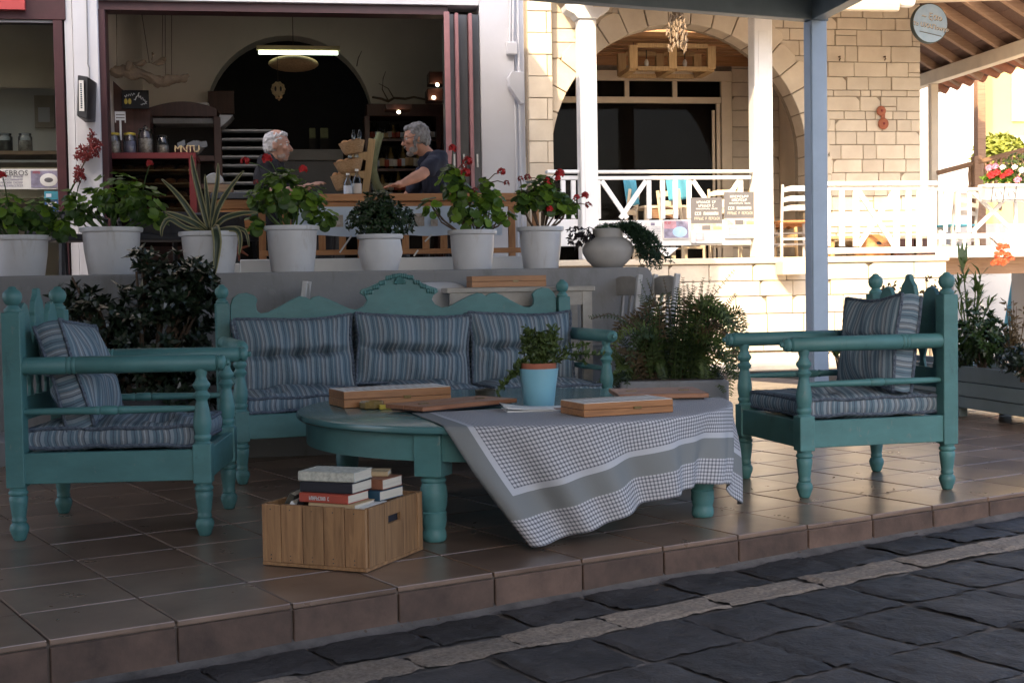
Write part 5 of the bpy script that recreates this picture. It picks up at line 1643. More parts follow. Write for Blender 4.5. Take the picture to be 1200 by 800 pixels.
headR = dict(head=(.03, 0, .735), neck=(-.065, 0, .595), chest=(-.135, 0, .40), pelvis=(-.24, 0, .06), nod=.16,
    arms={1: ((-.05, .20, .46), (.10, .25, .26), (.26, .10, .265), (.9, -.4, -.12), (.3, .9, .1), .25), -1: ((-.12, -.20, .545), (.02, -.33, .42), (.19, -.44, .335), (.9, -.3, -.12), (-.3, -1, .1), .2)},
    hair=lambda H, n: [('e', H(-.020, 0, .040), (.097, .082, .090), n), ('e', H(.036, 0, .088), (.050, .058, .030), n), ('e', H(-.062, 0, -.022), (.054, .073, .064), n), ('e', H(-.025, .066, .0), (.05, .024, .055), n), ('e', H(-.025, -.066, .0), (.05, .024, .055), n), ('e', H(.02, .066, -.035), (.014, .014, .045), n), ('e', H(.02, -.066, -.035), (.014, .014, .045), n)],
    beard=lambda H, n: [('e', H(.066, 0, -.112), (.034, .036, .026), n), ('e', H(.042, .048, -.088), (.038, .012, .028), n), ('e', H(.042, -.048, -.088), (.038, .012, .028), n), ('e', H(.101, 0, -.058), (.011, .030, .009), n)], beardm='stubble_grey')
# local +x must point to the left of the picture
man('grey haired bearded man with glasses in a navy t-shirt leaning his arm on the rail', bw(u, DM, z0m), BETA + pi, {**headR, 'arms': {k: tuple((v[0], -v[1], v[2]) if isinstance(v, tuple) else v for v in a) for k, a in headR['arms'].items()}}, 'hair_grey', 'skin', 'shirt_navy', True, 0)
for lab, px_ in (('dark stool under the white haired man', 322), ('dark stool under the man in the navy t-shirt', 512)):
    u, _ = B(px_, 230, DM)
    sl = bthing('stool', lab, 'stool', u, DM, VF, 'stools behind the rail')
    BASE[sl.name] = Vector((0, 0, 0))
    MB().lathe([(.16, .42), (.18, .43), (.18, .46), (0, .47)], n=20).build('seat', M['dark_chair'], sl)
    for i in range(4): MB().cyl((.15 * cos(i * pi / 2 + .8), .15 * sin(i * pi / 2 + .8), 0), (.11 * cos(i * pi / 2 + .8), .11 * sin(i * pi / 2 + .8), .425), .016, n=8).build('leg', M['dark_chair'], sl)
# ---------------- stone house ----------------
HF, HA, HB = 17.0, 18.6, 20.8             # veranda front, arched wall, recessed window wall
HVF = B(800, 303, HF)[1]                  # veranda floor level
house = bthing('stone_house', 'cream limestone house with a wide round arch behind a white veranda', 'building', B(850, 200, HA)[0], HA, 0)
def hp(mb, name, mt, parent=None, **kw): return mb.build(name, mt, parent or house, **kw)
acx, acz = B(797, 184, HA)
AR = B(945, 184, HA)[0] - acx
VR = AR + .36                             # outer radius of the arch stones
hxl, hxr = B(617, 150, HA)[0], B(1078, 150, HA)[0]
HTOP = B(800, -40, HA)[1]
archp = [(acx + AR * cos(pi * i / 32), acz + AR * sin(pi * i / 32)) for i in range(33)]
outl = [(acx - AR, HVF)] + list(reversed(archp)) + [(acx + AR, HVF), (hxr, HVF), (hxr, HTOP), (hxl - .3, HTOP), (hxl - .3, HVF)]
hp(MB().prism(outl, HA, HA + .45, 'xz'), 'core_wall', M['joint'])
random.seed(41)
def stone(pts, D, t, mt='stone', parent=None, name='stone'):
    m = MB().prism(pts, D - random.uniform(.018, .034), D + .012, 'xz')
    return m.build(name, M[mt], parent or house, bevel=.006)
JG = .0048
def chamf(x0, x1, z0, z1, allow=True):
    pts = [(x0, z0), (x1, z0), (x1, z1), (x0, z1)]
    if allow and x1 - x0 > .3 and z1 - z0 > .16 and random.random() < .30:
        c = random.uniform(.04, .075)
        k = random.choice((2, 3))
        if k == 2: pts = [(x0, z0), (x1, z0), (x1, z1 - c), (x1 - c, z1), (x0, z1)]
        else: pts = [(x0, z0), (x1, z0), (x1, z1), (x0 + c, z1), (x0, z1 - c)]
    return pts
def ashlar(x0, x1, z0, z1, D, hs, ws, parent=None, cut=None, split=.35):
    z = z0
    n = 0
    while z < z1 - .03:
        h = random.choice(hs)
        if z + h > z1 - .07: h = z1 - z
        x = x0
        while x < x1 - .02:
            w = random.uniform(*ws) * (1.0 if h > .14 else .8)
            if x + w > x1 - .12: w = x1 - x
            sub = [(x, x + w, z, z + h)]
            if h > .2 and w < .34 and random.random() < split:
                k = random.choice((.32, .65))
                sub = [(x, x + w, z, z + h * k), (x, x + w, z + h * k, z + h)]
            for a, b, c, d in sub:
                a, b, c, d = a + JG, b - JG, c + JG, d - JG
                if cut is None:
                    stone(chamf(a, b, c, d), D, 0, parent=parent)
                    n += 1
                else:
                    pts = cut(a, b, c, d)
                    if pts:
                        stone(pts, D, 0, parent=parent)
                        n += 1
            x += w
        z += h
    return n
def cut_arch(side):
    def f(a, b, c, d):
        # keep what lies outside the ring of arch stones
        R = VR - .05
        def lim(z):
            dz = z - acz
            return sqrt(max(0, R * R - dz * dz)) if dz < R else 0
        if side < 0:
            if c < acz: r0 = R
            N = 6
            zs = [c + (d - c) * i / N for i in range(N + 1)]
            xs = [min(b, acx - (lim(z) if z > acz else R)) for z in zs]
            if max(xs) < a + .03: return None
            pts = [(a, c)] + [(max(a + .002, x), z) for x, z in zip(xs, zs)] + [(a, d)]
            return pts
        N = 6
        zs = [c + (d - c) * i / N for i in range(N + 1)]
        xs = [max(a, acx + (lim(z) if z > acz else R)) for z in zs]
        if min(xs) > b - .03: return None
        return [(b, d)] + [(min(b - .002, x), z) for x, z in reversed(list(zip(xs, zs)))] + [(b, c)]
    return f
pil = B(645, 150, HA)[0]
ashlar(pil + .01, acx, HVF + 1.0, HTOP, HA, [.19, .20, .22], (.30, .55), cut=cut_arch(-1), split=.1)
ashlar(acx, B(905, 150, HA)[0] + .55, acz + .2, HTOP, HA, [.17, .2, .22], (.28, .5), cut=cut_arch(1), split=.2)
ashlar(B(905, 150, HA)[0] + .56, hxr, HVF, HTOP, HA, [.09, .12, .17, .19, .21, .23], (.18, .52))
# pilaster at the left corner
hp(MB().box(hxl - .02, pil, HA - .20, HA + .01, -.1, HTOP), 'pilaster_core', M['joint'])
z = .05
k = 0
while z < HTOP:
    h = .295
    w = pil - hxl
    if k % 2 == 0: stone([(hxl + .0, z + JG), (pil - .004, z + JG), (pil - .004, z + h - JG), (hxl, z + h - JG)], HA - .20, 0)
    else:
        s = pil - random.uniform(.05, .09)
        stone([(hxl, z + JG), (s - JG, z + JG), (s - JG, z + h - JG), (hxl, z + h - JG)], HA - .20, 0)
        stone([(s + JG, z + JG), (pil - .004, z + JG), (pil - .004, z + h - JG), (s + JG, z + h - JG)], HA - .20, 0)
    z += h
    k += 1
# arch stones, rounded outer ends
nv = 19
for i in range(-3, nv + 3):
    a0, a1 = pi * i / nv, pi * (i + 1) / nv
    ro = VR + (.05 if i % 2 else -.02) + random.uniform(-.02, .02)
    g = .004
    if 0 <= i < nv:
        pts = [(acx + (AR - .015) * cos(a), acz + (AR - .015) * sin(a)) for a in (a0 + g, (a0 + a1) / 2, a1 - g)]
        am = (a0 + a1) / 2
        rc = ro - .05
        pts += [(acx + rc * cos(a1 - g * .8), acz + rc * sin(a1 - g * .8)), (acx + ro * cos(a1 - (a1 - a0) * .22), acz + ro * sin(a1 - (a1 - a0) * .22)), (acx + ro * cos(a0 + (a1 - a0) * .22), acz + ro * sin(a0 + (a1 - a0) * .22)), (acx + rc * cos(a0 + g * .8), acz + rc * sin(a0 + g * .8))]
    else:
        s = 1 if i < 0 else -1
        j = -i if i < 0 else i - nv + 1
        z1, z0 = acz - .26 * (j - 1) - .005, acz - .26 * j + .005
        pts = [(acx + s * (AR - .015), z0), (acx + s * (VR), z0), (acx + s * (VR), z1), (acx + s * (AR - .015), z1)]
    m = MB().prism(pts, HA - .055 - random.uniform(0, .006), HA + .30, 'xz')
    hp(m, 'arch_stone', M['stone'], bevel=.008)
# recess behind the arch
rx0, rx1 = acx - AR - 1.0, acx + AR + .4
wz1 = B(780, 72, HB)[1]
hp(MB().box(rx0, rx0 + .1, HA + .46, HB + .1, HVF, HTOP), 'recess_side', M['soffit'])
hp(MB().box(rx1, rx1 + .1, HA + .46, HB + .1, HVF, HTOP), 'recess_side', M['soffit'])
ashlar(B(857, 150, HB)[0], rx1, HVF, HTOP, HB, [.22, .26], (.3, .5))
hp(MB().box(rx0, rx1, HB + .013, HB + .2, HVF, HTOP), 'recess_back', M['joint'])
for i in range(9):                               # pine ceiling boards
    d0, d1 = HA + .46 + (HB - HA - .46) * i / 9, HA + .46 + (HB - HA - .46) * (i + 1) / 9
    zc_ = B(800, 34, HA)[1] - .02
    hp(MB().box(rx0 + .1, rx1, d0 + .006, d1 - .006, zc_ + .02 * (i % 2), zc_ + .06), 'ceiling_board', M['ceil_wood'], bevel=.004)
for y0, y1 in ((78, 62), (61.5, 47), (46.5, 36)): hp(MB().box(rx0 + .1, rx1, HB - .06, HB - .02, B(800, y0, HB)[1], B(800, y1, HB)[1]), 'frieze_board', M['ceil_wood'], bevel=.004)
M['dim_room_sheet'] = mat('dim_room_sheet', (.075, .062, .052), .9, .35, .8, .1)
fx0, fx1 = B(630, 120, HB)[0], B(855, 120, HB)[0]
fz1 = B(780, 84.5, HB)[1]
fw = hp(MB().box(fx0, fx1, HB - .12, HB - .01, B(780, 96, HB)[1], fz1), 'window_frame', M['cream'], bevel=.005)
def wf(x0, x1, z0, z1, d=.10): return MB().box(x0, x1, HB - d, HB - .012, z0, z1)
zt1, zt0 = B(780, 96, HB)[1], B(780, 115, HB)[1]
zs0 = B(780, 122, HB)[1]
wf(B(843, 120, HB)[0], fx1 - .002, HVF, zt1 - .002, .118).build('jamb', M['cream'], fw, bevel=.004)
wf(fx0, B(842.5, 120, HB)[0], zs0, zt0, .115).build('transom', M['cream'], fw, bevel=.004)
for x in (676, 733, 789): wf(B(x - 2.6, 105, HB)[0], B(x + 2.6, 105, HB)[0], zt0 + .002, zt1 - .002, .10).build('mullion', M['cream'], fw, bevel=.003)
MB().box(fx0, B(842.5, 120, HB)[0], HB - .055, HB - .05, zt0, zt1).build('transom_pane', M['pane_dark'], fw)
MB().box(fx0, B(842.5, 150, HB)[0], HB - .050, HB - .045, HVF + .05, zs0 - .001).build('pane', M['pane_dark'], fw)
MB().box(fx0, B(842.5, 150, HB)[0], HB - .03, HB - .014, HVF, zt1).build('painted_dark_sheet', M['dim_room_sheet'], fw)  # flat sheet; the darkness of the unlit room is put into its colour
wf(B(833, 150, HB)[0], B(836, 150, HB)[0], HVF, B(800, 130, HB)[1], .075).build('sash', M['cream'], fw)
wf(B(838, 150, HB)[0], B(842, 150, HB)[0], HVF, zs0 - .002, .085).build('sash', M['cream'], fw)
hp(MB().box(B(876, 150, HB)[0], B(879, 150, HB)[0], HB - .14, HB - .08, HVF, B(800, 60, HB)[1]), 'drain_pipe', M['pink_edge'])
# house core, side wall and eave
hp(MB().box(hxr - .40, hxr - .006, HA + .451, 27, -.1, HTOP), 'side_wall', M['white_wall'])
hp(MB().box(hxl - .3, hxr - .41, HB + .5, 27, -.1, HTOP + 1), 'back_block', M['white_wall'])
# veranda roof and its scalloped eave
EV = HF - 1.0
rz = B(1000, 12, EV)[1]
ex1 = B(1063, 8, EV)[0]
zw = B(900, 2, HA)[1]
hp(MB().prism([(EV + .02, rz + .16), (HA - .06, zw), (HA - .06, zw + .14), (EV + .02, rz + .30)], pil + .06, hxr, 'yz'), 'veranda_roof', M['soffit'])
prof = [(EV, rz), (EV + .08, rz), (EV + .10, rz + .10), (EV + .10, rz + .155), (EV - .04, rz + .155), (EV - .04, rz + .09)]
hp(MB().prism(prof, pil + .06, ex1 - .1, 'yz'), 'eave', M['cream'], bevel=.01)
hp(MB().prism([(EV - .06, rz + .05), (EV + .1, rz + .05), (EV + .1, rz + .20), (EV - .06, rz + .20)], ex1 - .09, ex1 + .10, 'yz'), 'eave_end', M['white'], bevel=.05, seg=3)

# ---------------- veranda: base wall, columns, rails ----------------
ver = bthing('veranda_wall', 'low limestone wall and floor carrying the white veranda rails', 'wall', B(880, 400, HF)[0], HF, 0)
vx0, vx1 = hxl - .3, B(1108, 350, HF)[0]
MB().box(vx0, vx1, HF + .012, HF + .4, -.1, HVF - .08).build('core', M['joint'], ver)
MB().box(vx0, vx1 - .02, HF + .41, HB + .2, HVF - .12, HVF - .002).build('floor', M['floor_in'], ver)
MB().box(vx0, vx1 + .03, HF - .06, HF + .42, HVF - .078, HVF).build('coping', M['cream'], ver, bevel=.012, seg=2)
random.seed(43)
ashlar(B(700, 400, HF)[0], vx1, .12, HVF - .082, HF, [.23, .26, .28, .20], (.35, .80), parent=ver, split=.15)
MB().box(vx0 + .5, vx1 - 1.2, HF - .75, HF - .02, -.05, .10).build('plinth_step', M['stone'], ver, bevel=.015)
MB().box(vx0 + .5, vx1 - 1.0, HF - 1.35, HF - .752, -.05, .03).build('plinth_step', M['stone'], ver, bevel=.015)
p, q = B(917, 322, HF - .32), B(949, 305, HF - .32)
sb = bthing('door_step', 'small pale stone step block below the gap in the veranda rail', 'step', (p[0] + q[0]) / 2, HF - .3, p[1])
MB().box(p[0], q[0], HF - .34, HF - .065, p[1], q[1]).build('block', M['cream'], sb, bevel=.01)
def column(label, px, top, capit, D=HF + .10, w=21):
    c = B(px, 150, D)[0]
    h = w / 2 * D / FPX
    zt = B(px, top, D)[1]
    t = bthing('veranda_column', label, 'column', c, D, HVF, 'white veranda columns')
    MB().box(c - h, c + h, D - h, D + h, HVF + .001, zt).build('shaft', M['white'], t, bevel=.012)
    for s in (-1, 1): MB().box(c - h * .55, c + h * .55, D + s * (h + .003) - .004, D + s * (h + .003) + .004, HVF + .25, zt - .2).build('panel', M['white'], t, bevel=.003)
    if capit:
        MB().prism([(c - h * 1.15, zt - .002), (c - h * 1.5, zt + .05), (c - h * 2.4, zt + .10), (c - h * 2.6, zt + .17), (c + h * 2.6, zt + .17), (c + h * 2.4, zt + .10), (c + h * 1.5, zt + .05), (c + h * 1.15, zt - .002)], D - h * 1.3, D + h * 1.3, 'xz').build('capital', M['white'], t, bevel=.008)
    MB().box(c - h * 1.1, c + h * 1.1, D - h * 1.1, D + h * 1.1, zt + .172, rz + .158).build('head', M['white'], t)
    return t
column('white veranda column with spreading capital, left of the arch', 688, 24, True)
column('plain white veranda column beside the posters', 891.5, 20, False, w=23)

def rail(label, name='veranda_rail'): return bthing(name, label, 'railing', 0, HF + .1, HVF, 'white veranda rails')
RDp = HF + .10
def rbox(t, name, x0, y0, x1, y1, d=.05, D=RDp, mt='white', bev=.006):
    a, b = B(x0, y1, D), B(x1, y0, D)
    return MB().box(a[0], b[0], D - d / 2, D + d / 2, a[1], b[1]).build(name, M[mt], t, bevel=bev)
def rbar(t, name, x0, y0, x1, y1, w=.065, d=.04, D=RDp, mt='white'):
    a, b = B(x0, y0, D), B(x1, y1, D)
    return MB().bar((a[0], D, a[1]), (b[0], D, b[1]), d, w, (0, 0, 1) if abs(a[0] - b[0]) > .02 else (1, 0, 0)).build(name, M[mt], t, bevel=.004)
r1 = rail('white veranda rail with crosses and balusters between the two columns, posters hung on it')
rbox(r1, 'hand_rail', 698, 199.5, 880, 203.5, .14)
rbox(r1, 'upper_rail', 698.5, 206, 879.5, 211)
rbox(r1, 'lower_board', 698.5, 257, 879.5, 289, .05)
for x0, y0, x1, y1 in [(705, 212, 735, 256), (757, 212, 727, 256), (812, 212, 842, 256), (866, 212, 836, 256)]: rbar(r1, 'cross_bar', x0, y0, x1, y1, .06, .035 if x0 < x1 else .03)
for x in (701, 760.5, 776.5, 791.5, 807.5, 868): rbox(r1, 'baluster', x - 2.4, 211.4, x + 2.4, 256.6, .045)
a, b, c_ = B(768, 290, RDp), B(795, 290, RDp), B(781.5, 300, RDp)
MB().prism([(a[0], a[1]), (c_[0] - .02, c_[1]), (c_[0] + .02, c_[1]), (b[0], b[1])], RDp - .02, RDp + .02, 'xz').build('bracket', M['white'], r1)
r0 = rail('short white veranda rail left of the capital column, behind the geraniums')
rbox(r0, 'hand_rail', 640, 199.5, 677.5, 203.5, .14)
rbox(r0, 'upper_rail', 640, 206, 677, 211)
rbox(r0, 'lower_board', 640, 257, 677, 289, .05)
for x in (646, 660, 672): rbox(r0, 'baluster', x - 2.4, 211.4, x + 2.4, 256.6, .045)
r2 = rail('bright white veranda rail with one big cross, right of the pale blue post')
rbox(r2, 'hand_rail', 966, 212.5, 1096, 218, .14)
rbox(r2, 'upper_rail', 967, 219, 1094.5, 223)
rbox(r2, 'lower_rail', 967, 289, 1095, 297.5, .07)
for x, w in ((969.5, 3), (986.5, 2.6), (1003, 3), (1050.5, 3), (1064.5, 2.6), (1077, 2.6), (1092, 4)): rbox(r2, 'baluster', x - w, 223.3, x + w, 288.7, .05 if w < 4 else .08)
rbar(r2, 'cross_bar', 1006, 224, 1048, 288, .065, .035)
rbar(r2, 'cross_bar', 1048, 224, 1006, 288, .065, .030)
DK = 18.4
r3 = bthing('veranda_rail', 'shaded white rail with crosses on the deck at the right edge under the flower box', 'railing', B(1150, 250, DK)[0], DK, B(1150, 290, DK)[1], 'white veranda rails')
rbox(r3, 'hand_rail', 1097, 219.5, 1240, 224, .1, DK)
rbox(r3, 'lower_rail', 1097, 272.5, 1240, 280, .07, DK)
for x in (1108, 1122.5, 1136, 1190, 1210): rbox(r3, 'baluster', x - 2, 224.3, x + 2, 272.2, .045, DK)
for q_ in ((1139, 224, 1188, 272, .035), (1188, 224, 1139, 272, .03), (1193, 224, 1236, 272, .035)): rbar(r3, 'cross_bar', *q_[:4], .06, q_[4], DK)
for x in (1102, 1118, 1130, 1146, 1163, 1180, 1196): rbox(r3, 'spindle', x - 1.2, 280.3, x + 1.2, 288, .03, DK)
dk = bthing('side_deck', 'raised deck with white edge beam at the right of the house', 'deck', B(1150, 295, DK)[0], DK, 0)
zd = B(1150, 288.5, DK)[1]
MB().box(vx1 + .04, 12, DK - .12, DK + 3.2, zd - .16, zd).build('deck', M['white'], dk, bevel=.006)
MB().box(vx1 + .04, 12, DK + .3, DK + .5, zd - .40, zd - .162).build('joist_beam', M['rafter'], dk)
MB().box(vx1 + .04, 12, DK + 2.2, DK + 2.4, zd - .40, zd - .162).build('joist_beam', M['rafter'], dk)
MB().box(12.0, 12.3, DK, DK + 3, -.1, zd - .165).build('pier', M['white_wall'], dk)

# posters on the rail
PD = RDp - .055
def poster(label, x0, y0, x1, y1, rows):
    p, q = B(x0, y1, PD), B(x1, y0, PD)
    o = bthing('poster', label, 'poster', p[0], PD, p[1], 'posters hung on the white rail')
    BASE[o.name] = Vector((0, 0, 0))
    w, h = q[0] - p[0], q[1] - p[1]
    MB().box(0, w, 0, .004, 0, h).build('sheet', M['paper'], o)
    for i, (x0, z0, x1, z1, mt) in enumerate(rows):
        if mt.startswith('T:'):
            n = int(mt[2:4])
            scrawl(o, x0 * w, x1 * w, -.0042, (z0 + z1) / 2 * h, (z1 - z0) * h, n, M[mt[5:]], 'lettering', i, True)
        elif mt.startswith('E:'):
            MB().sph(((x0 + x1) / 2 * w, -.002, (z0 + z1) / 2 * h), ((x1 - x0) / 2 * w, .002, (z1 - z0) / 2 * h), 18, 8).build('picture', M[mt[2:]], o, smooth=80)
        else: MB().box(x0 * w, x1 * w, -.0012 - .0001 * i, .001, z0 * h, z1 * h).build('picture', M[mt], o)
    return o
dark_rows = [(0.0, .44, 1, 1, 'poster_grey'), (.18, .88, .80, .93, 'T:10:paper'), (.24, .80, .74, .855, 'T:09:paper'), (.16, .745, .86, .775, 'T:14:paper'), (.12, .62, .88, .69, 'T:11:paper'), (.1, .52, .92, .58, 'T:16:pages'), (0.0, .29, 1, .438, 'poster_tan'), (.35, .30, .62, .40, 'poster_grey'), (.72, .30, .98, .37, 'book_tan'), (.14, .06, .44, .25, 'poster_pink'), (.18, .10, .34, .20, 'chalk'), (.55, .10, .92, .12, 'T:14:poster_pink'), (.6, .05, .9, .07, 'T:14:poster_pink'), (0, 0, 1, .022, 'poster_grey')]
poster('pale lilac leaflet on the white rail nearest the trailing plant', 757, 259, 776, 283, [(.30, .78, .55, .92, 'poster_mauve')] + [(.1, .12 + .08 * i, .9, .15 + .08 * i, 'T:18:poster_mauve') for i in range(8)])
poster('mauve and pink poster of a white cup seen from above, on the white rail', 777.5, 258, 807.5, 280, [(.03, .04, .97, .97, 'poster_mauve'), (.03, .55, .5, .97, 'poster_pink'), (.06, .80, .3, .92, 'T:06:red'), (.35, .08, .92, .66, 'E:sign_blue'), (.48, .2, .8, .55, 'E:cafe_white'), (.58, .36, .72, .48, 'E:paper')])
poster('charcoal headed poster with two lines of white lettering, the lower of the two tall ones', 810, 231.5, 846, 286, dark_rows)
poster('charcoal headed poster hung higher, right next to the plain column', 849, 225, 884.5, 280, [(a, b, c, d, m.replace('10', '08').replace('09', '07') if m.startswith('T:') else m) for a, b, c, d, m in dark_rows])

# chairs and furniture on the veranda
def ladder_chair(label, px, py, D, rz, mt, scale=1.0, cush=None, group='ladder back chairs on the veranda'):
    u, z = B(px, py, D)
    t = thing('ladder_chair', label, 'chair', bw(u, D, HVF), rz, group)
    m, sm = M[mt], M['orange_wood']
    for s in (-1, 1):
        MB().bar((-.19, s * .20, 0), (-.20, s * .20, .46), .034, .036, (1, 0, 0)).bar((-.20, s * .20, .46), (-.27, s * .20, .95), .034, .036, (1, 0, 0)).build('rear_post', m, t, bevel=.004)
        MB().bar((.21, s * .21, 0), (.20, s * .20, .47), .036, .036, (1, 0, 0)).build('leg', m, t, bevel=.004)
        for z_ in (.16, .30): MB().bar((-.19, s * .2, z_), (.2, s * .2, z_), .02, .026).build('stretcher', m, t)
    for z_ in (.18, .33): MB().bar((.205, -.2, z_), (.205, .2, z_), .02, .028).build('stretcher', m, t)
    MB().bar((-.195, -.2, .24), (-.195, .2, .24), .02, .028).build('stretcher', m, t)
    MB().box(-.22, .225, -.225, .225, .455, .485).build('seat', sm if cush is None else M[cush], t, bevel=.01)
    MB().prism([(-.21, .40), (-.12, .42), (-.05, .40), (0, .43), (.05, .40), (.12, .42), (.21, .40), (.21, .455), (-.21, .455)], .205, .222, 'yz').build('apron', sm if cush is None else m, t)
    for z_ in (.60, .72, .85):
        dx = -.20 - .07 * (z_ - .46) / .49
        MB().prism([(-.185, z_), (-.09, z_ + .012), (.09, z_ + .012), (.185, z_), (.185, z_ + .06), (.09, z_ + .085), (-.09, z_ + .085), (-.185, z_ + .06)], dx - .012, dx + .008, 'yz').build('ladder_slat', m, t, bevel=.003)
    return t
ladder_chair('cream ladder back chair with orange seat standing in the gap beside the pale blue post', 929, 300, HF + .28, BETA - pi / 2 - .1 + pi, 'chair_white')
ladder_chair('orange wooden chair half hidden behind the plain column', 908, 300, HF + .95, BETA + .4, 'pale_wood')
ladder_chair('pale grey ladder back chair with blue cushion on the side deck under the handrail', 1120, 285, DK + .6, BETA + pi / 2 + .15, 'chair_white', cush='blue_cloth')
for i, (px_, lab) in enumerate([(722, 'cream chair draped with a turquoise cloth, left one behind the first cross'), (800, 'cream chair with turquoise cloth behind the balusters'), (850, 'cream chair behind the tall charcoal posters')]):
    ladder_chair(lab, px_, 290, HF + 1.0, BETA + (2.6, .5, 1.2)[i], 'cream')
for i, (x0, y0, x1, y1, lab) in enumerate([(731, 210, 745, 243, 'turquoise cloth hanging over the chair back behind the first cross'), (780, 206, 806, 236, 'turquoise cloth hung behind the balusters')]):
    D = HF + .72
    p, q = B(x0, y1, D), B(x1, y0, D)
    o = grid(10, 8, lambda a, b: (p[0] + (q[0] - p[0]) * a + .05 * (1 - b), D + .03 * sin(a * 9), p[1] + (q[1] - p[1]) * b + .04 * a * (1 - b))).build('draped_cloth', M['blue_cloth'], None, smooth=60, fix=False)
    o.modifiers.new('t', 'SOLIDIFY').thickness = .006
    o.rotation_euler = (0, 0, BETA)
    tag(o, lab, 'cloth')
tb = bthing('veranda_table', 'cream cafe table with brown drawer behind the balusters of the left rail', 'table', B(775, 240, HF + 1.5)[0], HF + 1.5, HVF)
p, q = B(748, 240, HF + 1.5), B(800, 222, HF + 1.5)
MB().box(p[0], q[0], HF + 1.2, HF + 1.9, HVF + .72, HVF + .76).build('tabletop', M['cream'], tb, bevel=.006)
for x in (p[0] + .05, q[0] - .05):
    for d in (1.25, 1.85): MB().box(x - .03, x + .03, HF + d - .03, HF + d + .03, HVF, HVF + .72).build('leg', M['cream'], tb)
MB().box(p[0] + .08, q[0] - .08, HF + 1.22, HF + 1.26, HVF + .58, HVF + .72).build('drawer', M['handrail'], tb)
# baskets behind the bright rail
for i, (px_, w, mt, lab) in enumerate([(1022, .30, 'basket', 'terracotta coloured basket with a round hole behind the big cross'), (1055, .22, 'book_brown', 'dark square planter behind the balusters, left of two'), (1080, .20, 'book_brown', 'dark square planter at the end of the bright rail')]):
    u, _ = B(px_, 290, HF + .8)
    o = bthing('basket' if i == 0 else 'planter_box', lab, 'basket' if i == 0 else 'planter', u, HF + .8, HVF)
    BASE[o.name] = Vector((0, 0, 0))
    if i == 0:
        MB().lathe([(.22, 0), (.25, .02), (.27, .12), (.20, .24), (.10, .31), (.07, .30), (0, .27)], n=20).build('body', M['orange_wood'], o, smooth=50)
        MB().sph((0, -.215, .16), (.05, .03, .05), 12, 8).build('opening', M['book_black'], o, smooth=80)
    else:
        MB().box(-.14, .14, -.14, .14, 0, .24).build('box', M['mahog'], o, bevel=.008)
        MB().box(-.16, .16, -.16, .16, .242, .28).build('rim', M['cream'], o, bevel=.008)
lb = bthing('bench_board', 'long pale orange bench against the stone wall behind the bright rail', 'bench', B(1010, 270, HA - .4)[0], HA - .4, HVF)
p, q = B(966, 270, HA - .45), B(1070, 270, HA - .45)
MB().box(p[0], q[0], HA - .55, HA - .08, HVF + .26, HVF + .30).build('seat', M['pale_wood'], lb, bevel=.005)
for x in (p[0] + .1, (p[0] + q[0]) / 2, q[0] - .1): MB().box(x - .03, x + .03, HA - .5, HA - .12, HVF, HVF + .26).build('support', M['pale_wood'], lb)

# wall ornament, bracket hooks, hanging lamp frame, shell mobile, round sign
orn = bthing('wall_ornament', 'terracotta two-disc ornament on the stone wall above the bright rail', 'ornament', B(1034, 150, HA)[0], HA - .06, B(1035, 152, HA)[1])
for (x, y, r) in ((1033, 130, 6.2), (1035.5, 145, 7)):
    c = B(x, y, HA - .07)
    rr = r * HA / FPX
    MB().sph((c[0], HA - .06, c[1]), (rr, .03, rr), 20, 10).build('disc', M['terracotta'], orn, smooth=80)
    MB().sph((c[0], HA - .088, c[1]), (rr * .25, .012, rr * .25), 10, 6).build('boss', M['petal_dry'], orn, smooth=80)
p, q = B(1029, 150, HA - .06), B(1041, 139, HA - .06)
MB().box((p[0] + q[0]) / 2 - .03, (p[0] + q[0]) / 2 + .03, HA - .06, HA - .045, p[1], q[1] + .1).build('link', M['terracotta'], orn)
for i, (x, y) in enumerate(((983, 67), (1036, 67))):
    c = B(x, y, HA - .03)
    o = bthing('iron_hook', 'small rusty iron hook in the stone wall, ' + ('left' if i == 0 else 'right') + ' one above the ornament', 'hook', c[0], HA - .03, c[1])
    BASE[o.name] = Vector((0, 0, 0))
    MB().tube([(0, .02, 0), (0, -.04, 0), (0, -.05, -.03), (0, -.02, -.05)], .012, 6).build('hook', M['bark'], o, smooth=60)
LD = 19.6
lampf = bthing('ceiling_lamp_frame', 'hanging open box frame lamp of pale wood with four bulbs under the arch', 'lamp', B(780, 75, LD)[0], LD, B(780, 87, LD)[1])
def L_(x, y, D): return (B(x, y, D)[0], D, B(x, y, D)[1])
D0, D1 = LD - .35, LD + .35
u0, u1 = B(735, 80, LD)[0], B(825, 80, LD)[0]
zl0, zl1 = B(780, 87, LD)[1] + .02, B(780, 59, LD)[1]
um = (u0 + u1) / 2
fr = []
for d in (D0, D1):
    for x in (u0, um, u1): MB().box(x - .06, x + .06, d - .045, d + .045, zl0, zl1).build('upright', M['pale_wood'], lampf, bevel=.003)
    for z in (zl0, zl1): MB().bar((u0 + .06, d, z), (um - .06, d, z), .08, .06).bar((um + .06, d, z), (u1 - .06, d, z), .08, .06).build('beam', M['pale_wood'], lampf)
for x in (u0, um, u1): MB().bar((x, D0 + .03, zl0), (x, D1 - .03, zl0), .11, .06).build('cross_beam', M['pale_wood'], lampf)
MB().bar((u0, LD, zl0 + .045), (u1, LD, zl0 + .045), .04, .03).build('middle_beam', M['pale_wood'], lampf)
for x in ((u0 + um) / 2, (u1 + um) / 2):
    bq = MB().lathe([(.012, 0), (.03, .05), (.035, .09), (.02, .13), (0, .14)], (x, LD, zl0 + .06), 10).build('bulb', M['paper'], lampf, smooth=60)
    MB().cyl((x, LD, zl0 + .20), (x, LD, zl1), .008, n=6).build('stem', M['iron'], lampf)
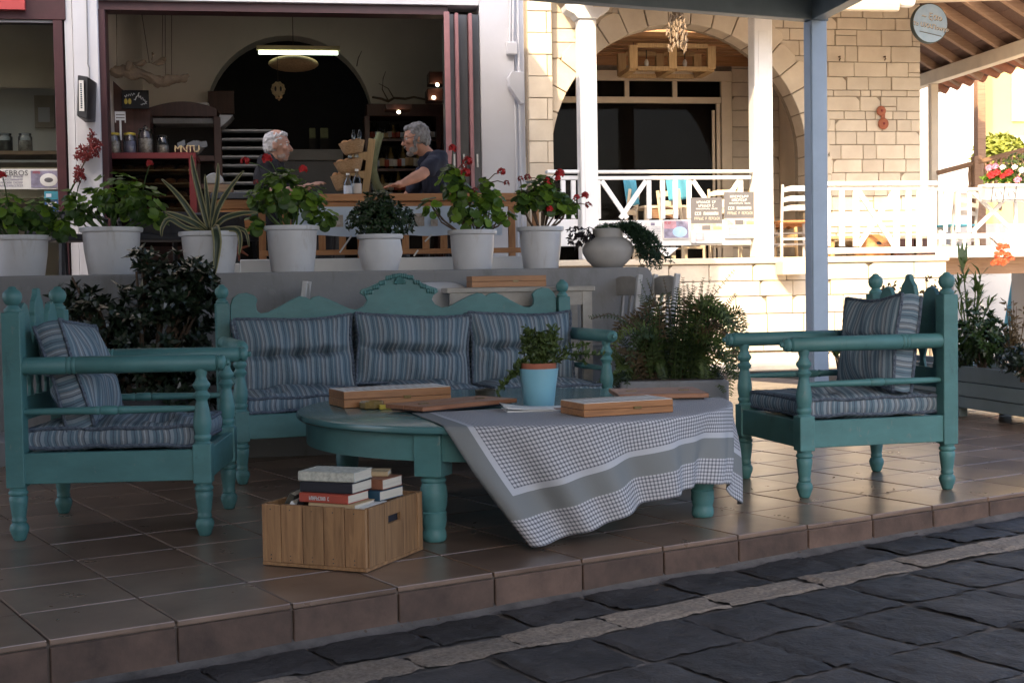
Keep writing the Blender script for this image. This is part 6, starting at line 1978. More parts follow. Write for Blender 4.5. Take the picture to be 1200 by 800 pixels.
for x in (u0 + .1, u1 - .1): MB().cyl((x, LD, zl1), (x, LD, HTOP - .1), .006, n=5).build('chain', M['iron'], lampf)
shm = bthing('shell_mobile', 'bunch of pale driftwood pieces hanging from the canopy beam before the arch', 'ornament', B(794, 40, 16.2)[0], 16.2, B(794, 60, 16.2)[1])
random.seed(51)
MD = 16.2
mm = MB()
cx0 = B(794, 22, MD)[0]
for i in range(22):
    a = 2 * pi * i / 22 + random.uniform(-.1, .1)
    r = random.uniform(.05, .16)
    ztop = B(794, 10, MD)[1]
    zbot = B(794, random.uniform(46, 61), MD)[1] + (.12 if r > .12 else 0)
    z = ztop
    x0, y0 = cx0 + r * .35 * cos(a), MD + r * .35 * sin(a)
    while z > zbot:
        L = random.uniform(.05, .10)
        f = (ztop - z) / (ztop - zbot)
        x = cx0 + r * (.45 + .65 * f) * cos(a) + random.uniform(-.012, .012)
        y = MD + r * (.45 + .65 * f) * sin(a)
        mm.tube([(x, y, z), (x + random.uniform(-.015, .015), y, z - L * .5), (x + random.uniform(-.02, .02), y, z - L)], [.008, .016, .007], 6)
        z -= L + .012
mm.build('driftwood_strings', M['drift'], shm, smooth=60)
MB().lathe([(.06, 0), (.07, .02), (.07, .04), (0, .05)], (cx0, MD, B(794, 12, MD)[1]), 14).build('hoop', M['drift'], shm)
SGD = HF + .5
c = B(1088.5, 28, SGD)
sg = thing('round_sign', 'round pale blue wooden sign with carved lettering hanging at the eave corner', 'sign', bw(c[0], SGD, c[1]), BETA + .10)
R = 24.5 * SGD / FPX
ry = Matrix.Rotation(pi / 2, 3, 'X')
MB().lathe([(R - .004, -.035), (R, -.03), (R, .03), (R - .004, .035), (0, .035)], (0, 0, 0), 40, ry).build('disc_edge', M['sign_edge'], sg, smooth=40)
MB().lathe([(R - .012, .0355), (R - .014, .041), (0, .041)], (0, 0, 0), 40, ry).build('disc_face', M['sign_blue'], sg, smooth=30)
for i, (body, sz, x, z, rt) in enumerate([('~ ξαo', .12, .02, .085, -.10), ('τo UXAΠowγo', .085, .005, -.045, -.16)]):
    me = text_mesh(body, sz, .012)
    me.materials.clear()
    me.materials.append(M['paper'])
    o = link('carved_lettering', me, sg)
    o.location = (x, -.044, z)
    o.rotation_euler = (pi / 2, -rt, 0)
    me2 = text_mesh(body, sz * 1.02, .004)
    me2.materials.clear()
    me2.materials.append(M['bark'])
    o = link('lettering_shadow_paint', me2, sg)  # offset dark copy paints a shadow behind the letters
    o.location = (x + .006, -.0425, z - .006)
    o.rotation_euler = (pi / 2, -rt, 0)
MB().bar((-R * .62, -.044, -.115), (R * .62, -.044, -.175), .004, .008).build('underline', M['bark'], sg)

# ---------------- porch roof at the right ----------------
porch = bthing('porch_roof', 'wooden lean-to roof with dark boards and pale rafters at the right of the stone house', 'roof', hxr, HA, 3.9)
def far(px, py, D): return (B(px, py, D)[0], D, B(px, py, D)[1])
e0, e1 = far(1086, 99, 20.5), far(1240, 26, 15.2)
ux = e0[0]
zb_ = e0[2]
MB().box(ux - .06, ux + .10, 14.8, 21.0, zb_ - .02, zb_ + .18).build('eave_beam', M['cream'], porch, bevel=.006)
rise = .62
run = ux - hxr + .001
def rafter(d):
    return MB().bar((hxr + .002, d, zb_ + .20 + rise), (ux + .42, d, zb_ + .20 - rise * .42 / run * .9), .09, .12, (0, 0, 1))
for i in range(10):
    rafter(14.9 + i * .66).build('rafter', M['rafter'], porch, bevel=.005)
nb = 5
for i in range(nb):
    a, b = i / nb, (i + 1) / nb
    x0, x1 = hxr + .002 + (run + .5) * a + .004, hxr + .002 + (run + .5) * b - .004
    s = -rise / run
    z0, z1 = zb_ + .275 + rise + s * (x0 - hxr), zb_ + .275 + rise + s * (x1 - hxr)
    MB().add([(x0, 14.6, z0), (x1, 14.6, z1), (x1, 21.2, z1), (x0, 21.2, z0), (x0, 14.6, z0 + .03), (x1, 14.6, z1 + .03), (x1, 21.2, z1 + .03), (x0, 21.2, z0 + .03)], [(0, 3, 2, 1), (4, 5, 6, 7), (0, 1, 5, 4), (1, 2, 6, 5), (2, 3, 7, 6), (3, 0, 4, 7)]).build('roof_board', M['roof_dark'], porch)
ed = ux + .42
for i in range(16):
    d = 14.7 + i * .41
    z = zb_ + .24 - rise * .47 / run
    MB().lathe([(.10, -.2), (.09, .2)], (ux + .34, d, z + .10), 10, Matrix(((1, 0, -.0), (0, 1, 0), (0, 0, 1))) @ Matrix.Rotation(-pi / 2 + .35, 3, 'Y') @ Matrix.Rotation(0, 3, 'X')).build('roof_tile', M['roof_tile'], porch, smooth=50)
MB().box(hxr + .0, hxr + .17, 20.2, 20.36, HVF - .1, zb_ + .3).build('post', M['cream'], porch, bevel=.006)
MB().box(ux - .02, ux + .10, 20.30, 20.42, HVF - .1, zb_ - .022).build('post', M['cream'], porch, bevel=.006)
pq = B(1147, 150, 20.6)[0]
MB().box(pq - .07, pq + .07, 20.5, 20.64, zd, B(1147, 82, 20.6)[1]).build('post', M['handrail'], porch, bevel=.004)
# stair handrail
hr = bthing('stair_handrail', 'brown wooden handrail with turned balusters rising to the right behind the flowers', 'railing', B(1150, 190, 20)[0], 20.0, zd)
P0, P1 = far(1098, 203, 20.1), far(1230, 168, 19.0)
MB().bar(P0, P1, .09, .07).build('handrail', M['handrail'], hr, bevel=.01)
for i in range(16):
    t = .30 + .70 * i / 15
    a = Vector(P0).lerp(Vector(P1), t)
    MB().lathe([(.022, -.62), (.022, -.50), (.035, -.40), (.018, -.30), (.03, -.15), (.022, -.10), (.022, -.03)], a, 8).build('baluster', M['handrail'], hr, smooth=50)
a = Vector(P0).lerp(Vector(P1), .36)
MB().box(a.x - .06, a.x + .06, a.y - .06, a.y + .06, zd, a.z + .10).build('newel', M['handrail'], hr, bevel=.006)

# flower box on the shaded rail
FB = DK - .18
fbx = bthing('flower_box', 'long white flower box in an iron holder on the rail at the right edge', 'flower box', B(1175, 225, FB)[0], FB, B(1175, 236, FB)[1])
p, q = B(1149, 237, FB), B(1203, 216, FB)
MB().add([(p[0] + .03, FB - .10, p[1]), (q[0] - .03, FB - .10, p[1]), (q[0] - .03, FB + .08, p[1]), (p[0] + .03, FB + .08, p[1]), (p[0], FB - .13, q[1]), (q[0], FB - .13, q[1]), (q[0], FB + .1, q[1]), (p[0], FB + .1, q[1])], [(0, 3, 2, 1), (4, 5, 6, 7), (0, 1, 5, 4), (1, 2, 6, 5), (2, 3, 7, 6), (3, 0, 4, 7)]).build('box', M['cafe_white'], fbx, bevel=.012)
ir = MB()
for x in (p[0] + .12, p[0] + .30, p[0] + .48, q[0] - .08): ir.tube([(x, FB - .14, q[1] - .03), (x - .03, FB - .135, p[1] - .01)], .006, 5)
ir.tube([(p[0] - .05, FB - .145, q[1] - .05), (q[0] + .05, FB - .145, q[1] - .05)], .006, 5)
ir.tube([(p[0] - .05, FB - .13, p[1] + .02), (q[0] + .05, FB - .13, p[1] + .02)], .006, 5)
for x in (p[0] + .2, p[0] + .4): ir.tube([(x + .05 * cos(a * pi / 6), FB - .142, (p[1] + q[1]) / 2 - .02 + .05 * sin(a * pi / 6)) for a in range(10)], .005, 5)
ir.build('iron_holder', M['iron'], fbx)

# ---------------- houses beyond ----------------
hb = bthing('white_house', 'plain white house wall beyond the porch', 'building', B(1120, 150, 25)[0], 25, 0)
MB().box(B(1060, 150, 25)[0], B(1147, 150, 25)[0], 25, 30, -.3, 9).build('wall', M['white_wall'], hb)
MB().box(B(1158, 320, 25)[0] - 1.0, B(1147, 150, 25)[0] + .4, 24.2, 24.9, -.3, zd - .6).build('low_wall', M['white_wall'], hb)
yh = bthing('yellow_house', 'sunlit yellow house at the right edge with pale shutters', 'building', B(1200, 120, 29)[0], 29, 0)
yx0, yx1 = B(1140, 120, 29)[0], B(1330, 120, 29)[0]
MB().box(yx0, yx1, 29, 34, -.3, 11).build('wall', M['yellow_wall'], yh)
for x0, x1 in ((1187, 1203), (1216, 1240)):
    w = MB().pbox(x0, 82, x1, 142, 28.93, .06).build('shutter', M['white'], yh, bevel=.01)
    for i in range(9): MB().pbox(x0 + 1, 84 + i * 6.4, x1 - 1, 88 + i * 6.4, 28.91, .03).build('slat', M['white'], w)
MB().box(yx0, yx1, 28.6, 29, 4.0, 4.2).build('cornice', M['white'], yh)
lw2 = bthing('far_wall', 'bright white low wall seen under the side deck', 'wall', B(1170, 380, 23)[0], 23, 0)
MB().box(B(1118, 380, 23)[0], B(1330, 380, 23)[0], 23, 23.3, -.2, 2.0).build('wall', M['white_wall'], lw2)
tq = bthing('parasol', 'folded turquoise parasol standing far back under the side deck', 'parasol', B(1191, 380, 21.8)[0], 21.8, 0)
c = B(1192, 352, 21.8)
MB().lathe([(.05, .5), (.22, .55), (.16, .9), (.05, 1.6), (0, 1.7)], (c[0], 21.8, -.35), 12).build('canopy', M['blue_cloth'], tq, smooth=50)
MB().cyl((c[0], 21.8, -.1), (c[0], 21.8, 1.4), .03).build('pole', M['white'], tq)

# unseen plain house added behind the camera to shade the terrace and street
opp = thing('added_shade_house', 'unseen ochre house added across the street to shade the terrace', 'building', (-13, -4.6, 0))
MB().box(-14, 8.5, -6, 0, -1, 16.3).build('tall_wall', M['shade_house'], opp)
MB().box(8.502, 13.6, -6, -.2, -1, 10.5).build('low_wall', M['shade_house'], opp)
for i in range(6):
    for j in range(3): MB().box(-12 + i * 3.6, -10.9 + i * 3.6, .001, .05, .5 + j * 3, 2.2 + j * 3).build('shutter', M['handrail'], opp)
# ---------------- plants ----------------
def leaf_quads(m, c, d, n, L, w, bend=.25, fold=0):
    """one leaf: two bent quads from c along d, n the face normal"""
    d = d.normalized()
    s = d.cross(n)
    if s.length < 1e-4: s = d.cross(Vector((1, 0, 0)))
    s = s.normalized()
    n = s.cross(d).normalized()
    b0 = len(m.v)
    p1 = c + d * L * .5 + n * L * bend * .3
    p2 = c + d * L + n * -L * bend * .3
    m.v += [tuple(c + s * w * .12), tuple(c - s * w * .12), tuple(p1 - s * w * .5), tuple(p1 + s * w * .5), tuple(p2 - s * w * .10), tuple(p2 + s * w * .10)]
    m.f += [(b0, b0 + 1, b0 + 2, b0 + 3), (b0 + 3, b0 + 2, b0 + 4, b0 + 5)]
def rv(rn): 
    while True:
        v = Vector((rn.uniform(-1, 1), rn.uniform(-1, 1), rn.uniform(-1, 1)))
        if .05 < v.length < 1: return v
def rosettes(rn, centre, radii, n, k, L, w, up=.5, shell=.55, zmin=-1):
    m = MB()
    c0 = Vector(centre)
    cnt = 0
    lump = [rv(rn).normalized() for _ in range(9)]
    amp = [rn.uniform(-.25, .22) for _ in range(9)]
    while cnt < n:
        v = rv(rn)
        r = v.length
        if r < shell * rn.random(): continue
        u = v.normalized()
        if u.z < zmin: continue
        g = 1 + sum(a * max(0, u.dot(l)) ** 3 for a, l in zip(amp, lump))
        p = c0 + Vector((v.x * radii[0], v.y * radii[1], v.z * radii[2])) * g
        ax = (u + Vector((0, 0, up)) + rv(rn) * .5).normalized()
        for i in range(k):
            a = 2 * pi * i / k + rn.random()
            t1 = ax.orthogonal().normalized()
            t2 = ax.cross(t1)
            o = t1 * cos(a) + t2 * sin(a)
            d = (o + ax * rn.uniform(.3, 1.0)).normalized()
            leaf_quads(m, p, d, ax, L * rn.uniform(.7, 1.2), w, rn.uniform(.1, .5))
        cnt += 1
    return m

def pot_lathe(t, rt, rb, h, mt='pot', rimh=.035, belly=0):
    prof = [(rb, 0), (rb + .004, .006), (rb + (rt - rb) * .5 + belly, h * .5), (rt - .016, h - rimh), (rt, h - rimh + .006), (rt + .004, h - .010), (rt, h), (rt - .012, h), (rt - .022, h - .04), (0, h - .045)]
    MB().lathe(prof, n=36).build('pot', M[mt], t, smooth=35)
    MB().lathe([(rt - .022, h - .038), (rt * .5, h - .025), (0, h - .02)], n=20).build('soil', M['soil'], t)
# shared meshes for geranium leaves and flower heads
def ger_leaf_mesh(mt, seed):
    rn = random.Random(seed)
    m = MB()
    N = 14
    m.v.append((0, 0, .0))
    for i in range(N):
        a = 2 * pi * i / N
        cutk = .55 if i == 0 else 1
        r = .5 * cutk * (1 + .10 * sin(a * 7))
        m.v.append((r * sin(a), -r * cos(a) + .12, .13 * (r / .5) ** 2 + .045 * sin(a * 3 + seed) + rn.uniform(-.02, .02)))
    for i in range(N): m.f.append((0, 1 + i, 1 + (i + 1) % N))
    return m.mesh('leaf', mt, 90)
GL = [ger_leaf_mesh(M['l_ger'], i) for i in range(3)] + [ger_leaf_mesh(M['l_gerd'], 7)]
def flower_mesh(mt, seed, n=26):
    rn = random.Random(seed)
    m = MB()
    for i in range(n):
        u = rv(rn).normalized()
        if u.z < -.5: u.z = -u.z
        p = u * .5 * rn.uniform(.5, .9)
        s = u.orthogonal().normalized()
        q = u.cross(s)
        for k in range(4):
            a = pi / 2 * k + rn.random()
            d = s * cos(a) + q * sin(a)
            leaf_quads(m, p, (d + u * .35), u, .26, .22, .2)
    return m.mesh('flower_head', mt)
FL = [flower_mesh(M['petal'], i) for i in range(2)]
FLD = flower_mesh(M['petal_dry'], 9, 12)
def orient(o, loc, z, y, s):
    z = z.normalized()
    x = y.cross(z)
    if x.length < 1e-3: x = Vector((1, 0, 0))
    x = x.normalized()
    y = z.cross(x)
    o.matrix_local = Matrix.Translation(loc) @ Matrix((x, y, z)).transposed().to_4x4() @ Matrix.Diagonal((s, s, s, 1))
PL = 9.36
def geranium(label, px, yr, yb, wr, wb, crowns, flowers, seed, nl=110, ls=.069, sparse=False, dk=.25):
    rn = random.Random(seed)
    u, zb_ = B(px, yb, PL)
    t = bthing('geranium_pot', label, 'potted plant', u, PL, WZ, 'white pots on the grey wall')
    BASE[t.name] = Vector((0, 0, 0))
    k = PL / FPX * .985
    h = (yb - yr) * k
    rt, rb = wr * k / 2, wb * k / 2
    pot_lathe(t, rt, rb, h)
    stems = MB()
    tot = sum(c[3] for c in crowns)
    for (cx, cy, cr, wt) in crowns:
        c = Vector(((cx - px) * k, rn.uniform(-.05, .03), h + (yr - cy) * k))
        R = cr * k
        root = Vector((c.x * .25, 0, h - .03))
        for i in range(max(3, int(9 * wt / tot))):
            v = rv(rn) * R * .7
            tip = c + v
            mid = root.lerp(tip, .55) + Vector((rn.uniform(-.03, .03), rn.uniform(-.03, .03), -.02))
            stems.tube([root, mid, tip], [.008, .006, .004], 5)
        n = int(nl * wt / tot)
        for i in range(n):
            v = rv(rn)
            if v.length < .45 and rn.random() < .6: v = v.normalized() * rn.uniform(.5, 1)
            p = c + Vector((v.x, v.y * .85, v.z * .85)) * R
            if p.z < h - .01 and abs(p.x) < rt * .95: p.z = h + rn.uniform(0, .04)
            out = (v.normalized() + Vector((0, -.25, .9)) + rv(rn) * .45).normalized()
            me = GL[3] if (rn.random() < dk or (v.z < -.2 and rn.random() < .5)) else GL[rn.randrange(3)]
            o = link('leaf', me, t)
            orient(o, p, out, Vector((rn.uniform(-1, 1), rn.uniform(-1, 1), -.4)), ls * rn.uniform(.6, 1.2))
    for (fx, fy, fr) in flowers:
        dry = fr < 0
        fr = abs(fr)
        p = Vector(((fx - px) * k, -.06 + rn.uniform(-.05, .05), h + (yr - fy) * k))
        c = min(crowns, key=lambda q: (q[0] - fx) ** 2 + (q[1] - fy) ** 2)
        cc = Vector(((c[0] - px) * k, 0, h + (yr - c[1]) * k))
        stems.tube([cc, cc.lerp(p, .6) + Vector((0, 0, .02)), p], [.004, .0035, .003], 5)
        o = link('flower_head', FLD if dry else FL[rn.randrange(2)], t)
        orient(o, p, Vector((rn.uniform(-.3, .3), -.4, 1)), Vector((0, 1, 0)), fr * 2 * k)
    stems.build('stems', M['bark'] if sparse else M['l_gerd'], t)
    return t
geranium('white pot at the far left with a leafy geranium cut by the picture edge', 25, 276, 322, 66, 50, [(14, 248, 26, 3), (45, 252, 24, 3), (72, 268, 15, 1.2), (-10, 255, 22, 2), (84, 245, 9, .5)], [(10, 209, 5), (96, 212, -5)], 61, 260)
geranium('white pot with a broad bright geranium, second from the left', 132, 268, 322, 70, 52, [(140, 230, 29, 4), (165, 240, 27, 3), (118, 240, 24, 2.2), (98, 252, 12, .8), (184, 256, 14, 1), (85, 232, 8, .4)], [(178, 196, 4.5), (102, 211, 5), (97, 216, -4)], 62, 295)
geranium('white pot with a dense round geranium in front of the white haired man', 343, 264, 318, 64, 48, [(335, 225, 32, 4.5), (362, 236, 25, 2.5), (312, 232, 20, 2), (383, 255, 12, .8), (300, 262, 10, .5), (330, 208, 14, 1)], [(292, 190, 5), (317, 187, 6.5), (358, 200, 5.5), (304, 214, -4)], 63, 295)
geranium('white pot with a tall sparse geranium rising beside the folded doors', 554, 267, 314, 58, 44, [(530, 205, 17, 2), (540, 222, 20, 2.4), (548, 240, 24, 2.4), (575, 232, 18, 1.6), (505, 240, 13, .8), (590, 250, 14, .9), (570, 212, 9, .5), (558, 255, 20, 1.4)], [(532, 171, 5.5), (549, 186, 6), (546, 200, 6), (589, 199, 5), (544, 192, -4), (594, 213, -4), (558, 220, -4)], 64, 290, sparse=True, dk=.35)
geranium('white pot with a red flowered geranium next to the round bowl', 634, 263, 313, 56, 41, [(632, 225, 21, 3), (652, 232, 20, 2.4), (612, 232, 15, 1.4), (668, 240, 12, .9), (640, 212, 11, .8)], [(659, 200, 6.5), (655, 206, 4), (642, 208, 5), (644, 214, 5), (632, 237, 5.5), (644, 243, 5), (676, 229, 4), (687, 227, 5), (691, 238, -4.5), (608, 207, -4), (618, 205, -5)], 65, 230, sparse=True, dk=.5)
# boxwood
u, _ = B(446, 316, PL)
k = PL / FPX * .985
bt = bthing('boxwood_pot', 'rounded white pot with a dense small leaved dark bush below the basket stand', 'potted plant', u, PL, WZ, 'white pots on the grey wall')
BASE[bt.name] = Vector((0, 0, 0))
pot_lathe(bt, 27 * k, 20 * k, 43 * k, belly=.018)
rn = random.Random(71)
h = 43 * k
m = rosettes(rn, (-.01, 0, h + 19 * k), (40 * k, .19, 24 * k), 420, 6, .032, .018, .6, .7)
m2 = rosettes(rn, (-.0, 0, h + 33 * k), (25 * k, .13, 18 * k), 160, 6, .032, .018, .8, .6)
for v, f in ((m2.v, m2.f),): m.add(v, f)
tag(m.build('foliage', M['l_box'], bt, fix=False), kind='stuff')
st_ = MB()
for i in range(9): st_.tube([(0, 0, h - .05), (rn.uniform(-.1, .1), rn.uniform(-.08, .08), h + .12)], [.008, .004], 5)
st_.build('stems', M['bark'], bt)
# agave
u, _ = B(247, 320, PL)
ag = bthing('agave_pot', 'white pot with a spiky agave of yellow edged leaves, one drooping down the wall', 'potted plant', u, PL - .02, WZ, 'white pots on the grey wall')
BASE[ag.name] = Vector((0, 0, 0))
pot_lathe(ag, 35 * k, 26 * k, 48 * k)
h = 48 * k
def agave_mat():
    t = NT('variegated_agave')
    uv = t.new('ShaderNodeTexCoord').outputs['UV']
    sp = t.new('ShaderNodeSeparateXYZ')
    t.lk(uv, sp.inputs[0])
    n = t.noise(t.coords('Object'), 25, 3)
    e = t.math('ABSOLUTE', t.math('SUBTRACT', sp.outputs[0], .5))
    f = t.math('ADD', e, t.math('MULTIPLY', t.math('SUBTRACT', n, .5), .10))
    t.lk(t.ramp(f, [(.31, (.030, .050, .028)), (.36, (.27, .25, .12))]), t.b.inputs['Base Color'])
    t.b.inputs['Roughness'].default_value = .45
    return t.m
M['agave'] = agave_mat()
def blade(pts, w, label='leaf'):
    P = [Vector(((x - 247) * k, d, h + (272 - y) * k)) for x, y, d in pts]
    n = 12
    def pos(t):
        f = t * (len(P) - 1)
        i = min(int(f), len(P) - 2)
        f -= i
        p0, p1, p2, p3 = P[max(0, i - 1)], P[i], P[i + 1], P[min(len(P) - 1, i + 2)]
        return .5 * ((2 * p1) + (p2 - p0) * f + (2 * p0 - 5 * p1 + 4 * p2 - p3) * f * f + (3 * p1 - p0 - 3 * p2 + p3) * f ** 3)
    def fn(a, b):
        c = pos(b)
        d = (pos(min(1, b + .03)) - pos(max(0, b - .03))).normalized()
        s = d.cross(Vector((0, -1, .25))).normalized()
        nn = s.cross(d)
        ww = w * .66 * (.55 + .45 * sin(min(1, b * 1.8) * pi / 2)) * (1 - b ** 3.0) + .002
        x = (a - .5)
        return c + s * x * ww - nn * (abs(x) ** 2) * ww * -.9
    o = grid(6, n, fn, lambda a, b: (a, b)).build('leaf', M['agave'], ag, smooth=70, fix=False)
    md = o.modifiers.new('t', 'SOLIDIFY')
    md.thickness = .006
for pts, w in [([(246, 270, 0), (240, 243, -.02), (232, 205, -.03), (229, 184, -.02)], .055), ([(248, 270, 0), (246, 245, .03), (244, 222, .05), (243, 205, .06)], .04), ([(250, 270, 0), (258, 245, -.03), (272, 222, -.05), (288, 202, -.05)], .05), ([(248, 270, 0), (252, 240, .03), (257, 212, .05), (258, 192, .06)], .045),
               ([(244, 270, 0), (232, 258, -.06), (215, 232, -.09), (196, 212, -.08)], .06), ([(243, 271, 0), (230, 262, -.08), (212, 254, -.14), (200, 250, -.16)], .06), ([(250, 271, 0), (264, 258, -.08), (285, 252, -.12), (303, 251, -.12)], .055), ([(243, 272, 0), (222, 268, -.12), (205, 258, -.18), (197, 268, -.2), (196, 278, -.19)], .045),
               ([(251, 272, -.02), (255, 268, -.18), (258, 285, -.235), (256, 305, -.24), (254, 322, -.24)], .085), ([(251, 272, 0), (266, 270, -.12), (280, 272, -.17), (283, 285, -.18), (281, 300, -.17)], .05), ([(252, 271, 0), (272, 268, -.05), (288, 272, -.08), (292, 290, -.07)], .035)]:
    blade(pts, w)
# round bowl with trailing plants
u, _ = B(712, 311, PL)
bw_ = bthing('bowl_planter', 'round bellied grey bowl planter with trailing greenery at the right end of the wall', 'potted plant', u, PL - .02, WZ)
BASE[bw_.name] = Vector((0, 0, 0))
MB().lathe([(16 * k, 0), (18 * k, .004), (26 * k, .05), (31 * k, .105), (31.5 * k, .135), (28 * k, .18), (21 * k, .205), (18.5 * k, .212), (18.5 * k, .27), (17 * k, .275), (16 * k, .27), (16 * k, .22), (0, .215)], n=40).build('bowl', M['bowl'], bw_, smooth=40)
rn = random.Random(81)
h = .265
m = rosettes(rn, (.02, -.02, h), (.13, .09, .05), 70, 7, .03, .008, 1.0, .2, 0)
tag(m.build('upright_foliage', M['l_trail'], bw_, fix=False), kind='stuff')
m = MB()
tr = []
for i in range(44):
    a = rn.uniform(-.9, .9)
    x0 = rn.uniform(.0, .10)
    L = rn.uniform(.08, .34)
    pts = [Vector((x0, rn.uniform(-.06, .05), h))]
    x1 = x0 + rn.uniform(.03, .09) + .03
    pts += [Vector((x1, -.05 + a * .12, h + rn.uniform(.0, .05))), Vector((x1 + .06 + rn.uniform(0, .05), -.09 + a * .15, h - .30 * L)), Vector((x1 + .09 + L * rn.uniform(.1, .45), -.12 + a * .14, h - L * .85))]
    m.tube(pts, [.004, .004, .003, .002], 4)
    for j in range(26):
        f = .15 + .85 * j / 25 * (len(pts) - 1) / (len(pts) - 1)
        g = f * (len(pts) - 1)
        q = min(int(g), len(pts) - 2)
        p = pts[q].lerp(pts[q + 1], g - q)
        for _ in range(3): leaf_quads(m, p, rv(rn) + Vector((.1, -.2, .1)), rv(rn), rn.uniform(.022, .040), .009, .3)
tag(m.build('trailing_foliage', M['l_trail'], bw_, fix=False), kind='stuff')
m = rosettes(rn, (-.20, -.03, h - .06), (.10, .08, .07), 46, 5, .030, .020, .5, .3)
for i in range(6): m.tube([(-.08, 0, h), (-.14, -.03, h + .02), (-.20 + rn.uniform(-.06, .06), -.03, h - .06 + rn.uniform(-.05, .05))], .003, 4)
tag(m.build('purple_foliage', M['l_purple'], bw_, fix=False), kind='stuff')

# plant in the blue pot on the table
rn = random.Random(91)
pl = link('plant', MB().tube([(0, 0, .18), (.005, 0, .22)], .006, 5).mesh('stem', M['bark']), pot)
m = MB()
for i in range(44):
    a = rn.uniform(0, 2 * pi)
    if i < 4: tip = Vector((.235 + .02 * i, -.02 * i, .285 - .015 * i)) * (1 - .1 * (i % 3))
    elif i < 9: tip = Vector((-.11 - .02 * (i - 4), -.04, .19 - .03 * (i - 4)))
    else: tip = Vector((.09 * cos(a), .08 * sin(a), rn.uniform(.24, .38)))
    r0 = Vector((.03 * cos(a), .03 * sin(a), .18))
    mid = r0.lerp(tip, .5) + Vector((0, 0, .035))
    m.tube([r0, mid, tip], [.0035, .003, .0018], 4)
    nj = 17 if i >= 4 else 14
    for j in range(nj):
        f = .25 + .75 * j / (nj - 1)
        p = r0.lerp(mid, f * 2) if f < .5 else mid.lerp(tip, f * 2 - 1)
        for _ in range(2): leaf_quads(m, p, rv(rn) + Vector((0, 0, .35)), rv(rn), rn.uniform(.020, .034), .014, .3)
o = m.build('foliage', M['l_fern'], pot, fix=False)
tag(o, kind='stuff')

# fern in the white trough behind the table
fc = G(792, 470)
fc = AT(792, 455, 8.35)
fern = thing('fern_trough', 'big dark fern spilling from a grey trough behind the table', 'potted plant', (fc.x, 8.35, 0))
MB().box(-.30, .24, -.16, .16, .0, .30).build('stand', M['planter'], fern, bevel=.01)
MB().box(-.36, .30, -.19, .19, .305, .45).build('trough', M['wall_grey'], fern, bevel=.015, seg=2)
MB().box(-.33, .27, -.16, .16, .44, .456).build('soil', M['soil'], fern)
rn = random.Random(95)
kf = 8.35 / FPX
def frond(pts, w, mt, droop=.2, n=26, nm='frond'):
    P = [Vector(p) for p in pts]
    m = MB()
    def pos(f):
        g = f * (len(P) - 1)
        q = min(int(g), len(P) - 2)
        t = g - q
        p0, p1, p2, p3 = P[max(0, q - 1)], P[q], P[q + 1], P[min(len(P) - 1, q + 2)]
        return .5 * ((2 * p1) + (p2 - p0) * t + (2 * p0 - 5 * p1 + 4 * p2 - p3) * t * t + (3 * p1 - p0 - 3 * p2 + p3) * t ** 3)
    m.tube([pos(i / 10) for i in range(11)], [.006 - .0005 * i for i in range(11)], 4)
    for i in range(n):
        f = .12 + .88 * i / (n - 1)
        p = pos(f)
        d = (pos(min(1, f + .03)) - pos(max(0, f - .03))).normalized()
        s = d.cross(Vector((0, -.7, .5)) + rv(rn) * .2).normalized()
        L = w * (sin(min(1, f * 1.5 + .2) * pi * .55)) * (1.12 - f * .75)
        for sg in (-1, 1): leaf_quads(m, p, s * sg + d * .45 + Vector((0, 0, -droop)), d.cross(s), L * rn.uniform(.8, 1.15), L * .36, .3)
    return m.build(nm, M[mt], fern, fix=False)
def FP(x, y, d=0): return ((x - 792) * kf, d, EYE - (y - 331) * kf)
for i in range(104):
    a = rn.uniform(-1, 1)
    r0 = FP(785 + a * 38, 452, rn.uniform(-.12, .12))
    tx = 785 + a * 72 + rn.uniform(-10, 10)
    ty = 336 + 84 * abs(a) ** 1.4 + rn.uniform(-8, 62)
    dy = rn.uniform(-.30, .22)
    mid = Vector(r0).lerp(Vector(FP(tx, ty, dy)), .55) + Vector((0, 0, .07))
    frond([r0, mid, FP(tx, ty, dy)], rn.uniform(.036, .058), rn.choice(('l_fern', 'l_fern_shade', 'l_fern_shade', 'l_fern_shade', 'l_fernd')), .15, 18)
for pts, w, mt in [([(800, 445), (812, 400), (825, 360), (856, 320)], .035, 'l_fernd'), ([(805, 445), (825, 400), (845, 365), (858, 347)], .04, 'l_fernd'), ([(805, 445), (835, 385), (862, 365), (868, 385)], .055, 'l_fern'), ([(805, 445), (838, 400), (862, 408), (868, 450)], .055, 'l_fern'), ([(800, 448), (835, 415), (852, 430), (850, 462)], .06, 'l_fern'), ([(770, 445), (765, 400), (770, 360), (775, 345)], .035, 'l_fern'), ([(785, 445), (795, 390), (803, 360), (812, 338)], .035, 'l_fernd'), ([(760, 440), (745, 400), (725, 372), (690, 370)], .045, 'l_fern'), ([(745, 445), (728, 425), (712, 410), (708, 430)], .06, 'l_fern'), ([(750, 450), (725, 440), (705, 445), (698, 455)], .05, 'l_yellow' if False else 'l_fern'), ([(795, 445), (812, 420), (822, 430), (822, 455)], .07, 'l_fern'), ([(770, 445), (765, 425), (772, 430), (776, 456)], .07, 'l_fern'), ([(800, 440), (805, 380), (806, 352), (802, 335)], .03, 'l_fern')]:
    frond([FP(x, y, -.05 - .12 * i / 3) for i, (x, y) in enumerate(pts)], w, mt, .15, 26)
